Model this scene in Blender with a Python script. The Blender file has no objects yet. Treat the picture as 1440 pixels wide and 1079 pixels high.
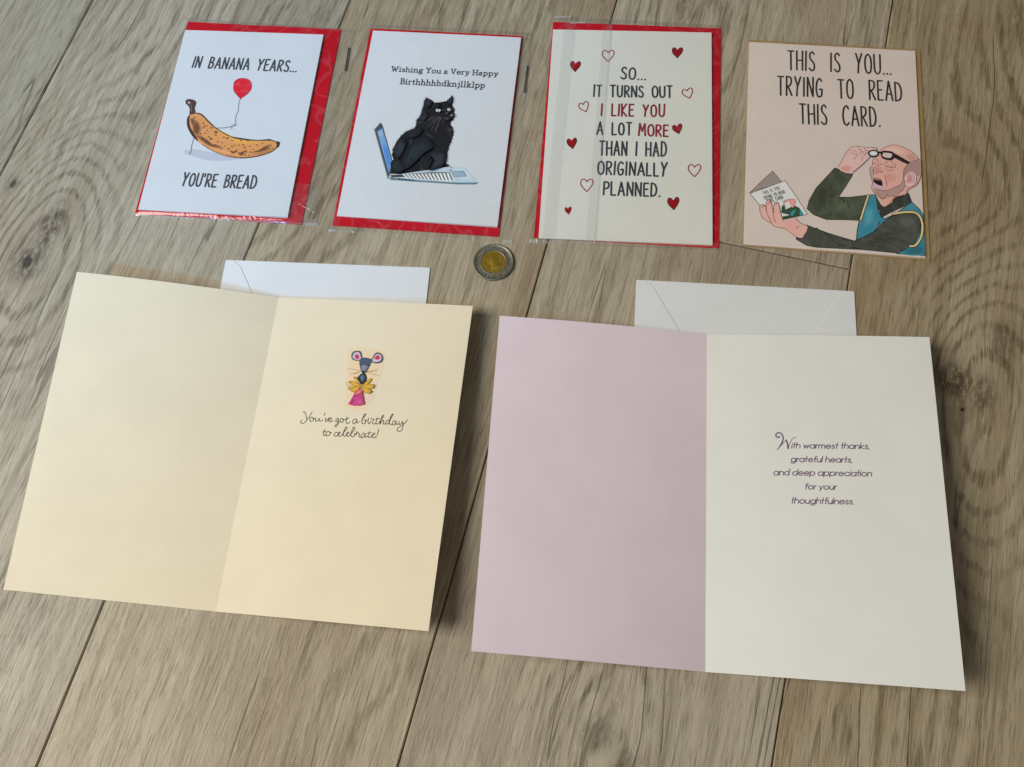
import bpy, bmesh, math, random
import numpy as np
from mathutils import Matrix, Vector
random.seed(7); RNG = np.random.RandomState(11)
S = bpy.context.scene
COL = S.collection
MM = 0.001

# ---------------------------------------------------------------- camera
cam_d = bpy.data.cameras.new('camera'); cam = bpy.data.objects.new('camera', cam_d); COL.objects.link(cam)
cam_d.sensor_width = 36.0; cam_d.lens = 36.0 * 1230.3165 / 1440.0
cam_d.clip_start = 0.01; cam_d.clip_end = 50.0
CAM_R = Matrix(((0.9911525, 0.1327279, 0.0), (-0.1248685, 0.9324619, -0.3390023), (-0.0449951, 0.3360030, 0.9407855)))
cam.matrix_world = Matrix.Translation((0, 0, 0.541085)) @ CAM_R.to_4x4()
S.camera = cam
# ---------------------------------------------------------------- world and lamps
W = bpy.data.worlds.new('World'); S.world = W; W.use_nodes = True
bg = W.node_tree.nodes['Background']; bg.inputs[0].default_value = (1.0, 0.97, 0.90, 1); bg.inputs[1].default_value = 0.06
S.view_settings.view_transform = 'Standard'; S.view_settings.look = 'None'; S.view_settings.exposure = 0.17; S.view_settings.gamma = 1.0

def lamp(name, kind, loc, target, energy, color, size=None, size_y=None, **kw):
    d = bpy.data.lights.new(name, kind); d.energy = energy; d.color = color
    if kind == 'AREA':
        d.shape = 'RECTANGLE'; d.size = size; d.size_y = size_y or size
    else:
        d.shadow_soft_size = size
    for k, v in kw.items(): setattr(d, k, v)
    o = bpy.data.objects.new(name, d); COL.objects.link(o); o.location = loc
    o.rotation_euler = (Vector(target) - Vector(loc)).to_track_quat('-Z', 'Y').to_euler()
    return o
# tall window on the left, pale ceiling bounce, and the patch of blue sky light that reaches the far left corner
lamp('window_light', 'AREA', (-1.62, 0.10, 1.72), (0.05, 0.16, 0.0), 46.0, (1.0, 0.985, 0.915), 0.95, 1.25)
lamp('ceiling_bounce', 'AREA', (0.3, -0.6, 2.4), (0.1, 0.1, 0.0), 4.2, (1.0, 0.985, 0.92), 2.2, 1.6)
lamp('sky_window_light', 'SPOT', (-1.26, -1.15, 2.05), (-0.22, 0.61, 0.0), 140.0, (0.06, 0.46, 1.0), 0.11, spot_size=math.radians(19), spot_blend=1.0)

# ---------------------------------------------------------------- node helpers
class N:
    """tiny expression builder for shader math"""
    def __init__(s, t, sock): s.t = t; s.s = sock
    def _op(s, op, *o):
        n = s.t.nodes.new('ShaderNodeMath'); n.operation = op
        for i, v in enumerate((s,) + o):
            if isinstance(v, N): s.t.links.new(v.s, n.inputs[i])
            else: n.inputs[i].default_value = v
        return N(s.t, n.outputs[0])
    def __add__(s, o): return s._op('ADD', o)
    __radd__ = __add__
    def __sub__(s, o): return s._op('SUBTRACT', o)
    def __rsub__(s, o): return (s * -1.0) + o
    def __mul__(s, o): return s._op('MULTIPLY', o)
    __rmul__ = __mul__
    def __truediv__(s, o): return s._op('DIVIDE', o)
    def rdiv(s, c): return s._op('POWER', -1.0) * c
    def f(s, op, *o): return s._op(op, *o)
    def smooth(s, a, b, lo=0.0, hi=1.0):
        n = s.t.nodes.new('ShaderNodeMapRange'); n.interpolation_type = 'SMOOTHSTEP'
        s.t.links.new(s.s, n.inputs[0])
        for i, v in enumerate((a, b, lo, hi)): n.inputs[i + 1].default_value = v
        return N(s.t, n.outputs[0])
def mat_new(name):
    m = bpy.data.materials.new(name); m.use_nodes = True
    return m, m.node_tree, m.node_tree.nodes['Principled BSDF']
def xyz(t, *c):
    n = t.nodes.new('ShaderNodeCombineXYZ')
    for i, v in enumerate(c):
        if isinstance(v, N): t.links.new(v.s, n.inputs[i])
        else: n.inputs[i].default_value = v
    return N(t, n.outputs[0])
def noise(t, vec, scale, detail=2.0, rough=0.5, dist=0.0):
    n = t.nodes.new('ShaderNodeTexNoise'); n.inputs['Scale'].default_value = scale
    n.inputs['Detail'].default_value = detail; n.inputs['Roughness'].default_value = rough; n.inputs['Distortion'].default_value = dist
    t.links.new(vec.s, n.inputs['Vector']); return N(t, n.outputs[0])
def mixc(t, fac, a, b, mode='MIX'):
    n = t.nodes.new('ShaderNodeMix'); n.data_type = 'RGBA'; n.blend_type = mode
    for i, v in ((0, fac), (6, a), (7, b)):
        if isinstance(v, N): t.links.new(v.s, n.inputs[i])
        elif isinstance(v, tuple): n.inputs[i].default_value = (*v, 1) if len(v) == 3 else v
        else: n.inputs[i].default_value = v
    return N(t, n.outputs[2])
def bump(t, h, strength, dist):
    n = t.nodes.new('ShaderNodeBump'); n.inputs['Strength'].default_value = strength; n.inputs['Distance'].default_value = dist
    t.links.new(h.s, n.inputs['Height']); return N(t, n.outputs[0])
def position(t):
    g = t.nodes.new('ShaderNodeNewGeometry'); sp = t.nodes.new('ShaderNodeSeparateXYZ'); t.links.new(g.outputs['Position'], sp.inputs[0])
    return [N(t, sp.outputs[i]) for i in range(3)], N(t, g.outputs['Position'])

# ---------------------------------------------------------------- materials
UN = (0.9256487, -0.3783840); UT = (0.3783840, 0.9256487)      # across / along the floor planks
KNOTS = [  # u, v, core radius (m), core darkness, speckled halo darkness, halo radius, stretch along the plank, pull on the growth rings
 (-0.4712, 0.2414, .0028, .75, .30, .010, .60, 1.2), (-0.4320, 0.1848, .0052, .85, .62, .020, .75, 3.2), (-0.4270, 0.2150, .0010, .0, .75, .013, .33, .0),
 (0.2074, 0.2334, .0016, .95, .25, .012, .80, 4.2), (0.2010, 0.2520, .0010, .0, .70, .019, 1.0, .0), (0.2190, 0.2480, .0010, .0, .55, .014, .8, .0), (0.2300, 0.2860, .0010, .0, .40, .012, .5, .0),
 (-0.0220, 0.5092, .0010, .0, .30, .014, .5, 2.4), (0.0292, -0.0144, .0010, .0, .36, .018, 1.3, 1.6), (0.0480, -0.0260, .0010, .0, .42, .013, 1.0, .6), (0.2150, 0.5460, .0010, .0, .20, .016, .5, 1.4),
 (-0.5600, -.02, .003, .5, .3, .02, .6, 2.0), (0.42, 0.10, .004, .6, .4, .02, .6, 2.0)]
def plank_material():
    m, t, b = mat_new('oak_vinyl_plank')
    (x, y, z), P = position(t)
    at = t.nodes.new('ShaderNodeAttribute'); at.attribute_type = 'OBJECT'; at.attribute_name = 'seed'; seed = N(t, at.outputs['Fac'])
    tone, warm = [], []
    for nm, dst in (('tone', tone), ('warm', warm)):
        a_ = t.nodes.new('ShaderNodeAttribute'); a_.attribute_type = 'OBJECT'; a_.attribute_name = nm; dst.append(N(t, a_.outputs['Fac']))
    tone, warm = tone[0], warm[0]
    u = x * UN[0] + y * UN[1]; v = x * UT[0] + y * UT[1]
    w1 = noise(t, xyz(t, u * 4.5, v * 1.5, seed * 3.7), 1.0, 1.5) - 0.5
    w2 = noise(t, xyz(t, u * 24.0, v * 11.0, seed * 5.1), 1.0, 3.0) - 0.5
    psi = u + w1 * 0.013 + w2 * 0.0030
    q = w1 * 22.0 + u * 42.0 + w2 * 1.6 + (noise(t, xyz(t, u * 300.0, v * 60.0, seed), 1.0, 2.0) - .5) * .55
    core = halo = near = None
    for ku, kv, a, cd, hd, hr, el, pull in KNOTS:
        du = u - ku + w2 * .006; dv = (v - kv) * el
        r = (du * du + dv * dv).f('SQRT')
        if cd:
            d = r.smooth(a, a * .45, 0.0, cd); core = d if core is None else core.f('MAXIMUM', d)
        h = (r + w2 * .010).smooth(hr, hr * .25, 0.0, hd); halo = h if halo is None else halo.f('MAXIMUM', h)
        if pull:
            dv2 = (v - kv) * .42; r2 = (du * du + dv2 * dv2).f('SQRT')
            nr = r2.smooth(.085, .015, 0.0, min(1.0, pull * .4)); near = nr if near is None else near.f('MAXIMUM', nr)
            q = q + r2.smooth(.075, .004, 0.0, pull * 2.0); psi = psi - du * (r2.smooth(.030, .004, 0.0, .55))
    bands = (q * 6.2832).f('SINE').smooth(.05, 1.0)
    bandmask = noise(t, xyz(t, u * 7.0, v * 2.6, seed * 8.0), 1.0, 1.0).smooth(.42, .64, .10, .85).f('MAXIMUM', near)
    s1 = noise(t, xyz(t, psi * 60.0, v * 2.2, seed * 9.3), 1.0, 2.0, .5)
    s2 = noise(t, xyz(t, psi * 230.0, v * 6.5, seed * 2.9), 1.0, 3.0, .6)
    fib = noise(t, xyz(t, psi * 1150.0, v * 70.0, seed * 1.9), 1.0, 3.0, .6)
    dash = noise(t, xyz(t, psi * 850.0, v * 60.0, seed * 7.7), 1.0, 2.0, .5)
    dash2 = noise(t, xyz(t, psi * 460.0, v * 20.0, seed * 4.4 + 9.0), 1.0, 2.0, .5)
    speck = noise(t, xyz(t, u * 420.0, v * 170.0, seed), 1.0, 4.0, .7)
    crack = noise(t, xyz(t, psi * 34.0, v * 1.6, seed * 6.1 + 4.0), 1.0, 2.0, .5)
    crackm = (crack - 0.5 + (fib - .5) * .012).f('ABSOLUTE').smooth(.007, .0015) * noise(t, xyz(t, u * 14.0, v * 7.0, seed), 1.0, 1.0).smooth(.52, .60)
    broad = noise(t, xyz(t, u * 9.0, v * 4.0, seed * 3.3), 1.0, 3.0, .6)
    LIGHT = (0.475, 0.405, 0.285); MID = (0.370, 0.303, 0.202); DARK = (0.125, 0.090, 0.050); BROWN = (0.265, 0.182, 0.108)
    c = mixc(t, (s1 * .35 + s2 * .65).smooth(.40, .57), MID, LIGHT)
    c = mixc(t, (broad.smooth(.48, .66) * .45 + warm * .30), c, BROWN)
    c = mixc(t, bands * bandmask * dash2.smooth(.36, .60, .18, .68), c, DARK)
    c = mixc(t, dash.smooth(.55, .66) * (bands * bandmask * .45 + .24), c, DARK)
    c = mixc(t, dash2.smooth(.58, .70) * .32, c, DARK)
    c = mixc(t, fib.smooth(.54, .68) * .36, c, (0.52, 0.46, 0.345))
    c = mixc(t, (halo * 1.25).f('MINIMUM', .92) * speck.smooth(.38, .56, .25, 1.0), c, (0.080, 0.054, 0.032))
    c = mixc(t, fib.smooth(.46, .34) * .28, c, DARK)
    c = mixc(t, crackm * .55, c, (0.070, 0.052, 0.034))
    c = mixc(t, core, c, (0.028, 0.021, 0.016))
    hue = t.nodes.new('ShaderNodeHueSaturation'); t.links.new(c.s, hue.inputs['Color'])
    t.links.new(tone.s, hue.inputs['Value']); t.links.new((warm * .35 + .84).s, hue.inputs['Saturation'])
    t.links.new(hue.outputs[0], b.inputs['Base Color'])
    emb = noise(t, xyz(t, psi * 620.0, v * 130.0, seed), 1.0, 3.0, .6)
    t.links.new((emb * .20 + .38).s, b.inputs['Roughness'])
    b.inputs['Specular IOR Level'].default_value = .45
    hh = emb * .7 + fib * .4 - crackm * .9 - dash.smooth(.55, .70) * .35
    t.links.new(bump(t, hh, .75, .00040).s, b.inputs['Normal'])
    return m
def paper(name, color, rough=.6, spec=.3, mottled=.03, coat=0.0, grain=.00004):
    m, t, b = mat_new(name); _, P = position(t)
    n = noise(t, P, 26.0, 3.0, .55)
    lo = tuple(c * (1 - mottled) for c in color); hi = tuple(min(1, c * (1 + mottled)) for c in color)
    t.links.new(mixc(t, n.smooth(.35, .65), lo, hi).s, b.inputs['Base Color'])
    b.inputs['Roughness'].default_value = rough; b.inputs['Specular IOR Level'].default_value = spec
    base = b.inputs['Base Color'].links[0].from_socket; sp = noise(t, P, 1100.0, 1.0, .5)
    t.links.new(mixc(t, sp.smooth(.76, .82) * .16, N(t, base), tuple(c * .45 for c in color)).s, b.inputs['Base Color'])
    b.inputs['Coat Weight'].default_value = coat; b.inputs['Coat Roughness'].default_value = .2
    f = noise(t, P, 2600.0, 3.0, .6)
    t.links.new(bump(t, f, .35, grain).s, b.inputs['Normal'])
    return m
def ink_material(name, rough=.45):
    m, t, b = mat_new(name)
    a = t.nodes.new('ShaderNodeAttribute'); a.attribute_type = 'GEOMETRY'; a.attribute_name = 'ink'
    t.links.new(a.outputs['Color'], b.inputs['Base Color']); b.inputs['Roughness'].default_value = rough; b.inputs['Specular IOR Level'].default_value = .3
    return m
def film_material(name, haze=.003, tint=(.985, .985, .985), wr=1.0, scale=1.0, rough=.17):
    m, t, b = mat_new(name); t.nodes.remove(b); out = [n for n in t.nodes if n.type == 'OUTPUT_MATERIAL'][0]
    _, P = position(t)
    n1 = noise(t, P, 34.0 * scale, 2.0, .5, 1.2); n2 = noise(t, P, 110.0 * scale, 2.0, .5, .6); n3 = noise(t, P, 9.0 * scale, 1.0)
    rid = (n1 - .5).f('ABSOLUTE').smooth(.05, 0.0)
    bp = bump(t, n1 * 1.0 + n3 * 2.0 + rid * .3 + n2 * .06, .45 * wr, .0009)
    tr = t.nodes.new('ShaderNodeBsdfTransparent'); tr.inputs[0].default_value = (*tint, 1)
    gl = t.nodes.new('ShaderNodeBsdfGlossy'); gl.inputs['Roughness'].default_value = rough; gl.inputs['Color'].default_value = (1, 1, 1, 1); t.links.new(bp.s, gl.inputs['Normal'])
    df = t.nodes.new('ShaderNodeBsdfDiffuse'); df.inputs['Color'].default_value = (.9, .9, .9, 1); t.links.new(bp.s, df.inputs['Normal'])
    ge = t.nodes.new('ShaderNodeNewGeometry'); dt = t.nodes.new('ShaderNodeVectorMath'); dt.operation = 'DOT_PRODUCT'
    t.links.new(bp.s, dt.inputs[0]); t.links.new(ge.outputs['Incoming'], dt.inputs[1])
    fres = (1.0 - N(t, dt.outputs['Value']).f('ABSOLUTE')).f('MAXIMUM', 0.0).f('POWER', 5.0) * .8 + .045
    m1 = t.nodes.new('ShaderNodeMixShader'); t.links.new((rid * .035 + haze).s, m1.inputs[0]); t.links.new(tr.outputs[0], m1.inputs[1]); t.links.new(df.outputs[0], m1.inputs[2])  # white diffuse along the ridges paints in the wrinkle highlights
    m2 = t.nodes.new('ShaderNodeMixShader'); t.links.new(fres.f('MINIMUM', 1.0).s, m2.inputs[0]); t.links.new(m1.outputs[0], m2.inputs[1]); t.links.new(gl.outputs[0], m2.inputs[2])
    t.links.new(m2.outputs[0], out.inputs[0])
    return m
def metal(name, color, rough, dirt=.4, sc=900.0):
    m, t, b = mat_new(name); _, P = position(t); n = noise(t, P, sc, 4.0, .65)
    t.links.new(mixc(t, n.smooth(.35, .7) * dirt, color, tuple(c * .35 for c in color)).s, b.inputs['Base Color'])
    b.inputs['Metallic'].default_value = 0.7; b.inputs['Roughness'].default_value = rough
    t.links.new(bump(t, n, .3, .0001).s, b.inputs['Normal'])
    return m
M = {
 'plank': plank_material(),
 'subfloor': paper('dark_joint', (.030, .024, .018), .9, .1),
 'white_card': paper('coated_white_card', (.76, .765, .77), .42, .35, .012),
 'cool_card': paper('coated_bright_white_card', (.73, .745, .77), .38, .4, .012),
 'heart_card': paper('soft_white_card', (.80, .79, .72), .5, .3, .012),
 'pink_card': paper('blush_pink_card', (.84, .715, .655), .38, .4, .015),
 'cream': paper('cream_card_stock', (.85, .735, .54), .62, .25, .018),
 'ivory': paper('ivory_card_stock', (.80, .79, .745), .6, .25, .015),
 'mauve': paper('mauve_card_stock', (.84, .70, .765), .6, .25, .018),
 'red': paper('red_envelope_paper', (.56, .004, .016), .55, .12, .05),
 'kraft': paper('gold_kraft_paper', (.42, .27, .105), .55, .3, .06),
 'white_env': paper('white_envelope_paper', (.775, .78, .79), .55, .3, .015),
 'ink': ink_material('printed_ink'),
 'film': film_material('clear_sleeve_film'),
 'film_seam': film_material('clear_film_seam', .022, (.975, .975, .975), 1.3, 1.6),
 'film_fold': film_material('clear_film_heat_seal', .10, (.97, .97, .97), .4, .8, .24),
 'film_crumple_glint': film_material('crumpled_film_glint', .28, (.96, .96, .96), 1.6, 2.2),  # crumpled corners; their sparkle and glint are put in as white haze
 'steel': metal('worn_nickel', (.30, .28, .21), .42, .6),
 'bright_steel': metal('rubbed_nickel', (.55, .52, .43), .35, .2),
 'brass': metal('worn_brass', (.50, .32, .035), .42, .6),
 'staple': metal('dark_staple_wire', (.10, .11, .12), .42, .2),
}

# ---------------------------------------------------------------- object helpers
def link(name, me, mat=None, parent=None):
    o = bpy.data.objects.new(name, me); COL.objects.link(o)
    if mat is not None: me.materials.append(mat)
    if parent is not None: o.parent = parent
    return o
def thing(name, label, cat, loc, rz=0.0, group=None):
    o = bpy.data.objects.new(name, None); COL.objects.link(o); o.location = loc; o.rotation_euler = (0, 0, rz)
    o['label'] = label; o['category'] = cat; o.empty_display_size = .02
    if group: o['group'] = group
    return o
def mesh(name, verts, faces, smooth=False):
    me = bpy.data.meshes.new(name); me.from_pydata([tuple(v) for v in verts], [], faces); me.update()
    if smooth: me.polygons.foreach_set('use_smooth', [True] * len(me.polygons))
    return me
def slab(name, outline, z0, z1, mat, parent, bevel=0.0):
    """flat sheet of real thickness from an outline in mm"""
    n = len(outline)
    v = [(x * MM, y * MM, z0 * MM) for x, y in outline] + [(x * MM, y * MM, z1 * MM) for x, y in outline]
    f = [tuple(range(n))[::-1], tuple(range(n, 2 * n))] + [(i, (i + 1) % n, n + (i + 1) % n, n + i) for i in range(n)]
    return link(name, mesh(name, v, f), mat, parent)
def rounded(w, h, r=.8, n=4, x0=0, y0=0):
    P = []
    for cx, cy, a0 in ((w - r, r, -90), (w - r, h - r, 0), (r, h - r, 90), (r, r, 180)):
        for i in range(n + 1):
            a = math.radians(a0 + 90 * i / n); P.append((x0 + cx + r * math.cos(a), y0 + cy + r * math.sin(a)))
    return P
def sheet(name, surf, w, h, th, mat, parent, nx=36, ny=48):
    """curved sheet: surf(u,v) in mm -> point in mm (top face); th thickness below"""
    V = []; F = []
    for k in (0, -th):
        for j in range(ny + 1):
            for i in range(nx + 1):
                p = surf(w * i / nx, h * j / ny); V.append((p[0] * MM, p[1] * MM, (p[2] + k) * MM))
    o = (nx + 1) * (ny + 1); I = lambda i, j: j * (nx + 1) + i
    for j in range(ny):
        for i in range(nx):
            F.append((I(i, j), I(i + 1, j), I(i + 1, j + 1), I(i, j + 1))); F.append((o + I(i, j + 1), o + I(i + 1, j + 1), o + I(i + 1, j), o + I(i, j)))
    R = [I(i, 0) for i in range(nx)] + [I(nx, j) for j in range(ny)] + [I(i, ny) for i in range(nx, 0, -1)] + [I(0, j) for j in range(ny, 0, -1)]
    base = len(V); V += [V[a] for a in R] + [V[o + a] for a in R]; n = len(R)
    for k in range(n): F.append((base + (k + 1) % n, base + k, base + n + k, base + n + (k + 1) % n))
    me = mesh(name, V, F); sm = [True] * (nx * ny * 2) + [False] * len(R); me.polygons.foreach_set('use_smooth', sm)
    return link(name, me, mat, parent)

# ---- printed shapes: flat ink laid on a sheet
def catmull(P, closed, k=4):
    if len(P) < 3: return P
    out = []; n = len(P)
    for i in range(n if closed else n - 1):
        p1, p2 = P[i], P[(i + 1) % n]
        p0 = P[i - 1] if (closed or i > 0) else p1; p3 = P[(i + 2) % n] if (closed or i + 2 < n) else p2
        for q in range(k):
            t = q / k; t2 = t * t; t3 = t2 * t
            out.append(tuple(.5 * (2 * b + (c - a) * t + (2 * a - 5 * b + 4 * c - d) * t2 + (3 * b - a - 3 * c + d) * t3) for a, b, c, d in zip(p0, p1, p2, p3)))
    if not closed: out.append(tuple(P[-1]))
    return out
def ribbon(P, w):
    P = [np.array(p) for p in P]; Q = [P[0]]
    for p in P[1:]:
        if np.hypot(*(p - Q[-1])) > .02: Q.append(p)
    if len(Q) == 1: Q.append(Q[0] + np.array([.15, 0]))
    L = []; Rr = []
    for i, p in enumerate(Q):
        a = Q[max(i - 1, 0)]; b = Q[min(i + 1, len(Q) - 1)]; d = b - a; d = d / (np.hypot(*d) + 1e-9); nn = np.array([-d[1], d[0]])
        k = 1.0
        if 0 < i < len(Q) - 1:
            d1 = (p - a) / np.hypot(*(p - a)); d2 = (b - p) / np.hypot(*(b - p)); k = 1 / max(.55, math.sqrt(max(0, (1 + d1 @ d2) / 2)))
        L.append(p + nn * w / 2 * k); Rr.append(p - nn * w / 2 * k)
    quads = [[Rr[i], Rr[i + 1], L[i + 1], L[i]] for i in range(len(Q) - 1)]
    for e, ref in ((Q[0], Q[1]), (Q[-1], Q[-2])):
        d = e - ref; a0 = math.atan2(d[1], d[0])
        quads.append([e + w / 2 * np.array([math.cos(a0 + math.radians(g)), math.sin(a0 + math.radians(g))]) for g in (-90, -45, 0, 45, 90)])
    return quads
def area2(P): return sum(P[i - 1][0] * P[i][1] - P[i][0] * P[i - 1][1] for i in range(len(P)))
def prints(name, items, parent, lift, step, surf=None, w_max=None):
    V = []; F = []; C = []; z = lift
    for k, (kind, col, wd, flat) in enumerate(items):
        P = list(zip(flat[::2], flat[1::2]))
        if step >= .005: z += step
        else: z = lift + (k % 7) * .004      # lettering: crossing strokes a hair apart
        if kind in 'Pp':
            Q = catmull(P, True) if kind == 'P' else P
            if w_max: Q = [(min(a, w_max), b) for a, b in Q]
            if area2(Q) < 0: Q = Q[::-1]
            polys = [Q]; zo = [0.0]
        else:
            if kind == 'L': polys = ribbon(catmull(P, False), wd); zo = [0.0] * len(polys)
            else:            # straight strokes: one round-ended bar per segment, neighbours a hair apart
                polys = []; zo = []
                for i in range(len(P) - 1):
                    b_ = ribbon([P[i], P[i + 1]], wd); polys += b_; zo += [(i % 2) * .002] * len(b_)
            if w_max: polys = [[(min(q[0], w_max), q[1]) for q in pl] for pl in polys]
            polys = [q if area2(q) > 0 else q[::-1] for q in polys]
        for q, z_ in zip(polys, zo):
            b = len(V)
            for x, y in q:
                if surf: p = surf(x, y); V.append((p[0] * MM, p[1] * MM, (p[2] + z + z_) * MM))
                else: V.append((x * MM, y * MM, (z + z_) * MM))
            F.append(tuple(range(b, b + len(q)))); C.append(col)
    me = mesh(name, V, F)
    ca = me.color_attributes.new('ink', 'FLOAT_COLOR', 'CORNER')
    buf = np.empty((len(me.loops), 4), np.float32); buf[:, 3] = 1
    for p, c in zip(me.polygons, C): buf[p.loop_start:p.loop_start + p.loop_total, :3] = c
    ca.data.foreach_set('color', buf.ravel())
    return link(name, me, M['ink'], parent)

# ---------------------------------------------------------------- floor
PW = 0.2041; U0 = -0.48495; PL = 1.22; GAP = .0008
floor = link('floor', mesh('floor', [(-4, -4, -.006), (4, -4, -.006), (4, 4, -.006), (-4, 4, -.006)], [(0, 1, 2, 3)]), M['subfloor']); floor['kind'] = 'structure'
def plank_mesh():
    L, Wd, c = PL - GAP, PW - GAP, .0007; v = []
    for ins, z in ((0, -.005), (0, -c), (c, 0)):
        v += [(ins, ins, z), (Wd - ins, ins, z), (Wd - ins, L - ins, z), (ins, L - ins, z)]
    f = [(8, 9, 10, 11)]
    for r in (0, 4): f += [(r + i, r + (i + 1) % 4, r + 4 + (i + 1) % 4, r + 4 + i) for i in range(4)]
    me = mesh('plank', v, f); me.materials.append(M['plank']); return me
pm = plank_mesh(); ang = math.atan2(UN[1], UN[0])
joint = {-4: -.10, -3: .44, -2: -.28, -1: -.75, 0: -.45, 1: -.52, 2: .3158, 3: -.36, 4: .12, 5: -.21, 6: .5, 7: -.05}
for k, v0 in joint.items():
    for j in (-1, 0, 1):
        u = U0 + (k) * PW + GAP / 2; v = v0 + j * PL + GAP / 2
        p = bpy.data.objects.new('plank', pm); COL.objects.link(p); p.parent = floor
        p.location = (u * UN[0] + v * UT[0], u * UN[1] + v * UT[1], random.uniform(-.00008, .00008)); p.rotation_euler = (0, 0, ang)
        p['seed'] = round(random.uniform(0, 20), 3)
        tn, wm = {-1: (.80, .0), 0: (.98, .10), 1: (1.04, .22), 2: (1.0, .15), 3: (1.0, .75)}.get(k, (.95 + .08 * math.sin(k * 3.1), .3)); p['tone'] = tn + (.04 if j == 0 and k == 2 else 0); p['warm'] = wm + (.25 if k == 1 else 0)

# ---------------------------------------------------------------- flat packed cards
def corner_frame(cx, cy, rot_deg, w, h):
    """world position of the lower left corner of a w x h mm sheet centred at (cx, cy)"""
    a = math.radians(rot_deg); dx, dy = -w / 2 * MM, -h / 2 * MM
    return (cx + dx * math.cos(a) - dy * math.sin(a), cy + dx * math.sin(a) + dy * math.cos(a), 0.0), a
def envelope_flat(label, cx, cy, rot, w, h, mat, z0, notch=False, group=None):
    loc, a = corner_frame(cx, cy, rot, w, h)
    e = thing('envelope', label, 'envelope', loc, a, group)
    slab('back_panel', rounded(w, h, .7), z0, z0 + .22, mat, e)
    o = rounded(w, h, .7)
    if notch:
        k = [i for i, (x, y) in enumerate(o) if y > h - .01]; i0 = k[0]
        arc = [(w * .42 + 9 * math.cos(math.radians(g)), h + 1.5 + 7 * math.sin(math.radians(g))) for g in range(-12, -169, -12)]
        o = [p for p in o[:i0 + 1]] + arc + [p for p in o[i0 + 1:]]
    slab('front_panel', o, z0 + .30, z0 + .55, mat, e)
    return e
def split(groups):
    out = []
    for pn, items in groups:
        if pn == 'heart_drawings': out += [('heart_drawing', items[i:i + 2]) for i in range(0, len(items), 2)]
        else: out.append((pn, items))
    return out
def closed_card(name, label, art, cx, cy, rot, w, h, mat, z0, gap=1.0, prefix=None):
    loc, a = corner_frame(cx, cy, rot, w, h)
    c = thing('greeting_card', label, 'greeting card', loc, a)
    slab('back_panel', rounded(w, h, .5), z0, z0 + .25, mat, c)
    # front panel hinges along the left fold and stands slightly open
    surf = lambda u, v: (u, v, z0 + .55 + gap * (max(u, 0) / w) ** .8 + .12 * math.sin(v / h * 3.1))
    sheet('front_panel', surf, w, h, .25, mat, c, 40, 40)
    for pn, items in split(ART[art]):
        prints(pn, items, c, .030, .007 if pn != 'lettering' else 0.0008, surf, w)
    return c
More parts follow.
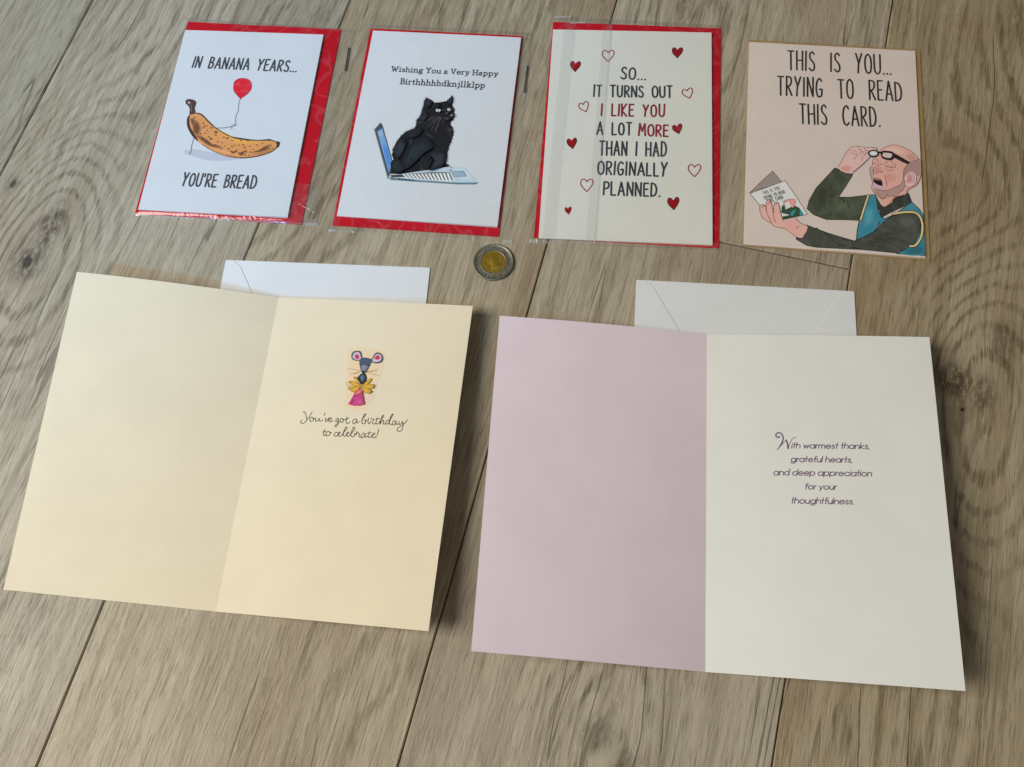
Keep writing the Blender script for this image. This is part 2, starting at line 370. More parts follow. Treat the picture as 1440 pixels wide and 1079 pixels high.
def bag(label, corners, zmap, group, seams, mat='film', staple=None, flat=False):
    """clear film bag. corners in world metres (tl,tr,br,bl); zmap(x,y)->height of the contents in mm"""
    tl, tr, br, bl = [np.array(q) for q in corners]
    o = bl; root = thing('plastic_sleeve', label, 'plastic sleeve', (float(o[0]), float(o[1]), 0.0), 0.0, group)
    def P(u, v): return (bl * (1 - u) + br * u) * (1 - v) + (tl * (1 - u) + tr * u) * v
    nx, ny = 72, 84; Z = np.zeros((ny + 1, nx + 1))
    for j in range(ny + 1):
        for i in range(nx + 1):
            q = P(i / nx, j / ny); Z[j, i] = zmap(q[0], q[1])
    # film rests on its contents and bridges down to the floor
    Zs = Z.copy()
    for _ in range(14):
        Zp = np.pad(Zs, 1, mode='edge'); Zs = (Zp[:-2, 1:-1] + Zp[2:, 1:-1] + Zp[1:-1, :-2] + Zp[1:-1, 2:]) / 4; Zs = np.maximum(Zs, Z)
    rr = np.random.RandomState(len(label)); wob = np.zeros_like(Z)
    yy, xx = np.mgrid[0:ny + 1, 0:nx + 1]
    for _ in range(16):
        th = rr.uniform(0, math.pi); fq = rr.uniform(.08, .45); wob += np.sin((xx * math.cos(th) + yy * math.sin(th)) * fq + rr.uniform(0, 6)) * rr.uniform(.01, .05) / fq * .25
    H = Zs + .16 + np.clip(wob + .10, 0, 2) * (0.25 if flat else 1.0)
    edge = np.minimum(np.minimum(xx, nx - xx) / nx * 130, np.minimum(yy, ny - yy) / ny * 180)
    H = np.where(edge < 1.0, np.minimum(H, Z + .18), H)
    def zat(u, v):
        a = min(max(u, 0), 1) * nx; b = min(max(v, 0), 1) * ny; i = min(int(a), nx - 1); j = min(int(b), ny - 1); a -= i; b -= j
        return (H[j, i] * (1 - a) + H[j, i + 1] * a) * (1 - b) + (H[j + 1, i] * (1 - a) + H[j + 1, i + 1] * a) * b
    V = []; F = []
    for j in range(ny + 1):
        for i in range(nx + 1):
            q = P(i / nx, j / ny) - o; V.append((q[0], q[1], H[j, i] * MM))
    for j in range(ny):
        for i in range(nx): a = j * (nx + 1) + i; F.append((a, a + 1, a + nx + 2, a + nx + 1))
    link('film', mesh('film', V, F, True), M[mat], root)
    for nm, mt, pts, wd, zz in seams:     # strips along the film: heat seals, overlaps, and corner folds with painted glint
        V = []; F = []; n = 60
        for i in range(n + 1):
            t = i / n; u = pts[0][0] * (1 - t) + pts[1][0] * t; v = pts[0][1] * (1 - t) + pts[1][1] * t
            a_ = P(*pts[1]) - P(*pts[0]); L = np.hypot(*a_); nn = np.array([-a_[1], a_[0]]) / L
            for s in (-1, -.33, .33, 1):
                q = P(u, v) + nn * s * wd * MM / 2
                lift = zz + (.12 if abs(s) < .5 else 0) + .05 * math.sin(i * 1.7 + s)
                V.append((q[0] - o[0], q[1] - o[1], (zat(u, v) + lift) * MM))
        for i in range(n):
            for s in range(3): a = i * 4 + s; F.append((a, a + 4, a + 5, a + 1))
        link(nm, mesh(nm, V, F, True), M[mt], root)
    if staple:
        A, B = [np.array(q) - o for q in staple]; d = B - A; L = np.hypot(*d); d /= L; nn = np.array([-d[1], d[0]]); bm = bmesh.new()
        def box(c0, c1, w, z0, z1):
            vs = [bm.verts.new((*(p + nn * s * w), z)) for z in (z0, z1) for p, s in ((c0, -1), (c1, -1), (c1, 1), (c0, 1))]
            for q in ((3, 2, 1, 0), (4, 5, 6, 7), (0, 1, 5, 4), (1, 2, 6, 5), (2, 3, 7, 6), (3, 0, 4, 7)): bm.faces.new([vs[k] for k in q])
        box(A, B, .00038, .0009, .0016); box(A, A + d * .0006, .0003, .0001, .0009); box(B - d * .0006, B, .0003, .0001, .0009)
        me = bpy.data.meshes.new('staple'); bm.to_mesh(me); bm.free(); link('staple', me, M['staple'], root)
    return root
def zbox(items):
    """height map of rectangular sheets: (cx, cy, rot, w, h, z_left, z_right)"""
    def f(x, y):
        z = 0.0
        for cx, cy, rot, w, h, za, zb in items:
            a = math.radians(rot); dx = (x - cx) / MM; dy = (y - cy) / MM
            u = dx * math.cos(a) + dy * math.sin(a) + w / 2; v = -dx * math.sin(a) + dy * math.cos(a) + h / 2
            if -.9 <= u <= w + .9 and -.9 <= v <= h + .9: z = max(z, za + (zb - za) * max(0, min(1, u / w)) ** .8)
        return z
    return f
ART = {
'banana': [
 ['lettering', [
["l",[0.0587,0.0613,0.0729],1.397,[13.45,125.81,14.1,135.75]],["l",[0.0587,0.0613,0.0729],1.397,[15.7,125.78,16.14,136.11,18.99,125.76,19.52,136.09]],["l",[0.0587,0.0613,0.0729],1.397,[26.17,125.63,26.61,135.85]],["L",[0.0587,0.0613,0.0729],1.397,[26.61,135.85,28.6,135.33,29.1,133.48,28.14,131.44,26.31,131.05]],["L",[0.0587,0.0613,0.0729],1.397,[26.31,131.05,28.75,130.52,29.33,128.16,28.37,126.12,26.17,125.63]],["l",[0.0587,0.0613,0.0729],1.397,[31.22,125.63,33.35,135.64,35.08,125.6]],["l",[0.0587,0.0613,0.0729],1.397,[31.96,128.93,34.62,128.91]],["l",[0.0587,0.0613,0.0729],1.397,[37.02,125.61,37.43,135.88,40.33,125.58,40.83,135.86]],["l",[0.0587,0.0613,0.0729],1.397,[42.45,125.58,44.67,135.61,46.44,125.55]],["l",[0.0587,0.0613,0.0729],1.397,[43.22,128.89,45.98,128.87]],["l",[0.0587,0.0613,0.0729],1.397,[48.24,125.5,48.62,135.53,51.64,125.48,52.11,135.51]],["l",[0.0587,0.0613,0.0729],1.397,[53.67,125.45,55.81,135.67,57.6,125.43]],["l",[0.0587,0.0613,0.0729],1.397,[54.41,128.82,57.12,128.81]],["l",[0.0587,0.0613,0.0729],1.397,[64.96,135.52,66.39,130.51]],["l",[0.0587,0.0613,0.0729],1.397,[68.44,135.49,66.18,130.01,65.62,125.51]],["l",[0.0587,0.0613,0.0729],1.397,[73.06,135.54,70.24,135.55,69.94,125.36,72.86,125.34]],["l",[0.0587,0.0613,0.0729],1.397,[70.1,130.66,72.45,130.75]],["l",[0.0587,0.0613,0.0729],1.397,[74.62,125.32,76.76,135.16,78.51,125.3]],["l",[0.0587,0.0613,0.0729],1.397,[75.36,128.57,78.05,128.55]],["l",[0.0587,0.0613,0.0729],1.397,[80.42,125.42,80.95,135.27]],["L",[0.0587,0.0613,0.0729],1.397,[80.95,135.27,83.23,134.86,83.69,132.79,82.68,130.62,80.63,130.15]],
["l",[0.0587,0.0613,0.0729],1.397,[81.55,130.14,83.64,125.39]],["L",[0.0587,0.0613,0.0729],1.397,[88.82,133.82,87.72,135.11,86.27,133.94,86.3,131.66,87.59,130.17,88.68,128.48,88.42,126.01,86.98,125.22,85.59,126.42]],["l",[0.0587,0.0613,0.0729],1.397,[90.61,125.3,90.81,125.59]],["l",[0.0587,0.0613,0.0729],1.397,[92.76,125.21,92.96,125.51]],["l",[0.0587,0.0613,0.0729],1.397,[94.91,125.18,95.11,125.49]],["l",[0.0587,0.0613,0.0729],1.397,[28.1,32.37,29.59,26.98]],["l",[0.0587,0.0613,0.0729],1.397,[31.5,32.41,29.4,26.44,28.93,21.56]],["L",[0.0587,0.0613,0.0729],1.397,[34.96,32.01,33.63,30.43,33.11,26.79,33.46,22.94,34.73,21.61,36.06,22.97,36.58,26.83,36.23,30.46,34.96,32.01]],["L",[0.0587,0.0613,0.0729],1.397,[38.55,32.34,38.44,27.0,38.62,23.05,39.92,21.67,41.37,23.08,41.73,27.03,41.93,32.37]],["l",[0.0587,0.0613,0.0729],1.397,[43.77,32.26,43.56,29.91]],["l",[0.0587,0.0613,0.0729],1.397,[45.5,21.64,45.73,32.11]],["L",[0.0587,0.0613,0.0729],1.397,[45.73,32.11,47.9,31.72,48.39,29.52,47.49,27.21,45.57,26.66]],["l",[0.0587,0.0613,0.0729],1.397,[46.44,26.67,48.55,21.67]],["l",[0.0587,0.0613,0.0729],1.397,[53.19,32.11,50.49,32.08,50.38,21.67,53.17,21.7]],["l",[0.0587,0.0613,0.0729],1.397,[50.44,27.08,52.69,27.21]],["l",[0.0587,0.0613,0.0729],1.397,[59.6,21.75,59.88,32.06]],["L",[0.0587,0.0613,0.0729],1.397,[59.88,32.06,61.81,31.57,62.32,29.72,61.42,27.65,59.66,27.22]],["L",[0.0587,0.0613,0.0729],1.397,[59.66,27.22,62.03,26.73,62.62,24.36,61.72,22.29,59.6,21.75]],["l",[0.0587,0.0613,0.0729],1.397,[64.39,21.8,64.58,32.07]],
["L",[0.0587,0.0613,0.0729],1.397,[64.58,32.07,66.85,31.68,67.37,29.53,66.44,27.26,64.44,26.73]],["l",[0.0587,0.0613,0.0729],1.397,[65.35,26.74,67.57,21.83]],["l",[0.0587,0.0613,0.0729],1.397,[72.12,32.37,69.39,32.34,69.27,21.88,72.09,21.91]],["l",[0.0587,0.0613,0.0729],1.397,[69.33,27.32,71.61,27.44]],["l",[0.0587,0.0613,0.0729],1.397,[73.7,21.9,75.59,32.19,77.46,21.94]],["l",[0.0587,0.0613,0.0729],1.397,[74.36,25.3,76.95,25.32]],["l",[0.0587,0.0613,0.0729],1.397,[79.2,21.97,79.39,32.67]],["L",[0.0587,0.0613,0.0729],1.397,[79.39,32.67,81.65,31.62,82.7,27.35,81.75,23.06,79.2,21.97]],]],
 ['banana_drawing', [
["P",[0.5847,0.5826,0.6567],0,[23.1,49.87,25.69,51.94,32.28,52.71,42.74,51.02,60.0,48.97,69.1,47.2,60.81,44.81,48.94,43.58,39.39,44.31,28.72,47.13]],["L",[0.1203,0.1163,0.1216],0.607,[28.43,62.16,28.15,56.33,28.63,49.81,27.44,48.43]],["L",[0.1203,0.1163,0.1216],0.607,[43.98,71.92,48.69,72.2,54.55,73.65,58.64,75.47]],["L",[0.1203,0.1163,0.1216],0.54,[55.13,74.16,55.63,71.59]],["L",[0.1203,0.1163,0.1216],0.54,[54.58,73.49,56.33,75.02]],["L",[0.1047,0.0554,0.0379],0.944,[20.9,82.92,25.76,84.24,30.11,83.08,35.12,78.63,43.35,71.64,49.58,67.71,56.97,64.64,67.49,62.93,77.71,62.76,85.71,63.62,90.76,61.98,93.24,61.35,93.11,58.24,91.77,56.23,88.3,52.94,80.16,49.39,71.1,47.32,63.03,47.23,56.08,48.35,48.89,50.62,40.71,54.37,33.69,58.98,28.88,62.57,24.9,67.01,21.25,73.07,19.95,79.29,20.9,82.92]],["P",[0.8,0.3455,0.1161],0,[20.9,82.92,25.76,84.24,30.11,83.08,35.12,78.63,43.35,71.64,49.58,67.71,56.97,64.64,67.49,62.93,77.71,62.76,85.71,63.62,90.76,61.98,93.24,61.35,93.11,58.24,91.77,56.23,88.3,52.94,80.16,49.39,71.1,47.32,63.03,47.23,56.08,48.35,48.89,50.62,40.71,54.37,33.69,58.98,28.88,62.57,24.9,67.01,21.25,73.07,19.95,79.29]],["P",[0.8397,0.3654,0.1081],0,[40.9,71.83,56.08,64.42,71.77,61.86,86.83,62.76,85.75,60.26,72.35,58.77,58.5,59.77,48.65,63.54]],["P",[0.8806,0.386,0.1004],0,[44.52,70.49,57.42,64.19,70.78,62.02,83.59,62.78,82.68,60.65,71.28,59.38,59.48,60.24,51.1,63.44]],["P",[0.9,0.4073,0.093],0,[48.13,69.16,58.77,63.96,69.79,62.17,80.36,62.8,79.61,61.04,70.2,60.0,60.46,60.7,53.55,63.35]],
["P",[0.9,0.4292,0.086],0,[51.74,67.83,60.12,63.74,68.8,62.32,77.13,62.82,76.55,61.44,69.13,60.61,61.45,61.16,56.0,63.25]],["P",[0.8297,0.3625,0.1302],0,[30.48,60.49,39.02,55.8,49.76,51.25,60.88,48.47,73.07,47.9,72.75,49.6,60.39,51.02,49.09,54.66,38.32,59.22]],["P",[0.8754,0.389,0.1532],0,[35.44,58.85,42.07,55.21,50.41,51.68,59.05,49.51,68.52,49.07,68.27,50.39,58.67,51.49,49.89,54.33,41.53,57.86]],["P",[0.9,0.4166,0.1784],0,[40.4,57.21,45.11,54.61,51.06,52.1,57.22,50.55,63.97,50.24,63.79,51.18,56.94,51.97,50.68,53.99,44.74,56.51]],["P",[0.0587,0.0396,0.0325],0,[20.9,82.92,19.95,79.29,20.92,73.04,24.65,66.61,29.3,62.21,32.19,59.66,29.07,64.92,24.59,70.13,22.11,75.48,21.27,80.16]],["L",[0.0724,0.0428,0.0409],0.742,[24.71,84.34,30.19,82.69,36.03,77.5,44.1,71.3,56.26,64.83,67.52,62.77,77.74,62.6,85.71,63.62,91.43,62.02]],["P",[0.0545,0.0396,0.0409],0,[55.53,65.1,61.08,64.49,70.8,63.36,77.67,62.99,85.6,64.24,87.86,62.97,83.15,62.69,74.42,62.17,64.13,62.73,57.05,64.25]],["P",[0.5254,0.2249,0.0793],0,[24.38,76.21,27.04,78.13,31.69,72.24,31.98,65.24,29.07,64.63,25.98,69.26]],["P",[0.3882,0.164,0.061],0,[24.97,75.42,27.24,77.06,31.2,72.05,31.45,66.09,28.96,65.57,26.33,69.51]],["P",[0.2745,0.114,0.0455],0,[25.57,74.64,27.43,75.99,30.7,71.85,30.91,66.94,28.86,66.51,26.69,69.76]],["P",[0.183,0.0743,0.0325],0,[26.16,73.85,27.63,74.92,30.2,71.66,30.37,67.78,28.75,67.44,27.04,70.01]],["P",[0.5254,0.2249,0.0793],0,[28.45,65.68,34.06,64.27,40.19,60.28,45.54,56.27,50.03,56.53,52.04,54.06,47.46,54.22,41.05,56.0,35.86,59.16,30.48,63.19]],
["P",[0.3882,0.164,0.061],0,[30.25,64.68,35.02,63.48,40.24,60.09,44.8,56.67,48.62,56.89,50.33,54.78,46.43,54.92,40.97,56.44,36.56,59.13,31.98,62.56]],["P",[0.2745,0.114,0.0455],0,[32.05,63.68,35.99,62.69,40.29,59.89,44.05,57.07,47.21,57.25,48.62,55.51,45.4,55.63,40.9,56.88,37.25,59.1,33.48,61.93]],["P",[0.183,0.0743,0.0325],0,[33.85,62.68,36.95,61.9,40.34,59.69,43.31,57.47,45.79,57.61,46.91,56.24,44.37,56.33,40.82,57.32,37.95,59.07,34.97,61.3]],["P",[0.5254,0.2249,0.0793],0,[57.49,53.18,60.76,51.9,63.46,54.39,63.13,51.35,59.96,50.13]],["P",[0.3882,0.164,0.061],0,[58.0,53.03,60.79,51.95,63.09,54.06,62.81,51.48,60.11,50.44]],["P",[0.2745,0.114,0.0455],0,[58.52,52.88,60.82,51.99,62.71,53.74,62.48,51.6,60.26,50.75]],["P",[0.183,0.0743,0.0325],0,[59.04,52.74,60.85,52.03,62.34,53.41,62.16,51.73,60.41,51.05]],["P",[0.5254,0.2249,0.0793],0,[63.82,51.14,67.0,51.93,69.8,54.34,68.49,49.26,66.3,48.87]],["P",[0.3882,0.164,0.061],0,[64.31,51.13,67.01,51.8,69.4,53.85,68.28,49.54,66.41,49.21]],["P",[0.2745,0.114,0.0455],0,[64.79,51.13,67.02,51.68,68.99,53.37,68.07,49.81,66.53,49.54]],["P",[0.183,0.0743,0.0325],0,[65.28,51.12,67.04,51.56,68.59,52.89,67.86,50.08,66.65,49.87]],["P",[0.5254,0.2249,0.0793],0,[72.96,51.9,79.01,53.98,84.26,58.44,87.87,59.52,86.75,55.13,79.38,51.93]],["P",[0.3882,0.164,0.061],0,[74.25,52.38,79.41,54.15,83.88,57.95,86.95,58.87,86.0,55.13,79.72,52.41]],["P",[0.2745,0.114,0.0455],0,[75.55,52.86,79.81,54.33,83.5,57.46,86.03,58.22,85.25,55.13,80.07,52.89]],["P",[0.183,0.0743,0.0325],0,[76.85,53.35,80.21,54.5,83.12,56.97,85.11,57.57,84.5,55.14,80.41,53.36]],
["P",[0.5254,0.2249,0.0793],0,[22.03,78.01,24.09,79.9,26.17,76.49,25.72,72.05]],["P",[0.3882,0.164,0.061],0,[22.4,77.8,24.15,79.41,25.92,76.5,25.54,72.73]],["P",[0.2745,0.114,0.0455],0,[22.77,77.59,24.21,78.92,25.68,76.52,25.36,73.41]],["P",[0.183,0.0743,0.0325],0,[23.14,77.38,24.27,78.43,25.43,76.54,25.18,74.08]],["P",[0.2,0.0888,0.0379],0,[33.55,75.61,33.39,75.11,32.85,74.96,32.32,75.27,32.21,75.81,32.6,76.17,33.19,76.09]],["P",[0.2,0.0888,0.0379],0,[36.64,66.78,36.5,66.33,36.01,66.19,35.54,66.47,35.44,66.95,35.79,67.28,36.32,67.2]],["P",[0.2,0.0888,0.0379],0,[39.95,63.86,39.81,63.41,39.32,63.27,38.85,63.55,38.75,64.03,39.1,64.35,39.63,64.28]],["P",[0.2,0.0888,0.0379],0,[42.52,62.22,42.28,61.48,41.47,61.25,40.69,61.71,40.52,62.51,41.11,63.05,41.99,62.92]],["P",[0.2,0.0888,0.0379],0,[45.19,68.23,44.92,67.38,43.99,67.12,43.11,67.64,42.92,68.55,43.59,69.17,44.59,69.02]],["P",[0.2,0.0888,0.0379],0,[45.01,65.72,44.87,65.27,44.38,65.13,43.91,65.41,43.81,65.89,44.16,66.21,44.69,66.14]],["P",[0.2,0.0888,0.0379],0,[54.81,63.19,54.59,62.49,53.83,62.28,53.1,62.71,52.95,63.45,53.5,63.96,54.33,63.84]],["P",[0.2,0.0888,0.0379],0,[65.13,61.78,64.98,61.33,64.49,61.19,64.02,61.47,63.93,61.95,64.29,62.27,64.82,62.2]],["P",[0.2,0.0888,0.0379],0,[70.39,61.93,70.23,61.44,69.68,61.29,69.16,61.59,69.06,62.13,69.46,62.49,70.05,62.4]],["P",[0.2,0.0888,0.0379],0,[67.42,58.27,67.27,57.82,66.78,57.69,66.32,57.96,66.23,58.44,66.58,58.76,67.11,58.69]],["P",[0.2,0.0888,0.0379],0,[68.94,56.27,68.78,55.78,68.24,55.63,67.72,55.93,67.62,56.46,68.01,56.82,68.6,56.73]],
["P",[0.2,0.0888,0.0379],0,[70.61,49.59,70.46,49.15,69.97,49.02,69.51,49.29,69.42,49.76,69.77,50.08,70.3,50.01]],["P",[0.2,0.0888,0.0379],0,[59.38,56.4,59.23,55.96,58.74,55.82,58.28,56.09,58.19,56.57,58.54,56.89,59.07,56.82]],["P",[0.2,0.0888,0.0379],0,[70.84,52.3,70.68,51.8,70.14,51.65,69.62,51.96,69.52,52.49,69.91,52.84,70.5,52.76]],["P",[0.2,0.0888,0.0379],0,[72.8,57.04,72.68,56.69,72.3,56.59,71.94,56.8,71.87,57.17,72.14,57.42,72.56,57.36]],["P",[0.2,0.0888,0.0379],0,[73.12,49.13,73.01,48.78,72.63,48.68,72.27,48.89,72.2,49.26,72.47,49.51,72.88,49.45]],["P",[0.2,0.0888,0.0379],0,[40.58,71.87,40.42,71.37,39.88,71.22,39.35,71.52,39.25,72.06,39.63,72.42,40.23,72.34]],["P",[0.2,0.0888,0.0379],0,[25.49,80.26,25.35,79.81,24.86,79.67,24.38,79.95,24.28,80.44,24.63,80.77,25.17,80.69]],["P",[0.2,0.0888,0.0379],0,[51.57,53.08,51.46,52.74,51.08,52.63,50.72,52.85,50.65,53.22,50.92,53.47,51.33,53.41]],["P",[0.2,0.0888,0.0379],0,[53.58,56.29,53.49,55.99,53.16,55.9,52.85,56.08,52.79,56.4,53.02,56.62,53.37,56.57]],["P",[0.2,0.0888,0.0379],0,[61.13,57.51,61.03,57.21,60.7,57.12,60.39,57.3,60.33,57.62,60.57,57.84,60.92,57.79]],["P",[0.2,0.0888,0.0379],0,[75.57,54.5,75.47,54.21,75.14,54.11,74.83,54.3,74.78,54.61,75.01,54.83,75.36,54.78]],["P",[0.2,0.0888,0.0379],0,[28.36,74.28,28.24,73.88,27.81,73.75,27.38,74.0,27.29,74.43,27.6,74.72,28.08,74.66]],["P",[0.2,0.0888,0.0379],0,[73.76,52.24,73.63,51.84,73.19,51.72,72.78,51.97,72.7,52.39,73.01,52.67,73.48,52.61]],["P",[0.2,0.0888,0.0379],0,[47.67,59.81,47.53,59.36,47.04,59.23,46.58,59.5,46.48,59.98,46.83,60.3,47.36,60.23]],
["P",[0.2,0.0888,0.0379],0,[51.04,59.23,50.93,58.89,50.55,58.78,50.19,58.99,50.11,59.37,50.38,59.62,50.8,59.56]],["P",[0.2,0.0888,0.0379],0,[56.9,54.17,56.76,53.73,56.27,53.59,55.8,53.86,55.71,54.34,56.06,54.66,56.59,54.59]],["P",[0.2,0.0888,0.0379],0,[64.27,57.7,64.15,57.3,63.71,57.18,63.3,57.42,63.22,57.85,63.53,58.13,64.0,58.07]],["P",[0.2,0.0888,0.0379],0,[77.68,58.49,77.55,58.09,77.11,57.97,76.7,58.22,76.62,58.64,76.93,58.93,77.4,58.86]],["P",[0.2,0.0888,0.0379],0,[81.36,60.26,81.24,59.91,80.86,59.8,80.5,60.02,80.43,60.39,80.7,60.64,81.12,60.58]],["P",[0.2,0.0888,0.0379],0,[33.48,65.97,33.35,65.57,32.92,65.45,32.5,65.69,32.41,66.12,32.72,66.41,33.19,66.34]],["P",[0.2,0.0888,0.0379],0,[37.48,69.33,37.37,68.98,36.99,68.87,36.63,69.09,36.55,69.47,36.82,69.72,37.24,69.66]],["P",[0.2,0.0888,0.0379],0,[58.18,61.21,58.05,60.81,57.62,60.69,57.2,60.94,57.12,61.36,57.43,61.65,57.9,61.58]],["P",[0.2,0.0888,0.0379],0,[51.61,63.93,51.47,63.48,50.98,63.34,50.51,63.62,50.41,64.1,50.77,64.43,51.3,64.35]],["L",[0.2416,0.0939,0.0352],0.472,[33.0,70.63,34.28,72.67,36.53,73.35]],["L",[0.2667,0.1104,0.0379],0.405,[56.0,48.73,62.99,47.46,71.07,47.47,80.13,49.54,88.27,53.09,91.75,56.38]],["L",[0.4485,0.177,0.0648],0.337,[73.2,50.51,79.88,50.91,86.15,53.58,90.3,56.91]],["P",[0.0824,0.0498,0.047],0,[15.25,95.11,18.09,96.33,22.32,94.9,23.42,92.24,23.05,89.02,24.54,84.17,20.9,82.92,19.99,87.24,17.98,90.31,15.73,92.17]],["P",[0.1516,0.0992,0.0895],0,[16.44,93.48,18.16,94.49,19.94,92.62,18.43,91.36]],
["P",[0.3042,0.2131,0.1846],0,[16.84,93.37,18.18,94.15,19.56,92.7,18.39,91.72]],["P",[0.5216,0.3801,0.3218],0,[17.24,93.26,18.19,93.82,19.18,92.78,18.34,92.09]],["L",[0.2667,0.1551,0.1161],0.472,[20.51,91.66,20.9,88.49,22.04,84.97]],["P",[0.0449,0.0336,0.0352],0,[91.29,62.01,93.65,61.76,93.81,58.52,92.23,56.72,92.31,59.36]],]],
 ['balloon_drawing', [
["L",[0.1957,0.0188,0.0312],0.665,[49.64,108.57,49.2,113.53,51.7,116.49,55.8,117.35,60.35,115.82,63.05,111.39,62.96,106.4,60.34,102.28,56.8,99.49,53.57,102.26,50.79,105.26,49.64,108.57]],["P",[0.8,0.015,0.0352],0,[49.64,108.57,49.2,113.53,51.7,116.49,55.8,117.35,60.35,115.82,63.05,111.39,62.96,106.4,60.34,102.28,56.8,99.49,53.57,102.26,50.79,105.26]],["p",[0.8,0.015,0.0352],0,[56.06,99.84,57.4,99.92,57.82,98.57,56.15,98.47]],["P",[0.8754,0.0238,0.0462],0,[50.74,111.52,52.41,114.76,54.09,113.96,52.5,110.29]],["P",[0.9,0.0416,0.0663],0,[51.12,111.77,52.41,114.28,53.72,113.67,52.49,110.81]],["P",[0.9,0.0655,0.0906],0,[51.5,112.01,52.42,113.81,53.35,113.37,52.47,111.33]],["L",[0.1957,0.1847,0.1928],0.565,[56.88,99.1,56.47,94.16,57.24,88.33,56.52,82.45,57.38,77.08,55.91,74.29]],]],],
'cat': [
 ['lettering', [
["l",[0.0657,0.062,0.071],0.82,[20.35,131.01,21.59,126.55,22.54,130.36,23.56,126.56,24.84,131.05]],["l",[0.0657,0.062,0.071],0.82,[19.91,131.01,21.28,131.02]],["l",[0.0657,0.062,0.071],0.82,[24.18,131.04,25.38,131.05]],["l",[0.0657,0.062,0.071],0.82,[26.71,129.27,26.73,126.59]],["l",[0.0657,0.062,0.071],0.82,[26.05,129.27,26.71,129.27]],["l",[0.0657,0.062,0.071],0.82,[26.08,126.58,27.39,126.59]],["l",[0.0657,0.062,0.071],0.82,[26.7,130.52,26.7,130.75]],["L",[0.0657,0.062,0.071],0.82,[30.05,128.85,29.28,129.38,28.52,128.93,28.75,128.26,29.73,127.91,30.18,127.29,29.42,126.61,28.43,127.05]],["l",[0.0657,0.062,0.071],0.82,[31.55,126.63,31.51,131.1]],["l",[0.0657,0.062,0.071],0.82,[31.08,131.1,31.51,131.1]],["l",[0.0657,0.062,0.071],0.82,[31.11,126.62,32.1,126.63]],["L",[0.0657,0.062,0.071],0.82,[31.54,128.41,32.19,129.31,32.95,129.41,33.56,128.88,33.62,127.98,33.63,126.64]],["l",[0.0657,0.062,0.071],0.82,[33.14,126.64,34.18,126.65]],["l",[0.0657,0.062,0.071],0.82,[35.69,129.34,35.71,126.66]],["l",[0.0657,0.062,0.071],0.82,[35.03,129.34,35.69,129.34]],["l",[0.0657,0.062,0.071],0.82,[35.05,126.65,36.37,126.66]],["l",[0.0657,0.062,0.071],0.82,[35.68,130.6,35.68,130.82]],["l",[0.0657,0.062,0.071],0.82,[37.74,126.67,37.71,129.36]],["l",[0.0657,0.062,0.071],0.82,[37.28,129.35,37.71,129.36]],["l",[0.0657,0.062,0.071],0.82,[37.3,126.67,38.28,126.68]],["L",[0.0657,0.062,0.071],0.82,[37.72,128.46,38.37,129.36,39.14,129.46,39.74,128.93,39.81,128.03,39.82,126.69]],["l",[0.0657,0.062,0.071],0.82,[39.32,126.69,40.36,126.7]],
["L",[0.0657,0.062,0.071],0.82,[42.59,129.49,41.66,129.17,41.5,128.4,42.33,127.69,43.31,128.06,43.52,128.73,42.59,129.49]],["l",[0.0657,0.062,0.071],0.82,[43.3,129.22,44.06,129.5]],["L",[0.0657,0.062,0.071],0.82,[42.05,127.83,41.51,127.15,42.88,126.85,43.87,126.5,43.55,125.6,42.34,125.37,41.36,125.81,41.68,126.48,42.33,126.8]],["l",[0.0657,0.062,0.071],0.82,[47.01,131.22,48.45,128.91,49.85,131.24]],["l",[0.0657,0.062,0.071],0.82,[48.45,128.91,48.47,126.76]],["l",[0.0657,0.062,0.071],0.82,[46.46,131.22,47.77,131.23]],["l",[0.0657,0.062,0.071],0.82,[49.2,131.24,50.4,131.25]],["l",[0.0657,0.062,0.071],0.82,[47.7,126.75,49.23,126.77]],["L",[0.0657,0.062,0.071],0.82,[52.6,129.57,51.57,129.11,51.25,128.17,51.58,127.14,52.63,126.79,53.66,127.16,53.98,128.19,53.65,129.13,52.6,129.57]],["L",[0.0657,0.062,0.071],0.82,[55.34,129.5,55.36,127.71,55.91,126.91,56.84,126.96,57.38,127.72]],["l",[0.0657,0.062,0.071],0.82,[57.37,129.51,57.39,126.83,57.99,126.83]],["l",[0.0657,0.062,0.071],0.82,[54.9,129.49,55.34,129.5]],["l",[0.0657,0.062,0.071],0.82,[56.87,129.51,57.37,129.51]],["L",[0.0657,0.062,0.071],0.82,[60.71,129.0,61.53,129.64,62.3,129.33,62.41,128.66,62.42,127.09,62.97,126.87]],["L",[0.0657,0.062,0.071],0.82,[62.41,128.48,60.99,128.2,60.45,127.48,61.11,126.86,62.09,127.14,62.42,127.76]],["l",[0.0657,0.062,0.071],0.82,[65.89,131.37,67.46,126.91,68.96,131.4]],["l",[0.0657,0.062,0.071],0.82,[65.45,131.37,66.77,131.38]],["l",[0.0657,0.062,0.071],0.82,[68.19,131.39,69.51,131.4]],["L",[0.0657,0.062,0.071],0.82,[70.46,128.45,72.65,128.47,72.42,129.41,71.54,129.72,70.62,129.17,70.35,128.19,70.8,127.16,71.73,126.94,72.71,127.49]],
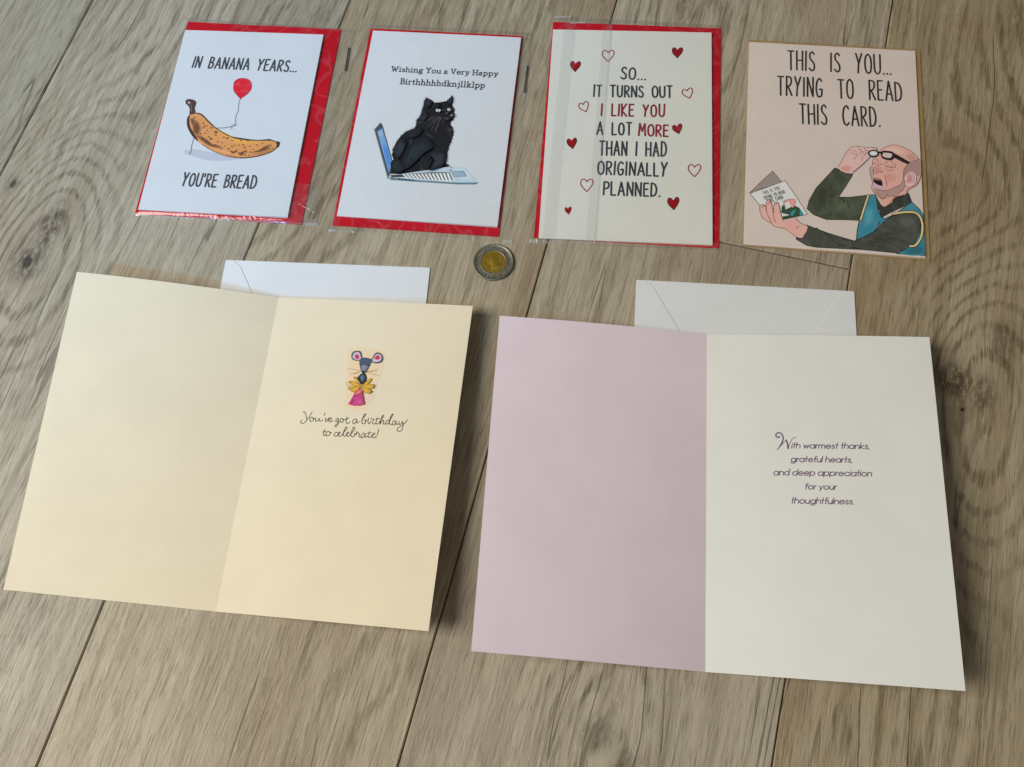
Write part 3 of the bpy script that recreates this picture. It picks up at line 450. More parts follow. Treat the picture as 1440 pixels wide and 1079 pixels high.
["l",[0.0657,0.062,0.071],0.82,[74.25,126.96,74.23,129.65]],["l",[0.0657,0.062,0.071],0.82,[73.68,129.64,74.23,129.65]],["l",[0.0657,0.062,0.071],0.82,[73.7,126.96,74.91,126.97]],["L",[0.0657,0.062,0.071],0.82,[74.23,128.66,74.78,129.56,75.65,129.57]],["l",[0.0657,0.062,0.071],0.82,[76.91,129.67,78.08,127.08]],["L",[0.0657,0.062,0.071],0.82,[79.32,129.69,78.24,126.99,77.6,125.83,76.83,125.73]],["l",[0.0657,0.062,0.071],0.82,[76.58,129.67,77.57,129.67]],["l",[0.0657,0.062,0.071],0.82,[78.66,129.68,79.65,129.69]],["l",[0.0657,0.062,0.071],0.82,[82.62,127.03,82.59,131.5]],["l",[0.0657,0.062,0.071],0.82,[85.47,127.05,85.43,131.53]],["l",[0.0657,0.062,0.071],0.82,[82.61,129.36,85.45,129.38]],["l",[0.0657,0.062,0.071],0.82,[82.08,127.03,83.39,127.04]],["l",[0.0657,0.062,0.071],0.82,[82.04,131.5,83.35,131.51]],["l",[0.0657,0.062,0.071],0.82,[84.81,127.05,86.13,127.06]],["l",[0.0657,0.062,0.071],0.82,[84.78,131.52,86.09,131.53]],["L",[0.0657,0.062,0.071],0.82,[87.2,129.21,88.02,129.85,88.79,129.54,88.9,128.87,88.92,127.3,89.47,127.08]],["L",[0.0657,0.062,0.071],0.82,[88.91,128.69,87.48,128.41,86.94,127.69,87.61,127.07,88.59,127.35,88.91,127.97]],["l",[0.0657,0.062,0.071],0.82,[90.92,129.78,90.95,125.75]],["l",[0.0657,0.062,0.071],0.82,[90.38,129.78,90.92,129.78]],["l",[0.0657,0.062,0.071],0.82,[90.41,125.75,91.72,125.76]],["L",[0.0657,0.062,0.071],0.82,[90.93,128.97,91.74,129.88,92.84,129.57,93.29,128.46,92.86,127.38,91.77,127.1,90.94,127.72]],["l",[0.0657,0.062,0.071],0.82,[94.86,129.81,94.9,125.78]],
["l",[0.0657,0.062,0.071],0.82,[94.32,129.81,94.86,129.81]],["l",[0.0657,0.062,0.071],0.82,[94.35,125.78,95.66,125.79]],["L",[0.0657,0.062,0.071],0.82,[94.87,129.01,95.68,129.91,96.78,129.6,97.23,128.49,96.8,127.41,95.71,127.13,94.88,127.75]],["l",[0.0657,0.062,0.071],0.82,[98.59,129.84,99.76,127.25]],["L",[0.0657,0.062,0.071],0.82,[101.0,129.86,99.92,127.17,99.27,126.0,98.51,125.9]],["l",[0.0657,0.062,0.071],0.82,[98.26,129.84,99.24,129.85]],["l",[0.0657,0.062,0.071],0.82,[100.34,129.85,101.32,129.86]],["l",[0.0657,0.062,0.071],0.883,[29.21,115.45,29.19,120.34]],["l",[0.0657,0.062,0.071],0.883,[28.66,115.45,29.32,115.45]],["l",[0.0657,0.062,0.071],0.883,[28.64,120.34,29.3,120.34]],["L",[0.0657,0.062,0.071],0.883,[29.19,120.34,30.83,120.2,31.28,119.23,30.62,118.2,29.2,118.04]],["L",[0.0657,0.062,0.071],0.883,[29.2,118.04,31.12,117.9,31.62,116.78,30.97,115.61,29.21,115.45]],["l",[0.0657,0.062,0.071],0.883,[33.25,118.4,33.27,115.47]],["l",[0.0657,0.062,0.071],0.883,[32.6,118.4,33.25,118.4]],["l",[0.0657,0.062,0.071],0.883,[32.61,115.47,33.93,115.48]],["l",[0.0657,0.062,0.071],0.883,[33.25,119.77,33.25,120.02]],["l",[0.0657,0.062,0.071],0.883,[35.41,115.48,35.39,118.42]],["l",[0.0657,0.062,0.071],0.883,[34.84,118.41,35.39,118.42]],["l",[0.0657,0.062,0.071],0.883,[34.86,115.48,36.07,115.49]],["L",[0.0657,0.062,0.071],0.883,[35.4,117.34,35.94,118.32,36.82,118.33]],["L",[0.0657,0.062,0.071],0.883,[38.51,119.51,38.52,116.97,38.75,115.7,39.63,115.8]],["l",[0.0657,0.062,0.071],0.883,[37.75,118.43,39.5,118.44]],
["l",[0.0657,0.062,0.071],0.883,[41.0,115.51,40.97,120.4]],["l",[0.0657,0.062,0.071],0.883,[40.53,120.4,40.97,120.4]],["l",[0.0657,0.062,0.071],0.883,[40.56,115.51,41.55,115.52]],["L",[0.0657,0.062,0.071],0.883,[40.99,117.47,41.64,118.45,42.41,118.55,43.01,117.97,43.07,116.99,43.08,115.53]],["l",[0.0657,0.062,0.071],0.883,[42.59,115.52,43.63,115.53]],["l",[0.0657,0.062,0.071],0.883,[44.95,115.54,44.92,120.42]],["l",[0.0657,0.062,0.071],0.883,[44.48,120.42,44.92,120.42]],["l",[0.0657,0.062,0.071],0.883,[44.51,115.53,45.49,115.54]],["L",[0.0657,0.062,0.071],0.883,[44.94,117.49,45.59,118.47,46.36,118.57,46.96,117.99,47.02,117.01,47.03,115.55]],["l",[0.0657,0.062,0.071],0.883,[46.54,115.54,47.58,115.55]],["l",[0.0657,0.062,0.071],0.883,[48.89,115.56,48.87,120.44]],["l",[0.0657,0.062,0.071],0.883,[48.43,120.44,48.87,120.44]],["l",[0.0657,0.062,0.071],0.883,[48.46,115.55,49.44,115.56]],["L",[0.0657,0.062,0.071],0.883,[48.88,117.51,49.54,118.49,50.3,118.59,50.91,118.01,50.97,117.03,50.98,115.57]],["l",[0.0657,0.062,0.071],0.883,[50.48,115.56,51.53,115.57]],["l",[0.0657,0.062,0.071],0.883,[52.84,115.58,52.81,120.46]],["l",[0.0657,0.062,0.071],0.883,[52.38,120.46,52.81,120.46]],["l",[0.0657,0.062,0.071],0.883,[52.4,115.58,53.39,115.58]],["L",[0.0657,0.062,0.071],0.883,[52.83,117.53,53.48,118.51,54.25,118.61,54.86,118.03,54.92,117.05,54.92,115.59]],["l",[0.0657,0.062,0.071],0.883,[54.43,115.59,55.47,115.59]],["l",[0.0657,0.062,0.071],0.883,[56.79,115.6,56.76,120.49]],["l",[0.0657,0.062,0.071],0.883,[56.32,120.48,56.76,120.49]],
["l",[0.0657,0.062,0.071],0.883,[56.35,115.6,57.34,115.6]],["L",[0.0657,0.062,0.071],0.883,[56.78,117.55,57.43,118.53,58.2,118.64,58.8,118.05,58.86,117.08,58.87,115.61]],["l",[0.0657,0.062,0.071],0.883,[58.38,115.61,59.42,115.61]],["l",[0.0657,0.062,0.071],0.883,[62.79,120.52,62.82,115.63,63.37,115.63]],["l",[0.0657,0.062,0.071],0.883,[62.24,120.51,62.79,120.52]],["L",[0.0657,0.062,0.071],0.883,[62.81,117.83,61.92,118.66,60.83,118.31,60.4,117.08,60.84,115.91,61.83,115.63,62.81,116.41]],["l",[0.0657,0.062,0.071],0.883,[64.79,115.64,64.77,120.53]],["l",[0.0657,0.062,0.071],0.883,[64.22,120.53,64.77,120.53]],["l",[0.0657,0.062,0.071],0.883,[64.24,115.64,65.45,115.64]],["l",[0.0657,0.062,0.071],0.883,[66.69,118.58,64.89,116.96]],["l",[0.0657,0.062,0.071],0.883,[65.44,117.4,66.77,115.65]],["l",[0.0657,0.062,0.071],0.883,[66.22,115.65,67.31,115.65]],["l",[0.0657,0.062,0.071],0.883,[66.09,118.58,67.19,118.59]],["l",[0.0657,0.062,0.071],0.883,[68.63,115.66,68.61,118.59]],["l",[0.0657,0.062,0.071],0.883,[68.17,118.59,68.61,118.59]],["l",[0.0657,0.062,0.071],0.883,[68.19,115.66,69.18,115.66]],["L",[0.0657,0.062,0.071],0.883,[68.62,117.62,69.27,118.6,70.04,118.7,70.64,118.12,70.7,117.14,70.71,115.67]],["l",[0.0657,0.062,0.071],0.883,[70.22,115.67,71.26,115.68]],["L",[0.0657,0.062,0.071],0.883,[73.22,118.62,73.23,115.69,72.91,114.41,72.14,114.41]],["l",[0.0657,0.062,0.071],0.883,[72.45,118.61,73.22,118.62]],["l",[0.0657,0.062,0.071],0.883,[73.21,119.99,73.21,120.23]],["l",[0.0657,0.062,0.071],0.883,[75.18,120.58,75.21,115.7]],
["l",[0.0657,0.062,0.071],0.883,[74.58,120.58,75.18,120.58]],["l",[0.0657,0.062,0.071],0.883,[74.49,115.69,75.92,115.7]],["l",[0.0657,0.062,0.071],0.883,[77.54,120.6,77.56,115.71]],["l",[0.0657,0.062,0.071],0.883,[76.94,120.59,77.54,120.6]],["l",[0.0657,0.062,0.071],0.883,[76.85,115.71,78.28,115.71]],["l",[0.0657,0.062,0.071],0.883,[79.76,115.72,79.73,120.61]],["l",[0.0657,0.062,0.071],0.883,[79.18,120.61,79.73,120.61]],["l",[0.0657,0.062,0.071],0.883,[79.21,115.72,80.42,115.73]],["l",[0.0657,0.062,0.071],0.883,[81.66,118.66,79.86,117.04]],["l",[0.0657,0.062,0.071],0.883,[80.41,117.48,81.73,115.73]],["l",[0.0657,0.062,0.071],0.883,[81.18,115.73,82.28,115.73]],["l",[0.0657,0.062,0.071],0.883,[81.06,118.66,82.15,118.67]],["l",[0.0657,0.062,0.071],0.883,[83.84,120.63,83.87,115.74]],["l",[0.0657,0.062,0.071],0.883,[83.24,120.63,83.84,120.63]],["l",[0.0657,0.062,0.071],0.883,[83.16,115.74,84.58,115.75]],["l",[0.0657,0.062,0.071],0.883,[86.05,118.69,86.07,114.29]],["l",[0.0657,0.062,0.071],0.883,[85.5,118.68,86.05,118.69]],["l",[0.0657,0.062,0.071],0.883,[85.52,114.29,86.84,114.29]],["L",[0.0657,0.062,0.071],0.883,[86.05,117.81,86.87,118.79,87.97,118.45,88.41,117.23,87.98,116.06,86.88,115.76,86.06,116.44]],["l",[0.0657,0.062,0.071],0.883,[89.99,118.71,90.02,114.31]],["l",[0.0657,0.062,0.071],0.883,[89.45,118.71,89.99,118.71]],["l",[0.0657,0.062,0.071],0.883,[89.47,114.31,90.78,114.31]],["L",[0.0657,0.062,0.071],0.883,[90.0,117.83,90.82,118.81,91.91,118.47,92.36,117.26,91.93,116.08,90.83,115.78,90.01,116.46]],
]],
 ['laptop_drawing', [
["p",[0.4738,0.5153,0.5212],0,[15.14,73.99,18.89,80.53,20.07,79.14,16.12,73.37]],["p",[0.0846,0.0898,0.1001],0,[15.5,73.59,19.16,80.2,21.14,77.92,33.45,47.3,33.21,38.11,32.18,32.4]],["l",[0.4074,0.4471,0.454],0.512,[15.28,74.0,32.0,32.63]],["p",[0.2151,0.4214,0.6965],0,[17.92,72.3,21.24,75.32,32.73,47.24,31.53,38.64]],["p",[0.1817,0.3874,0.7048],0,[22.97,61.98,26.48,62.25,32.93,46.47,31.83,37.42]],["p",[0.1516,0.3552,0.7132],0,[23.81,60.48,26.79,60.71,32.29,47.28,31.35,39.57]],["p",[0.1246,0.3245,0.7216],0,[24.65,58.99,27.11,59.18,31.64,48.1,30.87,41.72]],["p",[0.1007,0.2955,0.7301],0,[25.48,57.49,27.42,57.64,30.99,48.92,30.38,43.88]],["p",[0.2566,0.4438,0.6801],0,[18.2,71.78,21.12,74.42,23.07,69.26,20.08,67.1]],["p",[0.3269,0.4788,0.6559],0,[18.74,71.52,21.01,73.57,22.52,69.56,20.2,67.89]],["p",[0.4074,0.5153,0.6322],0,[19.28,71.27,20.9,72.73,21.97,69.87,20.32,68.68]],["p",[0.6084,0.7027,0.7472],0,[32.2,35.13,76.3,46.3,86.46,45.93,98.02,34.13,95.87,32.9,82.36,32.08,56.45,32.33,34.06,32.38]],["p",[0.643,0.7372,0.7734],0,[77.79,45.5,85.86,45.67,94.16,36.6,84.71,34.94]],["p",[0.6971,0.7908,0.8135],0,[79.54,44.42,85.81,44.55,92.26,37.51,84.92,36.21]],["p",[0.7538,0.8467,0.8549],0,[81.3,43.34,85.76,43.43,90.36,38.41,85.13,37.49]],["p",[0.1377,0.2375,0.289],0,[32.72,34.09,56.34,33.15,82.22,33.21,98.01,34.29,95.9,32.65,82.4,31.75,56.51,31.85,33.98,31.96]],["p",[0.0702,0.0706,0.0755],0,[33.16,36.03,42.77,37.2,44.49,35.27,34.53,34.07]],["p",[0.1663,0.179,0.1917],0,[40.98,37.06,62.56,40.57,75.82,41.44,78.74,35.24,63.42,34.03,43.81,34.96]],
["p",[0.8974,0.8852,0.8364],0,[41.88,37.25,43.38,37.4,45.53,35.63,44.05,35.57]],["p",[0.8974,0.8852,0.8364],0,[44.54,37.52,46.04,37.68,48.15,35.74,46.67,35.68]],["p",[0.8974,0.8852,0.8364],0,[47.19,37.8,48.69,37.95,50.77,35.86,49.29,35.79]],["p",[0.8974,0.8852,0.8364],0,[49.85,38.07,51.35,38.22,53.39,35.97,51.91,35.91]],["p",[0.8974,0.8852,0.8364],0,[52.51,38.34,54.01,38.5,56.01,36.08,54.53,36.02]],["p",[0.8974,0.8852,0.8364],0,[55.17,38.62,56.66,38.77,58.63,36.19,57.15,36.13]],["p",[0.8974,0.8852,0.8364],0,[57.82,38.89,59.32,39.04,61.24,36.31,59.77,36.24]],["p",[0.8974,0.8852,0.8364],0,[60.48,39.16,61.98,39.31,63.86,36.42,62.39,36.36]],["p",[0.8974,0.8852,0.8364],0,[63.13,39.43,64.63,39.59,66.48,36.53,65.0,36.47]],["p",[0.8974,0.8852,0.8364],0,[65.79,39.71,67.29,39.86,69.09,36.64,67.62,36.58]],["p",[0.8974,0.8852,0.8364],0,[68.44,39.98,69.94,40.13,71.7,36.76,70.23,36.69]],["p",[0.8974,0.8852,0.8364],0,[71.1,40.25,72.59,40.41,74.32,36.87,72.84,36.81]],["p",[0.8974,0.8852,0.8364],0,[73.75,40.52,75.25,40.68,76.93,36.98,75.46,36.92]],["p",[0.8974,0.8852,0.8364],0,[42.96,36.41,44.45,36.52,46.6,34.75,45.13,34.73]],["p",[0.8974,0.8852,0.8364],0,[45.6,36.61,47.09,36.71,49.2,34.78,47.73,34.76]],["p",[0.8974,0.8852,0.8364],0,[48.24,36.8,49.73,36.91,51.8,34.82,50.33,34.8]],["p",[0.8974,0.8852,0.8364],0,[50.88,36.99,52.37,37.1,54.4,34.85,52.94,34.83]],["p",[0.8974,0.8852,0.8364],0,[53.52,37.19,55.0,37.29,57.0,34.88,55.54,34.86]],["p",[0.8974,0.8852,0.8364],0,[56.15,37.38,57.64,37.49,59.6,34.92,58.14,34.9]],
["p",[0.8974,0.8852,0.8364],0,[58.79,37.57,60.28,37.68,62.2,34.95,60.73,34.93]],["p",[0.8974,0.8852,0.8364],0,[61.43,37.76,62.91,37.87,64.8,34.98,63.33,34.96]],["p",[0.8974,0.8852,0.8364],0,[64.06,37.96,65.55,38.07,67.39,35.02,65.93,35.0]],["p",[0.8974,0.8852,0.8364],0,[66.7,38.15,68.19,38.26,69.99,35.05,68.52,35.03]],["p",[0.8974,0.8852,0.8364],0,[69.33,38.34,70.82,38.45,72.58,35.08,71.12,35.06]],["p",[0.8974,0.8852,0.8364],0,[71.97,38.54,73.45,38.64,75.17,35.12,73.71,35.1]],["p",[0.8974,0.8852,0.8364],0,[74.6,38.73,76.09,38.84,77.76,35.15,76.3,35.13]],["p",[0.8974,0.8852,0.8364],0,[44.04,35.58,45.52,35.64,47.66,33.87,46.21,33.9]],["p",[0.8974,0.8852,0.8364],0,[46.66,35.69,48.14,35.75,50.25,33.82,48.79,33.85]],["p",[0.8974,0.8852,0.8364],0,[49.28,35.8,50.76,35.87,52.83,33.78,51.37,33.8]],["p",[0.8974,0.8852,0.8364],0,[51.9,35.92,53.38,35.98,55.41,33.73,53.96,33.76]],["p",[0.8974,0.8852,0.8364],0,[54.52,36.03,56.0,36.09,57.99,33.69,56.54,33.71]],["p",[0.8974,0.8852,0.8364],0,[57.14,36.14,58.62,36.21,60.57,33.64,59.12,33.67]],["p",[0.8974,0.8852,0.8364],0,[59.76,36.26,61.23,36.32,63.15,33.59,61.7,33.62]],["p",[0.8974,0.8852,0.8364],0,[62.38,36.37,63.85,36.43,65.73,33.55,64.28,33.57]],["p",[0.8974,0.8852,0.8364],0,[64.99,36.48,66.47,36.55,68.3,33.5,66.85,33.53]],["p",[0.8974,0.8852,0.8364],0,[67.61,36.6,69.08,36.66,70.88,33.46,69.43,33.48]],["p",[0.8974,0.8852,0.8364],0,[70.22,36.71,71.7,36.77,73.45,33.41,72.0,33.44]],["p",[0.8974,0.8852,0.8364],0,[72.83,36.82,74.31,36.89,76.02,33.36,74.57,33.39]],
["p",[0.8974,0.8852,0.8364],0,[75.45,36.94,76.92,37.0,78.59,33.32,77.14,33.34]],["p",[0.2151,0.3164,0.3747],0,[76.85,41.86,85.49,43.2,88.91,38.59,79.67,37.62]],["p",[0.3585,0.4737,0.5424],0,[77.48,41.41,85.27,42.6,88.0,38.93,79.91,38.05]],["p",[0.033,0.0339,0.0378],0,[39.66,33.65,40.82,33.66,40.97,32.6,39.81,32.59]],["p",[0.033,0.0339,0.0378],0,[41.7,33.56,42.85,33.57,43.0,32.51,41.85,32.5]],["p",[0.033,0.0339,0.0378],0,[43.73,33.47,44.89,33.48,45.04,32.42,43.88,32.41]],["p",[0.033,0.0339,0.0378],0,[45.77,33.39,46.92,33.39,47.07,32.34,45.92,32.33]],["p",[0.033,0.0339,0.0378],0,[47.8,33.3,48.96,33.31,49.1,32.25,47.95,32.24]],["p",[0.033,0.0339,0.0378],0,[49.84,33.21,50.99,33.22,51.14,32.16,49.98,32.15]],]],
 ['cat_drawing', [
["p",[0.0109,0.0118,0.0152],0,[50.4,104.58,53.67,102.52,56.96,100.28,62.09,101.03,65.66,102.36,67.9,105.37,69.65,107.55,70.51,103.61,70.23,99.17,72.43,95.81,73.36,90.62,73.01,86.23,71.07,83.91,71.73,81.61,73.81,78.49,74.87,73.41,73.97,68.2,73.04,63.87,72.39,57.9,72.01,52.82,72.1,48.64,74.72,47.34,76.63,44.83,76.12,41.88,71.96,40.56,62.66,39.83,55.71,37.8,47.14,36.96,37.69,37.21,33.0,37.09,31.42,37.97,33.32,42.27,33.91,48.17,31.94,53.07,31.92,57.72,33.15,63.35,35.91,69.72,39.7,74.15,44.89,76.7,45.94,79.81,45.57,84.13,47.81,87.8,48.37,93.54,48.95,97.55,48.95,101.98]],["l",[0.0125,0.0134,0.017],0.234,[53.35,102.79,53.93,102.25]],["l",[0.0125,0.0134,0.017],0.234,[52.52,103.16,52.97,103.11]],["l",[0.0125,0.0134,0.017],0.234,[51.09,104.12,51.47,103.97]],["l",[0.0125,0.0134,0.017],0.234,[53.21,102.92,53.26,102.6]],["l",[0.0125,0.0134,0.017],0.234,[50.46,104.88,50.39,104.03]],["l",[0.0125,0.0134,0.017],0.234,[54.91,101.74,55.45,101.21]],["l",[0.0125,0.0134,0.017],0.234,[54.17,102.23,54.36,101.96]],["l",[0.0125,0.0134,0.017],0.234,[55.98,101.18,56.26,100.38]],["l",[0.0125,0.0134,0.017],0.234,[55.42,101.58,55.34,100.98]],["l",[0.0125,0.0134,0.017],0.234,[55.33,101.53,55.52,101.04]],["l",[0.0125,0.0134,0.017],0.234,[58.93,100.58,59.11,100.57]],["l",[0.0125,0.0134,0.017],0.234,[58.84,100.61,58.97,100.48]],["l",[0.0125,0.0134,0.017],0.234,[59.7,100.76,59.99,100.59]],["l",[0.0125,0.0134,0.017],0.234,[60.23,100.84,60.24,100.62]],["l",[0.0125,0.0134,0.017],0.234,[61.58,101.08,61.84,100.78]],["l",[0.0125,0.0134,0.017],0.234,[61.63,101.13,61.56,100.67]],
["l",[0.0125,0.0134,0.017],0.234,[61.29,100.85,61.31,101.01]],["l",[0.0125,0.0134,0.017],0.234,[64.14,102.12,64.36,101.33]],["l",[0.0125,0.0134,0.017],0.234,[64.06,101.85,63.71,101.47]],["l",[0.0125,0.0134,0.017],0.234,[62.59,101.41,62.49,100.85]],["l",[0.0125,0.0134,0.017],0.234,[62.21,101.29,62.37,100.76]],["l",[0.0125,0.0134,0.017],0.234,[64.15,101.97,64.1,101.48]],["l",[0.0125,0.0134,0.017],0.234,[66.87,103.9,66.69,103.88]],["l",[0.0125,0.0134,0.017],0.234,[66.62,103.49,66.23,103.39]],["l",[0.0125,0.0134,0.017],0.234,[66.73,103.94,66.69,103.51]],["l",[0.0125,0.0134,0.017],0.234,[66.29,103.45,66.16,102.63]],["l",[0.0125,0.0134,0.017],0.234,[68.02,105.55,67.57,104.91]],["l",[0.0125,0.0134,0.017],0.234,[69.23,106.84,68.85,106.86]],["l",[0.0125,0.0134,0.017],0.234,[68.9,107.0,69.08,106.2]],["l",[0.0125,0.0134,0.017],0.234,[68.78,106.52,68.34,105.82]],["l",[0.0125,0.0134,0.017],0.234,[69.79,106.1,70.49,105.08]],["l",[0.0125,0.0134,0.017],0.234,[70.53,103.99,70.41,103.26]],["l",[0.0125,0.0134,0.017],0.234,[69.5,107.7,69.98,106.93]],["l",[0.0125,0.0134,0.017],0.234,[69.79,106.12,70.43,105.29]],["l",[0.0125,0.0134,0.017],0.234,[69.54,107.71,69.85,107.22]],["l",[0.0125,0.0134,0.017],0.234,[70.24,102.22,70.66,101.08]],["l",[0.0125,0.0134,0.017],0.234,[70.25,100.67,70.41,99.97]],["l",[0.0125,0.0134,0.017],0.234,[70.22,100.41,70.43,99.9]],["l",[0.0125,0.0134,0.017],0.234,[70.21,100.72,70.46,99.65]],["l",[0.0125,0.0134,0.017],0.234,[70.17,100.39,70.5,99.66]],["l",[0.0125,0.0134,0.017],0.234,[70.94,98.04,71.21,97.76]],
["l",[0.0125,0.0134,0.017],0.234,[71.99,96.26,72.78,95.63]],["l",[0.0125,0.0134,0.017],0.234,[70.32,99.21,70.6,98.31]],["l",[0.0125,0.0134,0.017],0.234,[71.94,96.25,72.58,96.1]],["l",[0.0125,0.0134,0.017],0.234,[70.69,98.57,70.77,98.17]],["l",[0.0125,0.0134,0.017],0.234,[72.54,95.46,72.54,94.74]],["l",[0.0125,0.0134,0.017],0.234,[73.14,91.17,73.59,90.44]],["l",[0.0125,0.0134,0.017],0.234,[73.05,91.14,73.72,90.66]],["l",[0.0125,0.0134,0.017],0.234,[73.19,91.42,73.41,90.55]],["l",[0.0125,0.0134,0.017],0.234,[72.47,94.2,73.2,93.87]],["l",[0.0125,0.0134,0.017],0.234,[72.47,94.8,72.93,94.28]],["l",[0.0125,0.0134,0.017],0.234,[73.21,89.16,73.24,88.44]],["l",[0.0125,0.0134,0.017],0.234,[73.2,89.88,73.4,89.1]],["l",[0.0125,0.0134,0.017],0.234,[72.8,86.58,73.41,86.24]],["l",[0.0125,0.0134,0.017],0.234,[72.87,88.61,73.66,87.53]],["l",[0.0125,0.0134,0.017],0.234,[72.87,88.72,73.7,87.78]],["l",[0.0125,0.0134,0.017],0.234,[71.0,84.46,71.43,83.26]],["l",[0.0125,0.0134,0.017],0.234,[72.45,86.17,73.0,85.21]],["l",[0.0125,0.0134,0.017],0.234,[72.47,85.78,72.45,85.25]],["l",[0.0125,0.0134,0.017],0.234,[72.56,86.14,72.55,84.93]],["l",[0.0125,0.0134,0.017],0.234,[71.17,83.09,71.62,82.8]],["l",[0.0125,0.0134,0.017],0.234,[70.92,83.82,71.47,83.54]],["l",[0.0125,0.0134,0.017],0.234,[71.16,83.0,71.66,82.84]],["l",[0.0125,0.0134,0.017],0.234,[73.56,78.99,73.59,78.59]],["l",[0.0125,0.0134,0.017],0.234,[72.85,80.01,73.15,79.33]],["l",[0.0125,0.0134,0.017],0.234,[72.19,80.95,72.22,80.82]],["l",[0.0125,0.0134,0.017],0.234,[72.75,79.88,73.26,79.64]],
["l",[0.0125,0.0134,0.017],0.234,[74.23,76.44,74.34,75.92]],["l",[0.0125,0.0134,0.017],0.234,[74.46,75.27,74.66,74.55]],["l",[0.0125,0.0134,0.017],0.234,[73.95,76.72,74.73,75.87]],["l",[0.0125,0.0134,0.017],0.234,[74.13,76.54,74.48,75.96]],["l",[0.0125,0.0134,0.017],0.234,[74.06,76.23,74.82,75.39]],["l",[0.0125,0.0134,0.017],0.234,[73.71,78.03,74.32,77.58]],["l",[0.0125,0.0134,0.017],0.234,[74.06,69.91,74.47,69.09]],["l",[0.0125,0.0134,0.017],0.234,[74.64,72.77,74.88,72.37]],["l",[0.0125,0.0134,0.017],0.234,[74.09,70.06,74.43,68.94]],["l",[0.0125,0.0134,0.017],0.234,[74.0,69.19,74.23,68.38]],["l",[0.0125,0.0134,0.017],0.234,[74.64,72.97,74.96,72.47]],["l",[0.0125,0.0134,0.017],0.234,[74.21,70.04,74.26,69.19]],["l",[0.0125,0.0134,0.017],0.234,[74.07,69.62,74.36,69.11]],["l",[0.0125,0.0134,0.017],0.234,[73.45,66.72,73.74,65.64]],["l",[0.0125,0.0134,0.017],0.234,[73.49,67.28,74.0,66.21]],["l",[0.0125,0.0134,0.017],0.234,[73.2,66.45,74.02,65.45]],["l",[0.0125,0.0134,0.017],0.234,[73.01,64.85,73.5,64.2]],["l",[0.0125,0.0134,0.017],0.234,[73.46,67.23,74.09,66.51]],["l",[0.0125,0.0134,0.017],0.234,[72.92,63.74,73.09,62.85]],["l",[0.0125,0.0134,0.017],0.234,[72.33,58.51,72.57,57.59]],["l",[0.0125,0.0134,0.017],0.234,[72.83,63.21,73.14,62.62]],["l",[0.0125,0.0134,0.017],0.234,[72.66,61.47,72.89,60.68]],["l",[0.0125,0.0134,0.017],0.234,[72.32,58.26,72.54,57.57]],["l",[0.0125,0.0134,0.017],0.234,[72.45,60.44,72.95,59.62]],["l",[0.0125,0.0134,0.017],0.234,[72.44,61.09,73.18,60.49]],["l",[0.0125,0.0134,0.017],0.234,[72.43,59.92,72.8,58.92]],
["l",[0.0125,0.0134,0.017],0.234,[71.95,54.77,72.42,53.69]],["l",[0.0125,0.0134,0.017],0.234,[72.01,55.0,72.38,54.04]],["l",[0.0125,0.0134,0.017],0.234,[71.98,53.79,72.19,52.93]],["l",[0.0125,0.0134,0.017],0.234,[72.25,56.75,72.35,55.89]],["l",[0.0125,0.0134,0.017],0.234,[72.02,55.62,72.51,54.88]],["l",[0.0125,0.0134,0.017],0.234,[71.72,53.34,72.54,52.47]],["l",[0.0125,0.0134,0.017],0.234,[71.8,49.67,72.55,49.13]],["l",[0.0125,0.0134,0.017],0.234,[72.06,51.86,72.01,50.8]],["l",[0.0125,0.0134,0.017],0.234,[72.06,51.1,72.03,50.39]],["l",[0.0125,0.0134,0.017],0.234,[71.87,50.3,72.39,49.75]],["l",[0.0125,0.0134,0.017],0.234,[72.03,50.03,72.14,49.65]],["l",[0.0125,0.0134,0.017],0.234,[73.84,47.81,73.96,47.67]],["l",[0.0125,0.0134,0.017],0.234,[74.15,47.62,74.58,47.42]],["l",[0.0125,0.0134,0.017],0.234,[73.79,47.83,73.74,47.79]],["l",[0.0125,0.0134,0.017],0.234,[74.08,47.71,74.15,47.54]],["l",[0.0125,0.0134,0.017],0.234,[76.47,45.16,76.7,44.51]],["l",[0.0125,0.0134,0.017],0.234,[76.13,45.71,76.18,45.04]],["l",[0.0125,0.0134,0.017],0.234,[76.07,45.75,76.07,45.25]],["l",[0.0125,0.0134,0.017],0.234,[76.15,45.54,76.22,45.23]],["l",[0.0125,0.0134,0.017],0.234,[76.06,42.77,76.56,42.3]],["l",[0.0125,0.0134,0.017],0.234,[76.01,43.03,76.73,42.44]],["l",[0.0125,0.0134,0.017],0.234,[76.09,42.29,76.3,41.9]],["l",[0.0125,0.0134,0.017],0.234,[76.08,43.1,76.63,42.48]],["l",[0.0125,0.0134,0.017],0.234,[32.36,37.71,32.68,36.84]],["l",[0.0125,0.0134,0.017],0.234,[32.47,37.73,32.25,36.93]],["l",[0.0125,0.0134,0.017],0.234,[33.1,41.6,32.72,41.2]],
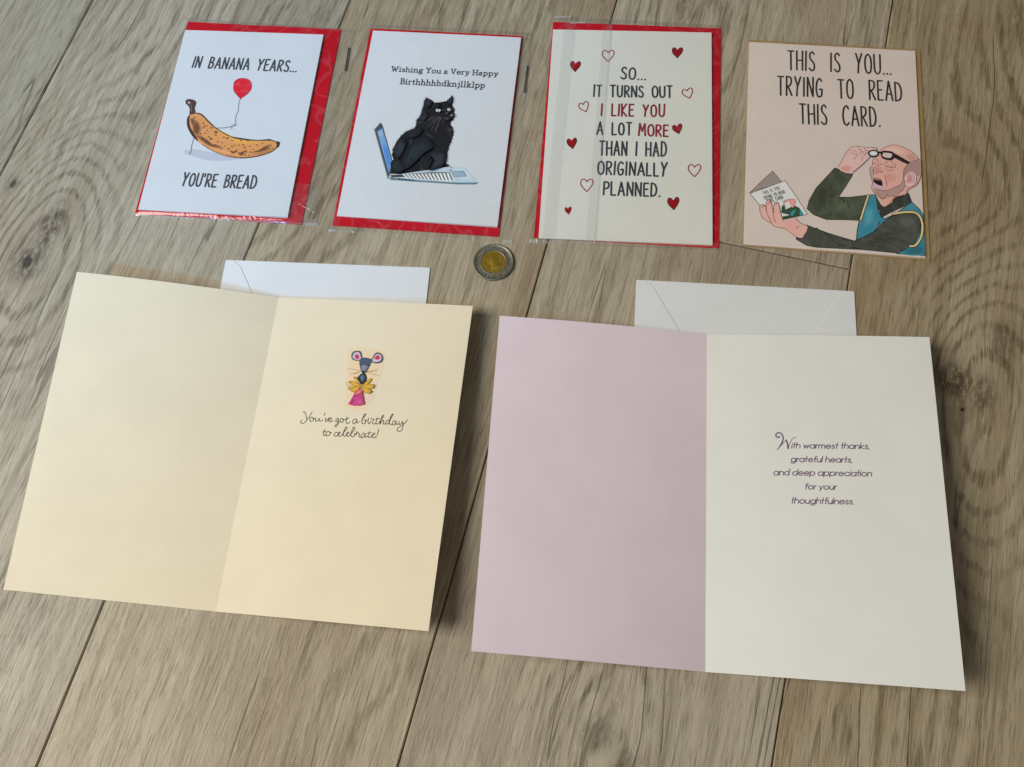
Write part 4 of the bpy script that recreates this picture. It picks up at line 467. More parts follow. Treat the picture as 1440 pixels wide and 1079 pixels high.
["l",[0.0125,0.0134,0.017],0.234,[33.21,42.16,33.01,41.35]],["l",[0.0125,0.0134,0.017],0.234,[33.22,42.07,32.9,41.29]],["l",[0.0125,0.0134,0.017],0.234,[33.15,41.85,33.08,41.8]],["l",[0.0125,0.0134,0.017],0.234,[32.77,40.7,32.31,40.53]],["l",[0.0125,0.0134,0.017],0.234,[33.24,41.99,32.9,41.49]],["l",[0.0125,0.0134,0.017],0.234,[33.44,43.92,33.47,43.11]],["l",[0.0125,0.0134,0.017],0.234,[33.86,47.58,33.79,47.26]],["l",[0.0125,0.0134,0.017],0.234,[33.76,46.8,33.71,46.04]],["l",[0.0125,0.0134,0.017],0.234,[33.95,47.81,33.66,47.09]],["l",[0.0125,0.0134,0.017],0.234,[33.73,45.99,33.55,45.28]],["l",[0.0125,0.0134,0.017],0.234,[33.42,42.78,33.25,42.45]],["l",[0.0125,0.0134,0.017],0.234,[33.69,44.79,33.36,44.59]],["l",[0.0125,0.0134,0.017],0.234,[34.03,47.97,33.58,47.38]],["l",[0.0125,0.0134,0.017],0.234,[32.47,52.53,31.86,52.02]],["l",[0.0125,0.0134,0.017],0.234,[32.25,52.65,32.3,51.61]],["l",[0.0125,0.0134,0.017],0.234,[32.5,52.49,31.87,51.9]],["l",[0.0125,0.0134,0.017],0.234,[33.68,48.79,34.06,47.71]],["l",[0.0125,0.0134,0.017],0.234,[32.91,51.3,32.66,50.22]],["l",[0.0125,0.0134,0.017],0.234,[32.11,52.99,32.09,52.13]],["l",[0.0125,0.0134,0.017],0.234,[32.1,56.49,31.64,56.21]],["l",[0.0125,0.0134,0.017],0.234,[32.17,53.56,31.56,53.22]],["l",[0.0125,0.0134,0.017],0.234,[32.16,57.33,31.51,56.92]],["l",[0.0125,0.0134,0.017],0.234,[32.01,57.9,31.76,57.31]],["l",[0.0125,0.0134,0.017],0.234,[31.86,57.05,32.03,56.22]],["l",[0.0125,0.0134,0.017],0.234,[31.91,56.16,31.96,55.82]],["l",[0.0125,0.0134,0.017],0.234,[32.19,58.75,31.94,58.19]],
["l",[0.0125,0.0134,0.017],0.234,[32.79,61.7,32.75,61.56]],["l",[0.0125,0.0134,0.017],0.234,[31.85,58.18,32.15,57.56]],["l",[0.0125,0.0134,0.017],0.234,[32.57,60.01,32.06,59.53]],["l",[0.0125,0.0134,0.017],0.234,[32.44,59.73,32.01,58.8]],["l",[0.0125,0.0134,0.017],0.234,[32.05,58.34,31.83,57.31]],["l",[0.0125,0.0134,0.017],0.234,[32.29,59.33,32.14,58.9]],["l",[0.0125,0.0134,0.017],0.234,[34.19,65.27,33.59,65.19]],["l",[0.0125,0.0134,0.017],0.234,[34.44,66.01,33.98,65.79]],["l",[0.0125,0.0134,0.017],0.234,[34.61,66.59,34.39,66.45]],["l",[0.0125,0.0134,0.017],0.234,[34.34,65.72,33.78,65.47]],["l",[0.0125,0.0134,0.017],0.234,[33.37,64.09,33.29,63.29]],["l",[0.0125,0.0134,0.017],0.234,[33.32,63.74,33.1,63.22]],["l",[0.0125,0.0134,0.017],0.234,[34.13,65.56,33.75,64.82]],["l",[0.0125,0.0134,0.017],0.234,[36.0,70.0,35.7,69.15]],["l",[0.0125,0.0134,0.017],0.234,[33.31,63.52,32.99,63.31]],["l",[0.0125,0.0134,0.017],0.234,[38.37,72.77,38.23,72.14]],["l",[0.0125,0.0134,0.017],0.234,[38.44,72.96,38.47,72.25]],["l",[0.0125,0.0134,0.017],0.234,[36.18,69.96,35.92,69.87]],["l",[0.0125,0.0134,0.017],0.234,[38.07,72.5,38.18,71.95]],["l",[0.0125,0.0134,0.017],0.234,[39.14,73.66,39.26,73.36]],["l",[0.0125,0.0134,0.017],0.234,[37.73,71.92,37.69,71.69]],["l",[0.0125,0.0134,0.017],0.234,[36.07,70.19,36.12,69.52]],["l",[0.0125,0.0134,0.017],0.234,[38.38,72.49,37.93,72.27]],["l",[0.0125,0.0134,0.017],0.234,[41.82,75.37,41.7,74.82]],["l",[0.0125,0.0134,0.017],0.234,[43.98,76.44,44.11,76.02]],["l",[0.0125,0.0134,0.017],0.234,[43.46,76.19,43.19,75.55]],
["l",[0.0125,0.0134,0.017],0.234,[40.56,74.8,40.6,74.2]],["l",[0.0125,0.0134,0.017],0.234,[44.63,76.75,44.34,76.13]],["l",[0.0125,0.0134,0.017],0.234,[42.78,75.81,42.51,75.28]],["l",[0.0125,0.0134,0.017],0.234,[40.13,74.38,39.88,74.19]],["l",[0.0125,0.0134,0.017],0.234,[39.83,74.34,40.09,74.12]],["l",[0.0125,0.0134,0.017],0.234,[45.15,77.46,44.88,76.7]],["l",[0.0125,0.0134,0.017],0.234,[45.51,78.75,45.6,78.45]],["l",[0.0125,0.0134,0.017],0.234,[45.55,78.81,45.55,78.38]],["l",[0.0125,0.0134,0.017],0.234,[45.76,79.4,45.76,79.08]],["l",[0.0125,0.0134,0.017],0.234,[45.79,83.44,45.43,82.53]],["l",[0.0125,0.0134,0.017],0.234,[45.93,80.58,45.84,79.88]],["l",[0.0125,0.0134,0.017],0.234,[45.85,82.24,45.56,81.9]],["l",[0.0125,0.0134,0.017],0.234,[46.04,80.44,45.69,79.62]],["l",[0.0125,0.0134,0.017],0.234,[45.82,81.58,45.78,81.06]],["l",[0.0125,0.0134,0.017],0.234,[45.91,84.85,45.6,83.92]],["l",[0.0125,0.0134,0.017],0.234,[47.66,87.4,47.16,86.99]],["l",[0.0125,0.0134,0.017],0.234,[47.68,87.54,47.4,87.19]],["l",[0.0125,0.0134,0.017],0.234,[45.95,85.05,45.99,84.32]],["l",[0.0125,0.0134,0.017],0.234,[46.14,84.94,45.85,84.8]],["l",[0.0125,0.0134,0.017],0.234,[46.83,86.19,46.64,85.9]],["l",[0.0125,0.0134,0.017],0.234,[47.84,88.23,47.82,87.44]],["l",[0.0125,0.0134,0.017],0.234,[47.98,89.79,48.03,89.5]],["l",[0.0125,0.0134,0.017],0.234,[48.16,90.27,47.87,90.03]],["l",[0.0125,0.0134,0.017],0.234,[47.97,89.14,47.86,88.74]],["l",[0.0125,0.0134,0.017],0.234,[48.27,92.47,48.18,91.48]],["l",[0.0125,0.0134,0.017],0.234,[48.5,93.36,48.1,93.1]],
["l",[0.0125,0.0134,0.017],0.234,[48.1,91.99,48.38,91.52]],["l",[0.0125,0.0134,0.017],0.234,[49.07,97.57,48.7,97.13]],["l",[0.0125,0.0134,0.017],0.234,[48.95,96.49,48.45,95.8]],["l",[0.0125,0.0134,0.017],0.234,[48.78,95.39,48.37,95.09]],["l",[0.0125,0.0134,0.017],0.234,[48.35,94.1,48.48,93.11]],["l",[0.0125,0.0134,0.017],0.234,[48.63,95.32,48.58,94.97]],["l",[0.0125,0.0134,0.017],0.234,[49.06,100.64,48.77,99.81]],["l",[0.0125,0.0134,0.017],0.234,[49.04,98.42,48.8,97.51]],["l",[0.0125,0.0134,0.017],0.234,[49.05,98.45,48.8,97.68]],["l",[0.0125,0.0134,0.017],0.234,[49.07,101.86,48.77,101.39]],["l",[0.0125,0.0134,0.017],0.234,[49.05,99.59,48.79,98.77]],["l",[0.0125,0.0134,0.017],0.234,[49.68,103.18,49.21,102.62]],["l",[0.0125,0.0134,0.017],0.234,[49.43,102.96,49.21,102.23]],["l",[0.0125,0.0134,0.017],0.234,[50.28,104.47,50.17,104.01]],["l",[0.0125,0.0134,0.017],0.234,[49.74,103.53,49.51,102.76]],["P",[0.0165,0.0178,0.0227],0,[32.99,53.59,33.65,60.28,37.31,66.3,41.11,62.77,39.88,54.13,36.51,49.15]],["P",[0.0217,0.0232,0.0296],0,[33.43,54.05,34.02,59.99,37.27,65.33,40.64,62.2,39.55,54.52,36.55,50.1]],["P",[0.0277,0.0296,0.0375],0,[33.87,54.5,34.38,59.7,37.22,64.37,40.17,61.63,39.22,54.92,36.6,51.05]],["P",[0.0346,0.0368,0.0465],0,[34.3,54.96,34.74,59.41,37.18,63.41,39.7,61.06,38.89,55.32,36.64,52.0]],["P",[0.0424,0.045,0.0567],0,[34.74,55.42,35.11,59.12,37.13,62.44,39.23,60.5,38.55,55.71,36.69,52.95]],["P",[0.0137,0.0163,0.0203],0,[40.36,51.76,45.94,64.53,55.2,69.08,61.6,60.98,55.46,54.83,48.67,44.9,41.28,39.66]],
["P",[0.0162,0.0203,0.0247],0,[41.41,52.13,46.37,63.47,54.59,67.5,60.28,60.32,54.83,54.85,48.79,46.03,42.22,41.37]],["P",[0.0188,0.0248,0.0296],0,[42.46,52.5,46.8,62.41,53.98,65.93,58.96,59.66,54.19,54.88,48.91,47.16,43.16,43.08]],["P",[0.0217,0.0298,0.035],0,[43.51,52.87,47.23,61.35,53.37,64.36,57.63,59.0,53.56,54.9,49.03,48.29,44.11,44.79]],["P",[0.0249,0.0354,0.0409],0,[44.56,53.23,47.65,60.29,52.76,62.79,56.31,58.33,52.92,54.93,49.16,49.42,45.05,46.51]],["P",[0.0165,0.0173,0.0224],0,[59.23,55.44,69.56,57.66,72.16,51.27,69.6,44.52,61.16,40.89,64.34,48.78]],["P",[0.0217,0.0222,0.029],0,[59.99,54.8,69.16,56.77,71.47,51.1,69.2,45.1,61.7,41.87,64.53,48.89]],["P",[0.0277,0.0279,0.0365],0,[60.75,54.16,68.77,55.88,70.79,50.93,68.8,45.68,62.24,42.85,64.72,49.0]],["P",[0.0346,0.0344,0.0451],0,[61.51,53.53,68.37,55.0,70.1,50.76,68.4,46.27,62.78,43.84,64.9,49.1]],["P",[0.0424,0.0417,0.0548],0,[62.27,52.89,67.97,54.11,69.41,50.58,68.0,46.85,63.32,44.83,65.09,49.21]],["P",[0.0149,0.0161,0.0211],0,[48.03,87.07,51.69,90.79,53.92,86.55,51.15,82.43,48.14,83.18]],["P",[0.0184,0.0198,0.0262],0,[48.31,86.95,51.57,90.25,53.55,86.48,51.09,82.83,48.41,83.49]],["P",[0.0223,0.024,0.0321],0,[48.6,86.83,51.44,89.71,53.18,86.42,51.02,83.23,48.69,83.81]],["P",[0.0267,0.0287,0.0386],0,[48.88,86.71,51.32,89.18,52.8,86.36,50.96,83.62,48.96,84.12]],["P",[0.0315,0.0339,0.0459],0,[49.17,86.59,51.2,88.65,52.43,86.3,50.9,84.02,49.23,84.44]],["P",[0.0156,0.0161,0.0216],0,[50.02,100.01,51.77,102.63,54.89,99.88,54.27,96.37,51.59,94.49]],
["P",[0.0198,0.0198,0.0273],0,[50.3,99.86,51.85,102.18,54.63,99.75,54.07,96.63,51.7,94.96]],["P",[0.0245,0.024,0.0338],0,[50.58,99.71,51.93,101.74,54.36,99.61,53.88,96.88,51.8,95.42]],["P",[0.0299,0.0287,0.0411],0,[50.85,99.56,52.01,101.3,54.09,99.48,53.68,97.14,51.9,95.89]],["P",[0.036,0.0339,0.0493],0,[51.13,99.41,52.1,100.86,53.83,99.34,53.48,97.4,52.0,96.36]],["P",[0.0168,0.0178,0.0216],0,[66.57,100.33,69.48,105.92,69.71,99.28]],["P",[0.0222,0.0232,0.0273],0,[66.8,100.5,69.38,105.46,69.58,99.57]],["P",[0.0286,0.0296,0.0338],0,[67.02,100.67,69.28,105.01,69.46,99.85]],["P",[0.0359,0.0368,0.0411],0,[67.25,100.84,69.18,104.55,69.33,100.14]],["P",[0.0442,0.045,0.0493],0,[67.47,101.01,69.08,104.1,69.21,100.43]],["P",[0.0133,0.0145,0.018],0,[38.78,70.58,44.72,75.38,51.34,75.4,48.85,69.43,41.77,66.97]],["P",[0.0153,0.0167,0.0203],0,[39.48,70.69,44.76,74.95,50.64,74.97,48.43,69.67,42.14,67.48]],["P",[0.0175,0.0192,0.0227],0,[40.19,70.8,44.8,74.52,49.94,74.54,48.01,69.9,42.51,67.99]],["P",[0.0199,0.0218,0.0253],0,[40.89,70.9,44.85,74.09,49.24,74.11,47.59,70.14,42.88,68.5]],["P",[0.0224,0.0246,0.0281],0,[41.6,71.01,44.89,73.67,48.54,73.68,47.17,70.37,43.25,69.01]],["P",[0.014,0.0154,0.019],0,[32.37,45.01,36.67,49.09,42.45,42.99,41.5,38.26,35.88,37.82]],["P",[0.0166,0.0185,0.0222],0,[32.98,44.74,36.8,48.37,41.92,42.95,41.08,38.74,36.09,38.35]],["P",[0.0195,0.0219,0.0256],0,[33.58,44.47,36.92,47.65,41.4,42.91,40.67,39.23,36.3,38.89]],["P",[0.0227,0.0256,0.0294],0,[34.19,44.21,37.04,46.92,40.88,42.87,40.25,39.72,36.51,39.42]],
["P",[0.0261,0.0297,0.0335],0,[34.79,43.94,37.17,46.2,40.36,42.82,39.84,40.2,36.72,39.96]],["P",[0.0127,0.0136,0.017],0,[53.58,49.96,59.54,54.19,62.13,46.88,58.04,40.96]],["P",[0.0141,0.0151,0.0185],0,[54.11,49.74,59.4,53.49,61.7,47.0,58.07,41.75]],["P",[0.0157,0.0167,0.02],0,[54.64,49.52,59.27,52.8,61.28,47.12,58.1,42.53]],["P",[0.0173,0.0183,0.0216],0,[55.17,49.3,59.13,52.1,60.85,47.25,58.14,43.31]],["P",[0.0191,0.0201,0.0233],0,[55.7,49.08,58.99,51.41,60.43,47.37,58.17,44.09]],["P",[0.0129,0.0136,0.0168],0,[56.18,98.26,59.43,99.0,61.46,96.19,59.17,94.54]],["P",[0.0145,0.0151,0.018],0,[56.51,98.12,59.39,98.78,61.2,96.28,59.16,94.81]],["P",[0.0163,0.0167,0.0194],0,[56.83,97.98,59.35,98.55,60.93,96.37,59.15,95.09]],["P",[0.0182,0.0183,0.0207],0,[57.15,97.84,59.31,98.33,60.66,96.46,59.14,95.36]],["P",[0.0202,0.0201,0.0222],0,[57.47,97.7,59.27,98.11,60.39,96.55,59.13,95.63]],["L",[0.036,0.0271,0.0349],0.22,[59.42,55.72,59.25,54.26,58.79,52.79]],["L",[0.0068,0.007,0.0084],0.22,[58.86,58.74,59.0,57.95,58.85,57.14]],["L",[0.0068,0.007,0.0084],0.22,[47.38,71.65,47.62,70.72,47.57,69.77]],["L",[0.0236,0.0354,0.0425],0.22,[56.47,46.22,56.36,45.49,55.96,44.73]],["L",[0.0287,0.0311,0.0394],0.22,[53.59,58.28,53.83,57.23,53.78,56.15]],["L",[0.0068,0.007,0.0084],0.22,[55.92,59.66,55.73,58.73,55.24,57.77]],["L",[0.0068,0.007,0.0084],0.22,[49.22,64.18,49.33,62.74,49.15,61.29]],["L",[0.0345,0.0354,0.0294],0.22,[42.51,47.78,42.37,46.65,41.95,45.5]],["L",[0.0301,0.0271,0.0425],0.22,[41.5,68.72,41.86,67.55,41.93,66.35]],
["L",[0.0068,0.007,0.0084],0.22,[47.39,50.85,47.2,49.57,46.72,48.27]],["L",[0.0068,0.007,0.0084],0.22,[61.29,52.57,60.92,51.19,60.25,49.8]],["L",[0.0068,0.007,0.0084],0.22,[65.1,44.85,65.08,44.22,64.78,43.56]],["L",[0.0345,0.0284,0.0335],0.22,[39.05,44.65,38.72,43.15,38.11,41.63]],["L",[0.0068,0.007,0.0084],0.22,[65.56,54.19,65.69,53.46,65.54,52.72]],["L",[0.033,0.0325,0.0378],0.22,[38.39,52.97,38.87,51.5,39.05,50.01]],["L",[0.0068,0.007,0.0084],0.22,[62.05,64.57,62.05,63.27,61.77,61.95]],["L",[0.0068,0.007,0.0084],0.22,[50.53,45.2,50.03,43.7,49.24,42.19]],["L",[0.0068,0.007,0.0084],0.22,[38.95,64.14,39.22,63.33,39.21,62.5]],["L",[0.0068,0.007,0.0084],0.22,[67.29,45.89,67.28,45.0,66.99,44.09]],["L",[0.033,0.0325,0.0409],0.22,[48.45,71.91,48.79,71.1,48.84,70.28]],["L",[0.0315,0.0401,0.0493],0.22,[49.51,48.34,49.69,47.05,49.59,45.75]],["L",[0.0068,0.007,0.0084],0.22,[34.92,64.44,35.23,63.67,35.26,62.88]],["L",[0.0202,0.0325,0.0363],0.22,[64.47,68.57,64.61,67.66,64.46,66.74]],["L",[0.0068,0.007,0.0084],0.22,[54.76,64.35,54.51,63.39,53.97,62.42]],["L",[0.033,0.0259,0.0321],0.22,[50.79,69.45,50.73,68.49,50.38,67.52]],["L",[0.0224,0.0223,0.0409],0.22,[40.08,44.28,40.17,43.44,39.97,42.58]],["L",[0.0068,0.007,0.0084],0.22,[57.47,53.79,57.85,52.17,57.93,50.54]],["L",[0.0202,0.0325,0.0307],0.22,[45.33,45.63,45.38,44.52,45.14,43.4]],["L",[0.0068,0.007,0.0084],0.22,[42.48,40.84,42.74,40.06,42.71,39.25]],["L",[0.0249,0.0311,0.0321],0.22,[47.71,48.95,48.35,47.56,48.7,46.14]],["L",[0.0315,0.0401,0.0363],0.22,[62.2,62.48,62.52,61.52,62.55,60.54]],
["L",[0.0068,0.007,0.0084],0.22,[43.03,54.54,43.08,53.33,42.84,52.11]],["L",[0.0301,0.0259,0.0425],0.22,[61.2,44.14,61.0,43.0,60.51,41.84]],["L",[0.0068,0.007,0.0084],0.22,[43.37,52.2,43.48,51.07,43.3,49.91]],["L",[0.036,0.0401,0.0307],0.22,[43.69,56.99,43.67,55.51,43.37,54.0]],["L",[0.0274,0.0223,0.0378],0.22,[35.86,58.97,35.58,57.96,35.02,56.92]],["L",[0.0224,0.0246,0.0442],0.22,[62.76,72.99,63.13,71.35,63.21,69.69]],["L",[0.0301,0.0369,0.0294],0.22,[50.47,65.66,50.84,64.16,50.92,62.65]],["L",[0.0375,0.0297,0.0378],0.22,[46.95,64.04,46.61,62.7,45.97,61.33]],["L",[0.0068,0.007,0.0084],0.22,[57.13,52.85,56.84,51.49,56.27,50.1]],["L",[0.033,0.0339,0.0321],0.22,[66.08,66.2,66.02,64.52,65.67,62.83]],["L",[0.0345,0.0401,0.0409],0.22,[61.77,53.72,61.39,52.6,60.72,51.46]],["L",[0.0068,0.007,0.0084],0.22,[54.89,70.84,54.7,70.15,54.22,69.44]],["L",[0.033,0.0246,0.0349],0.22,[49.98,52.42,49.86,51.14,49.45,49.83]],["L",[0.0345,0.0284,0.0409],0.22,[50.59,71.16,50.72,69.69,50.57,68.2]],["L",[0.0261,0.0246,0.0294],0.22,[48.41,47.93,48.3,46.97,47.9,45.99]],["L",[0.0068,0.007,0.0084],0.22,[60.72,51.63,60.34,50.44,59.67,49.23]],["L",[0.0068,0.007,0.0084],0.22,[35.59,57.26,35.93,56.03,35.98,54.78]],["L",[0.0068,0.007,0.0084],0.22,[62.85,45.39,62.47,44.35,61.81,43.29]],["L",[0.0068,0.007,0.0084],0.22,[45.96,64.57,46.15,63.91,46.05,63.23]],["L",[0.0068,0.007,0.0084],0.22,[37.82,61.81,37.56,61.01,37.0,60.19]],["L",[0.0315,0.0223,0.0425],0.22,[60.76,47.56,60.77,46.63,60.49,45.69]],["L",[0.0068,0.007,0.0084],0.22,[60.43,61.25,60.31,59.88,59.9,58.49]],
["L",[0.0068,0.007,0.0084],0.22,[51.76,41.37,51.98,40.23,51.92,39.06]],["L",[0.033,0.0354,0.0394],0.22,[65.14,62.56,64.95,61.69,64.48,60.79]],["L",[0.0068,0.007,0.0084],0.22,[58.78,49.34,58.92,48.44,58.77,47.51]],["L",[0.0236,0.0223,0.0378],0.22,[60.19,42.25,60.52,41.05,60.56,39.83]],["L",[0.0236,0.0297,0.0307],0.22,[62.69,52.9,62.74,51.23,62.5,49.55]],["L",[0.0068,0.007,0.0084],0.22,[60.93,43.62,60.65,42.53,60.08,41.41]],["L",[0.0068,0.007,0.0084],0.22,[46.62,49.88,46.66,49.21,46.41,48.53]],["L",[0.0068,0.007,0.0084],0.22,[56.94,72.44,57.26,71.7,57.28,70.93]],["L",[0.0068,0.007,0.0084],0.22,[55.06,43.32,55.54,41.72,55.73,40.1]],["L",[0.0068,0.007,0.0084],0.22,[52.52,67.51,52.65,66.56,52.5,65.59]],["L",[0.0068,0.007,0.0084],0.22,[51.8,64.45,51.7,63.07,51.3,61.68]],["L",[0.0236,0.0311,0.0493],0.22,[50.97,52.64,51.34,51.05,51.42,49.43]],["L",[0.0236,0.0339,0.0425],0.22,[60.21,63.78,60.55,62.36,60.59,60.93]],["L",[0.0202,0.0259,0.0307],0.22,[42.82,41.65,42.99,40.48,42.86,39.28]],["L",[0.0068,0.007,0.0084],0.22,[50.01,70.43,50.56,68.95,50.83,67.45]],["L",[0.0274,0.0246,0.0442],0.22,[36.77,56.79,36.8,55.6,36.55,54.39]],["P",[0.7813,0.8278,0.6479],0,[59.19,92.25,60.49,93.14,61.84,93.07,62.93,92.1,62.18,90.99,60.51,90.69]],["l",[0.0074,0.007,0.0084],0.658,[61.1,93.01,61.28,91.1]],["P",[0.7813,0.8278,0.6479],0,[67.78,93.7,68.87,94.57,70.04,93.52,69.68,92.17,68.34,92.25]],["l",[0.0074,0.007,0.0084],0.585,[68.93,94.66,69.09,92.74]],["P",[0.0301,0.0278,0.0324],0,[66.26,90.5,68.94,90.31,67.77,89.04]],
["P",[0.0821,0.0679,0.0735],0,[66.57,90.37,68.66,90.23,67.75,89.25]],["P",[0.1663,0.13,0.1352],0,[66.88,90.25,68.37,90.15,67.72,89.45]],["P",[0.0408,0.0409,0.0471],0,[70.1,88.09,72.52,90.04,72.61,87.89,71.07,86.99]],["P",[0.1327,0.1276,0.138],0,[70.43,88.13,72.31,89.64,72.38,87.97,71.18,87.27]],["P",[0.2918,0.2753,0.289],0,[70.76,88.16,72.1,89.24,72.15,88.05,71.29,87.56]],["P",[0.0202,0.0212,0.0259],0,[65.19,85.69,68.42,86.42,71.0,85.64,68.74,83.82]],["P",[0.0408,0.0417,0.0487],0,[65.9,85.62,68.4,86.19,70.41,85.59,68.65,84.17]],["P",[0.0702,0.0706,0.0801],0,[66.6,85.56,68.38,85.96,69.81,85.53,68.56,84.52]],["L",[0.2151,0.1715,0.155],0.132,[63.2,86.52,58.53,82.51,54.37,75.96]],["L",[0.2151,0.1715,0.155],0.132,[63.61,86.21,60.22,80.91,58.21,73.67]],["L",[0.2151,0.1715,0.155],0.132,[64.01,85.98,61.8,80.16,60.99,73.89]],["L",[0.2151,0.1715,0.155],0.132,[63.22,86.35,58.76,80.8,57.01,77.2]],["L",[0.2151,0.1715,0.155],0.132,[64.38,86.0,63.15,81.13,62.27,77.6]],["L",[0.2151,0.1715,0.155],0.132,[66.26,85.71,66.33,82.24,65.62,80.28]],["L",[0.2151,0.1715,0.155],0.132,[62.44,86.64,57.46,85.04,53.49,82.56]],["L",[0.2151,0.1715,0.155],0.132,[64.02,85.89,62.75,78.5,61.69,72.39]],]],],
'heart': [
 ['lettering', [
["L",[0.0459,0.0533,0.0648],1.424,[56.78,145.05,55.5,146.42,53.83,145.19,53.88,142.79,55.36,141.2,56.62,139.41,56.33,136.8,54.67,135.99,53.07,137.26]],["L",[0.0459,0.0533,0.0648],1.424,[61.39,146.08,59.69,144.56,59.07,140.98,59.56,137.17,61.22,135.82,62.92,137.13,63.54,140.92,63.05,144.52,61.39,146.08]],["l",[0.0459,0.0533,0.0648],1.424,[65.59,135.67,65.81,135.97]],["l",[0.0459,0.0533,0.0648],1.424,[68.12,135.68,68.34,135.98]],["l",[0.0459,0.0533,0.0648],1.424,[70.66,135.67,70.88,135.98]],["l",[0.0459,0.0533,0.0648],1.424,[33.53,119.65,33.76,130.03]],["l",[0.0459,0.0533,0.0648],1.424,[35.67,129.46,38.86,129.52]],["l",[0.0459,0.0533,0.0648],1.424,[37.26,129.49,37.32,119.69]],["l",[0.0459,0.0533,0.0648],1.424,[45.59,129.84,48.92,129.89]],["l",[0.0459,0.0533,0.0648],1.424,[47.26,129.87,47.47,119.73]],["L",[0.0459,0.0533,0.0648],1.424,[50.74,129.7,50.84,124.75,51.17,121.09,52.54,119.83,53.94,121.14,54.14,124.8,54.14,129.75]],["l",[0.0459,0.0533,0.0648],1.424,[56.24,119.85,56.11,129.68]],["L",[0.0459,0.0533,0.0648],1.424,[56.11,129.68,58.46,129.32,59.07,127.27,58.18,125.09,56.14,124.57]],["l",[0.0459,0.0533,0.0648],1.424,[57.07,124.58,59.52,119.91]],["l",[0.0459,0.0533,0.0648],1.424,[61.28,119.97,61.2,129.63,64.7,120.03,64.71,129.69]],["L",[0.0459,0.0533,0.0648],1.424,[69.28,128.47,68.16,129.71,66.84,128.53,66.98,126.31,68.28,124.87,69.41,123.25,69.29,120.83,67.95,120.03,66.57,121.17]],["L",[0.0459,0.0533,0.0648],1.424,[78.18,130.11,76.78,128.6,76.38,125.14,76.94,121.49,78.39,120.23,79.79,121.54,80.19,125.2,79.64,128.65,78.18,130.11]],
["L",[0.0459,0.0533,0.0648],1.424,[81.74,129.88,81.86,125.07,82.23,121.51,83.65,120.28,85.1,121.56,85.29,125.12,85.26,129.94]],["l",[0.0459,0.0533,0.0648],1.424,[87.05,130.56,90.47,130.61]],["l",[0.0459,0.0533,0.0648],1.424,[88.76,130.59,89.0,120.38]],["l",[0.2815,0.018,0.0317],1.424,[39.75,102.88,39.92,113.16]],["l",[0.2815,0.018,0.0317],1.424,[47.33,113.35,47.38,103.04,50.25,103.18]],["l",[0.2815,0.018,0.0317],1.424,[52.27,103.06,52.46,113.23]],["l",[0.2815,0.018,0.0317],1.424,[54.62,102.98,54.38,113.56]],["l",[0.2815,0.018,0.0317],1.424,[57.64,113.6,54.51,107.74,57.97,103.03]],["l",[0.2815,0.018,0.0317],1.424,[62.93,113.32,59.98,113.28,60.0,103.23,63.05,103.27]],["l",[0.2815,0.018,0.0317],1.424,[59.99,108.45,62.45,108.59]],["l",[0.2815,0.018,0.0317],1.424,[70.05,113.14,71.81,108.23]],["l",[0.2815,0.018,0.0317],1.424,[73.63,113.18,71.63,107.73,71.3,103.29]],["L",[0.2815,0.018,0.0317],1.424,[77.51,113.4,76.13,111.86,75.73,108.32,76.29,104.58,77.73,103.29,79.11,104.62,79.5,108.37,78.95,111.9,77.51,113.4]],["L",[0.2815,0.018,0.0317],1.424,[81.71,114.16,81.71,108.84,82.0,104.91,83.44,103.54,84.97,104.95,85.26,108.89,85.35,114.21]],["l",[0.0459,0.0533,0.0648],1.424,[37.24,86.71,39.11,97.3,41.15,86.75]],["l",[0.0459,0.0533,0.0648],1.424,[37.89,90.2,40.6,90.23]],["l",[0.0459,0.0533,0.0648],1.424,[47.97,96.84,48.15,86.66,50.91,86.79]],["L",[0.0459,0.0533,0.0648],1.424,[54.54,96.88,53.2,95.35,52.79,91.81,53.29,88.08,54.67,86.78,56.02,88.11,56.43,91.85,55.93,95.38,54.54,96.88]],["l",[0.0459,0.0533,0.0648],1.424,[58.39,97.42,61.77,97.46]],
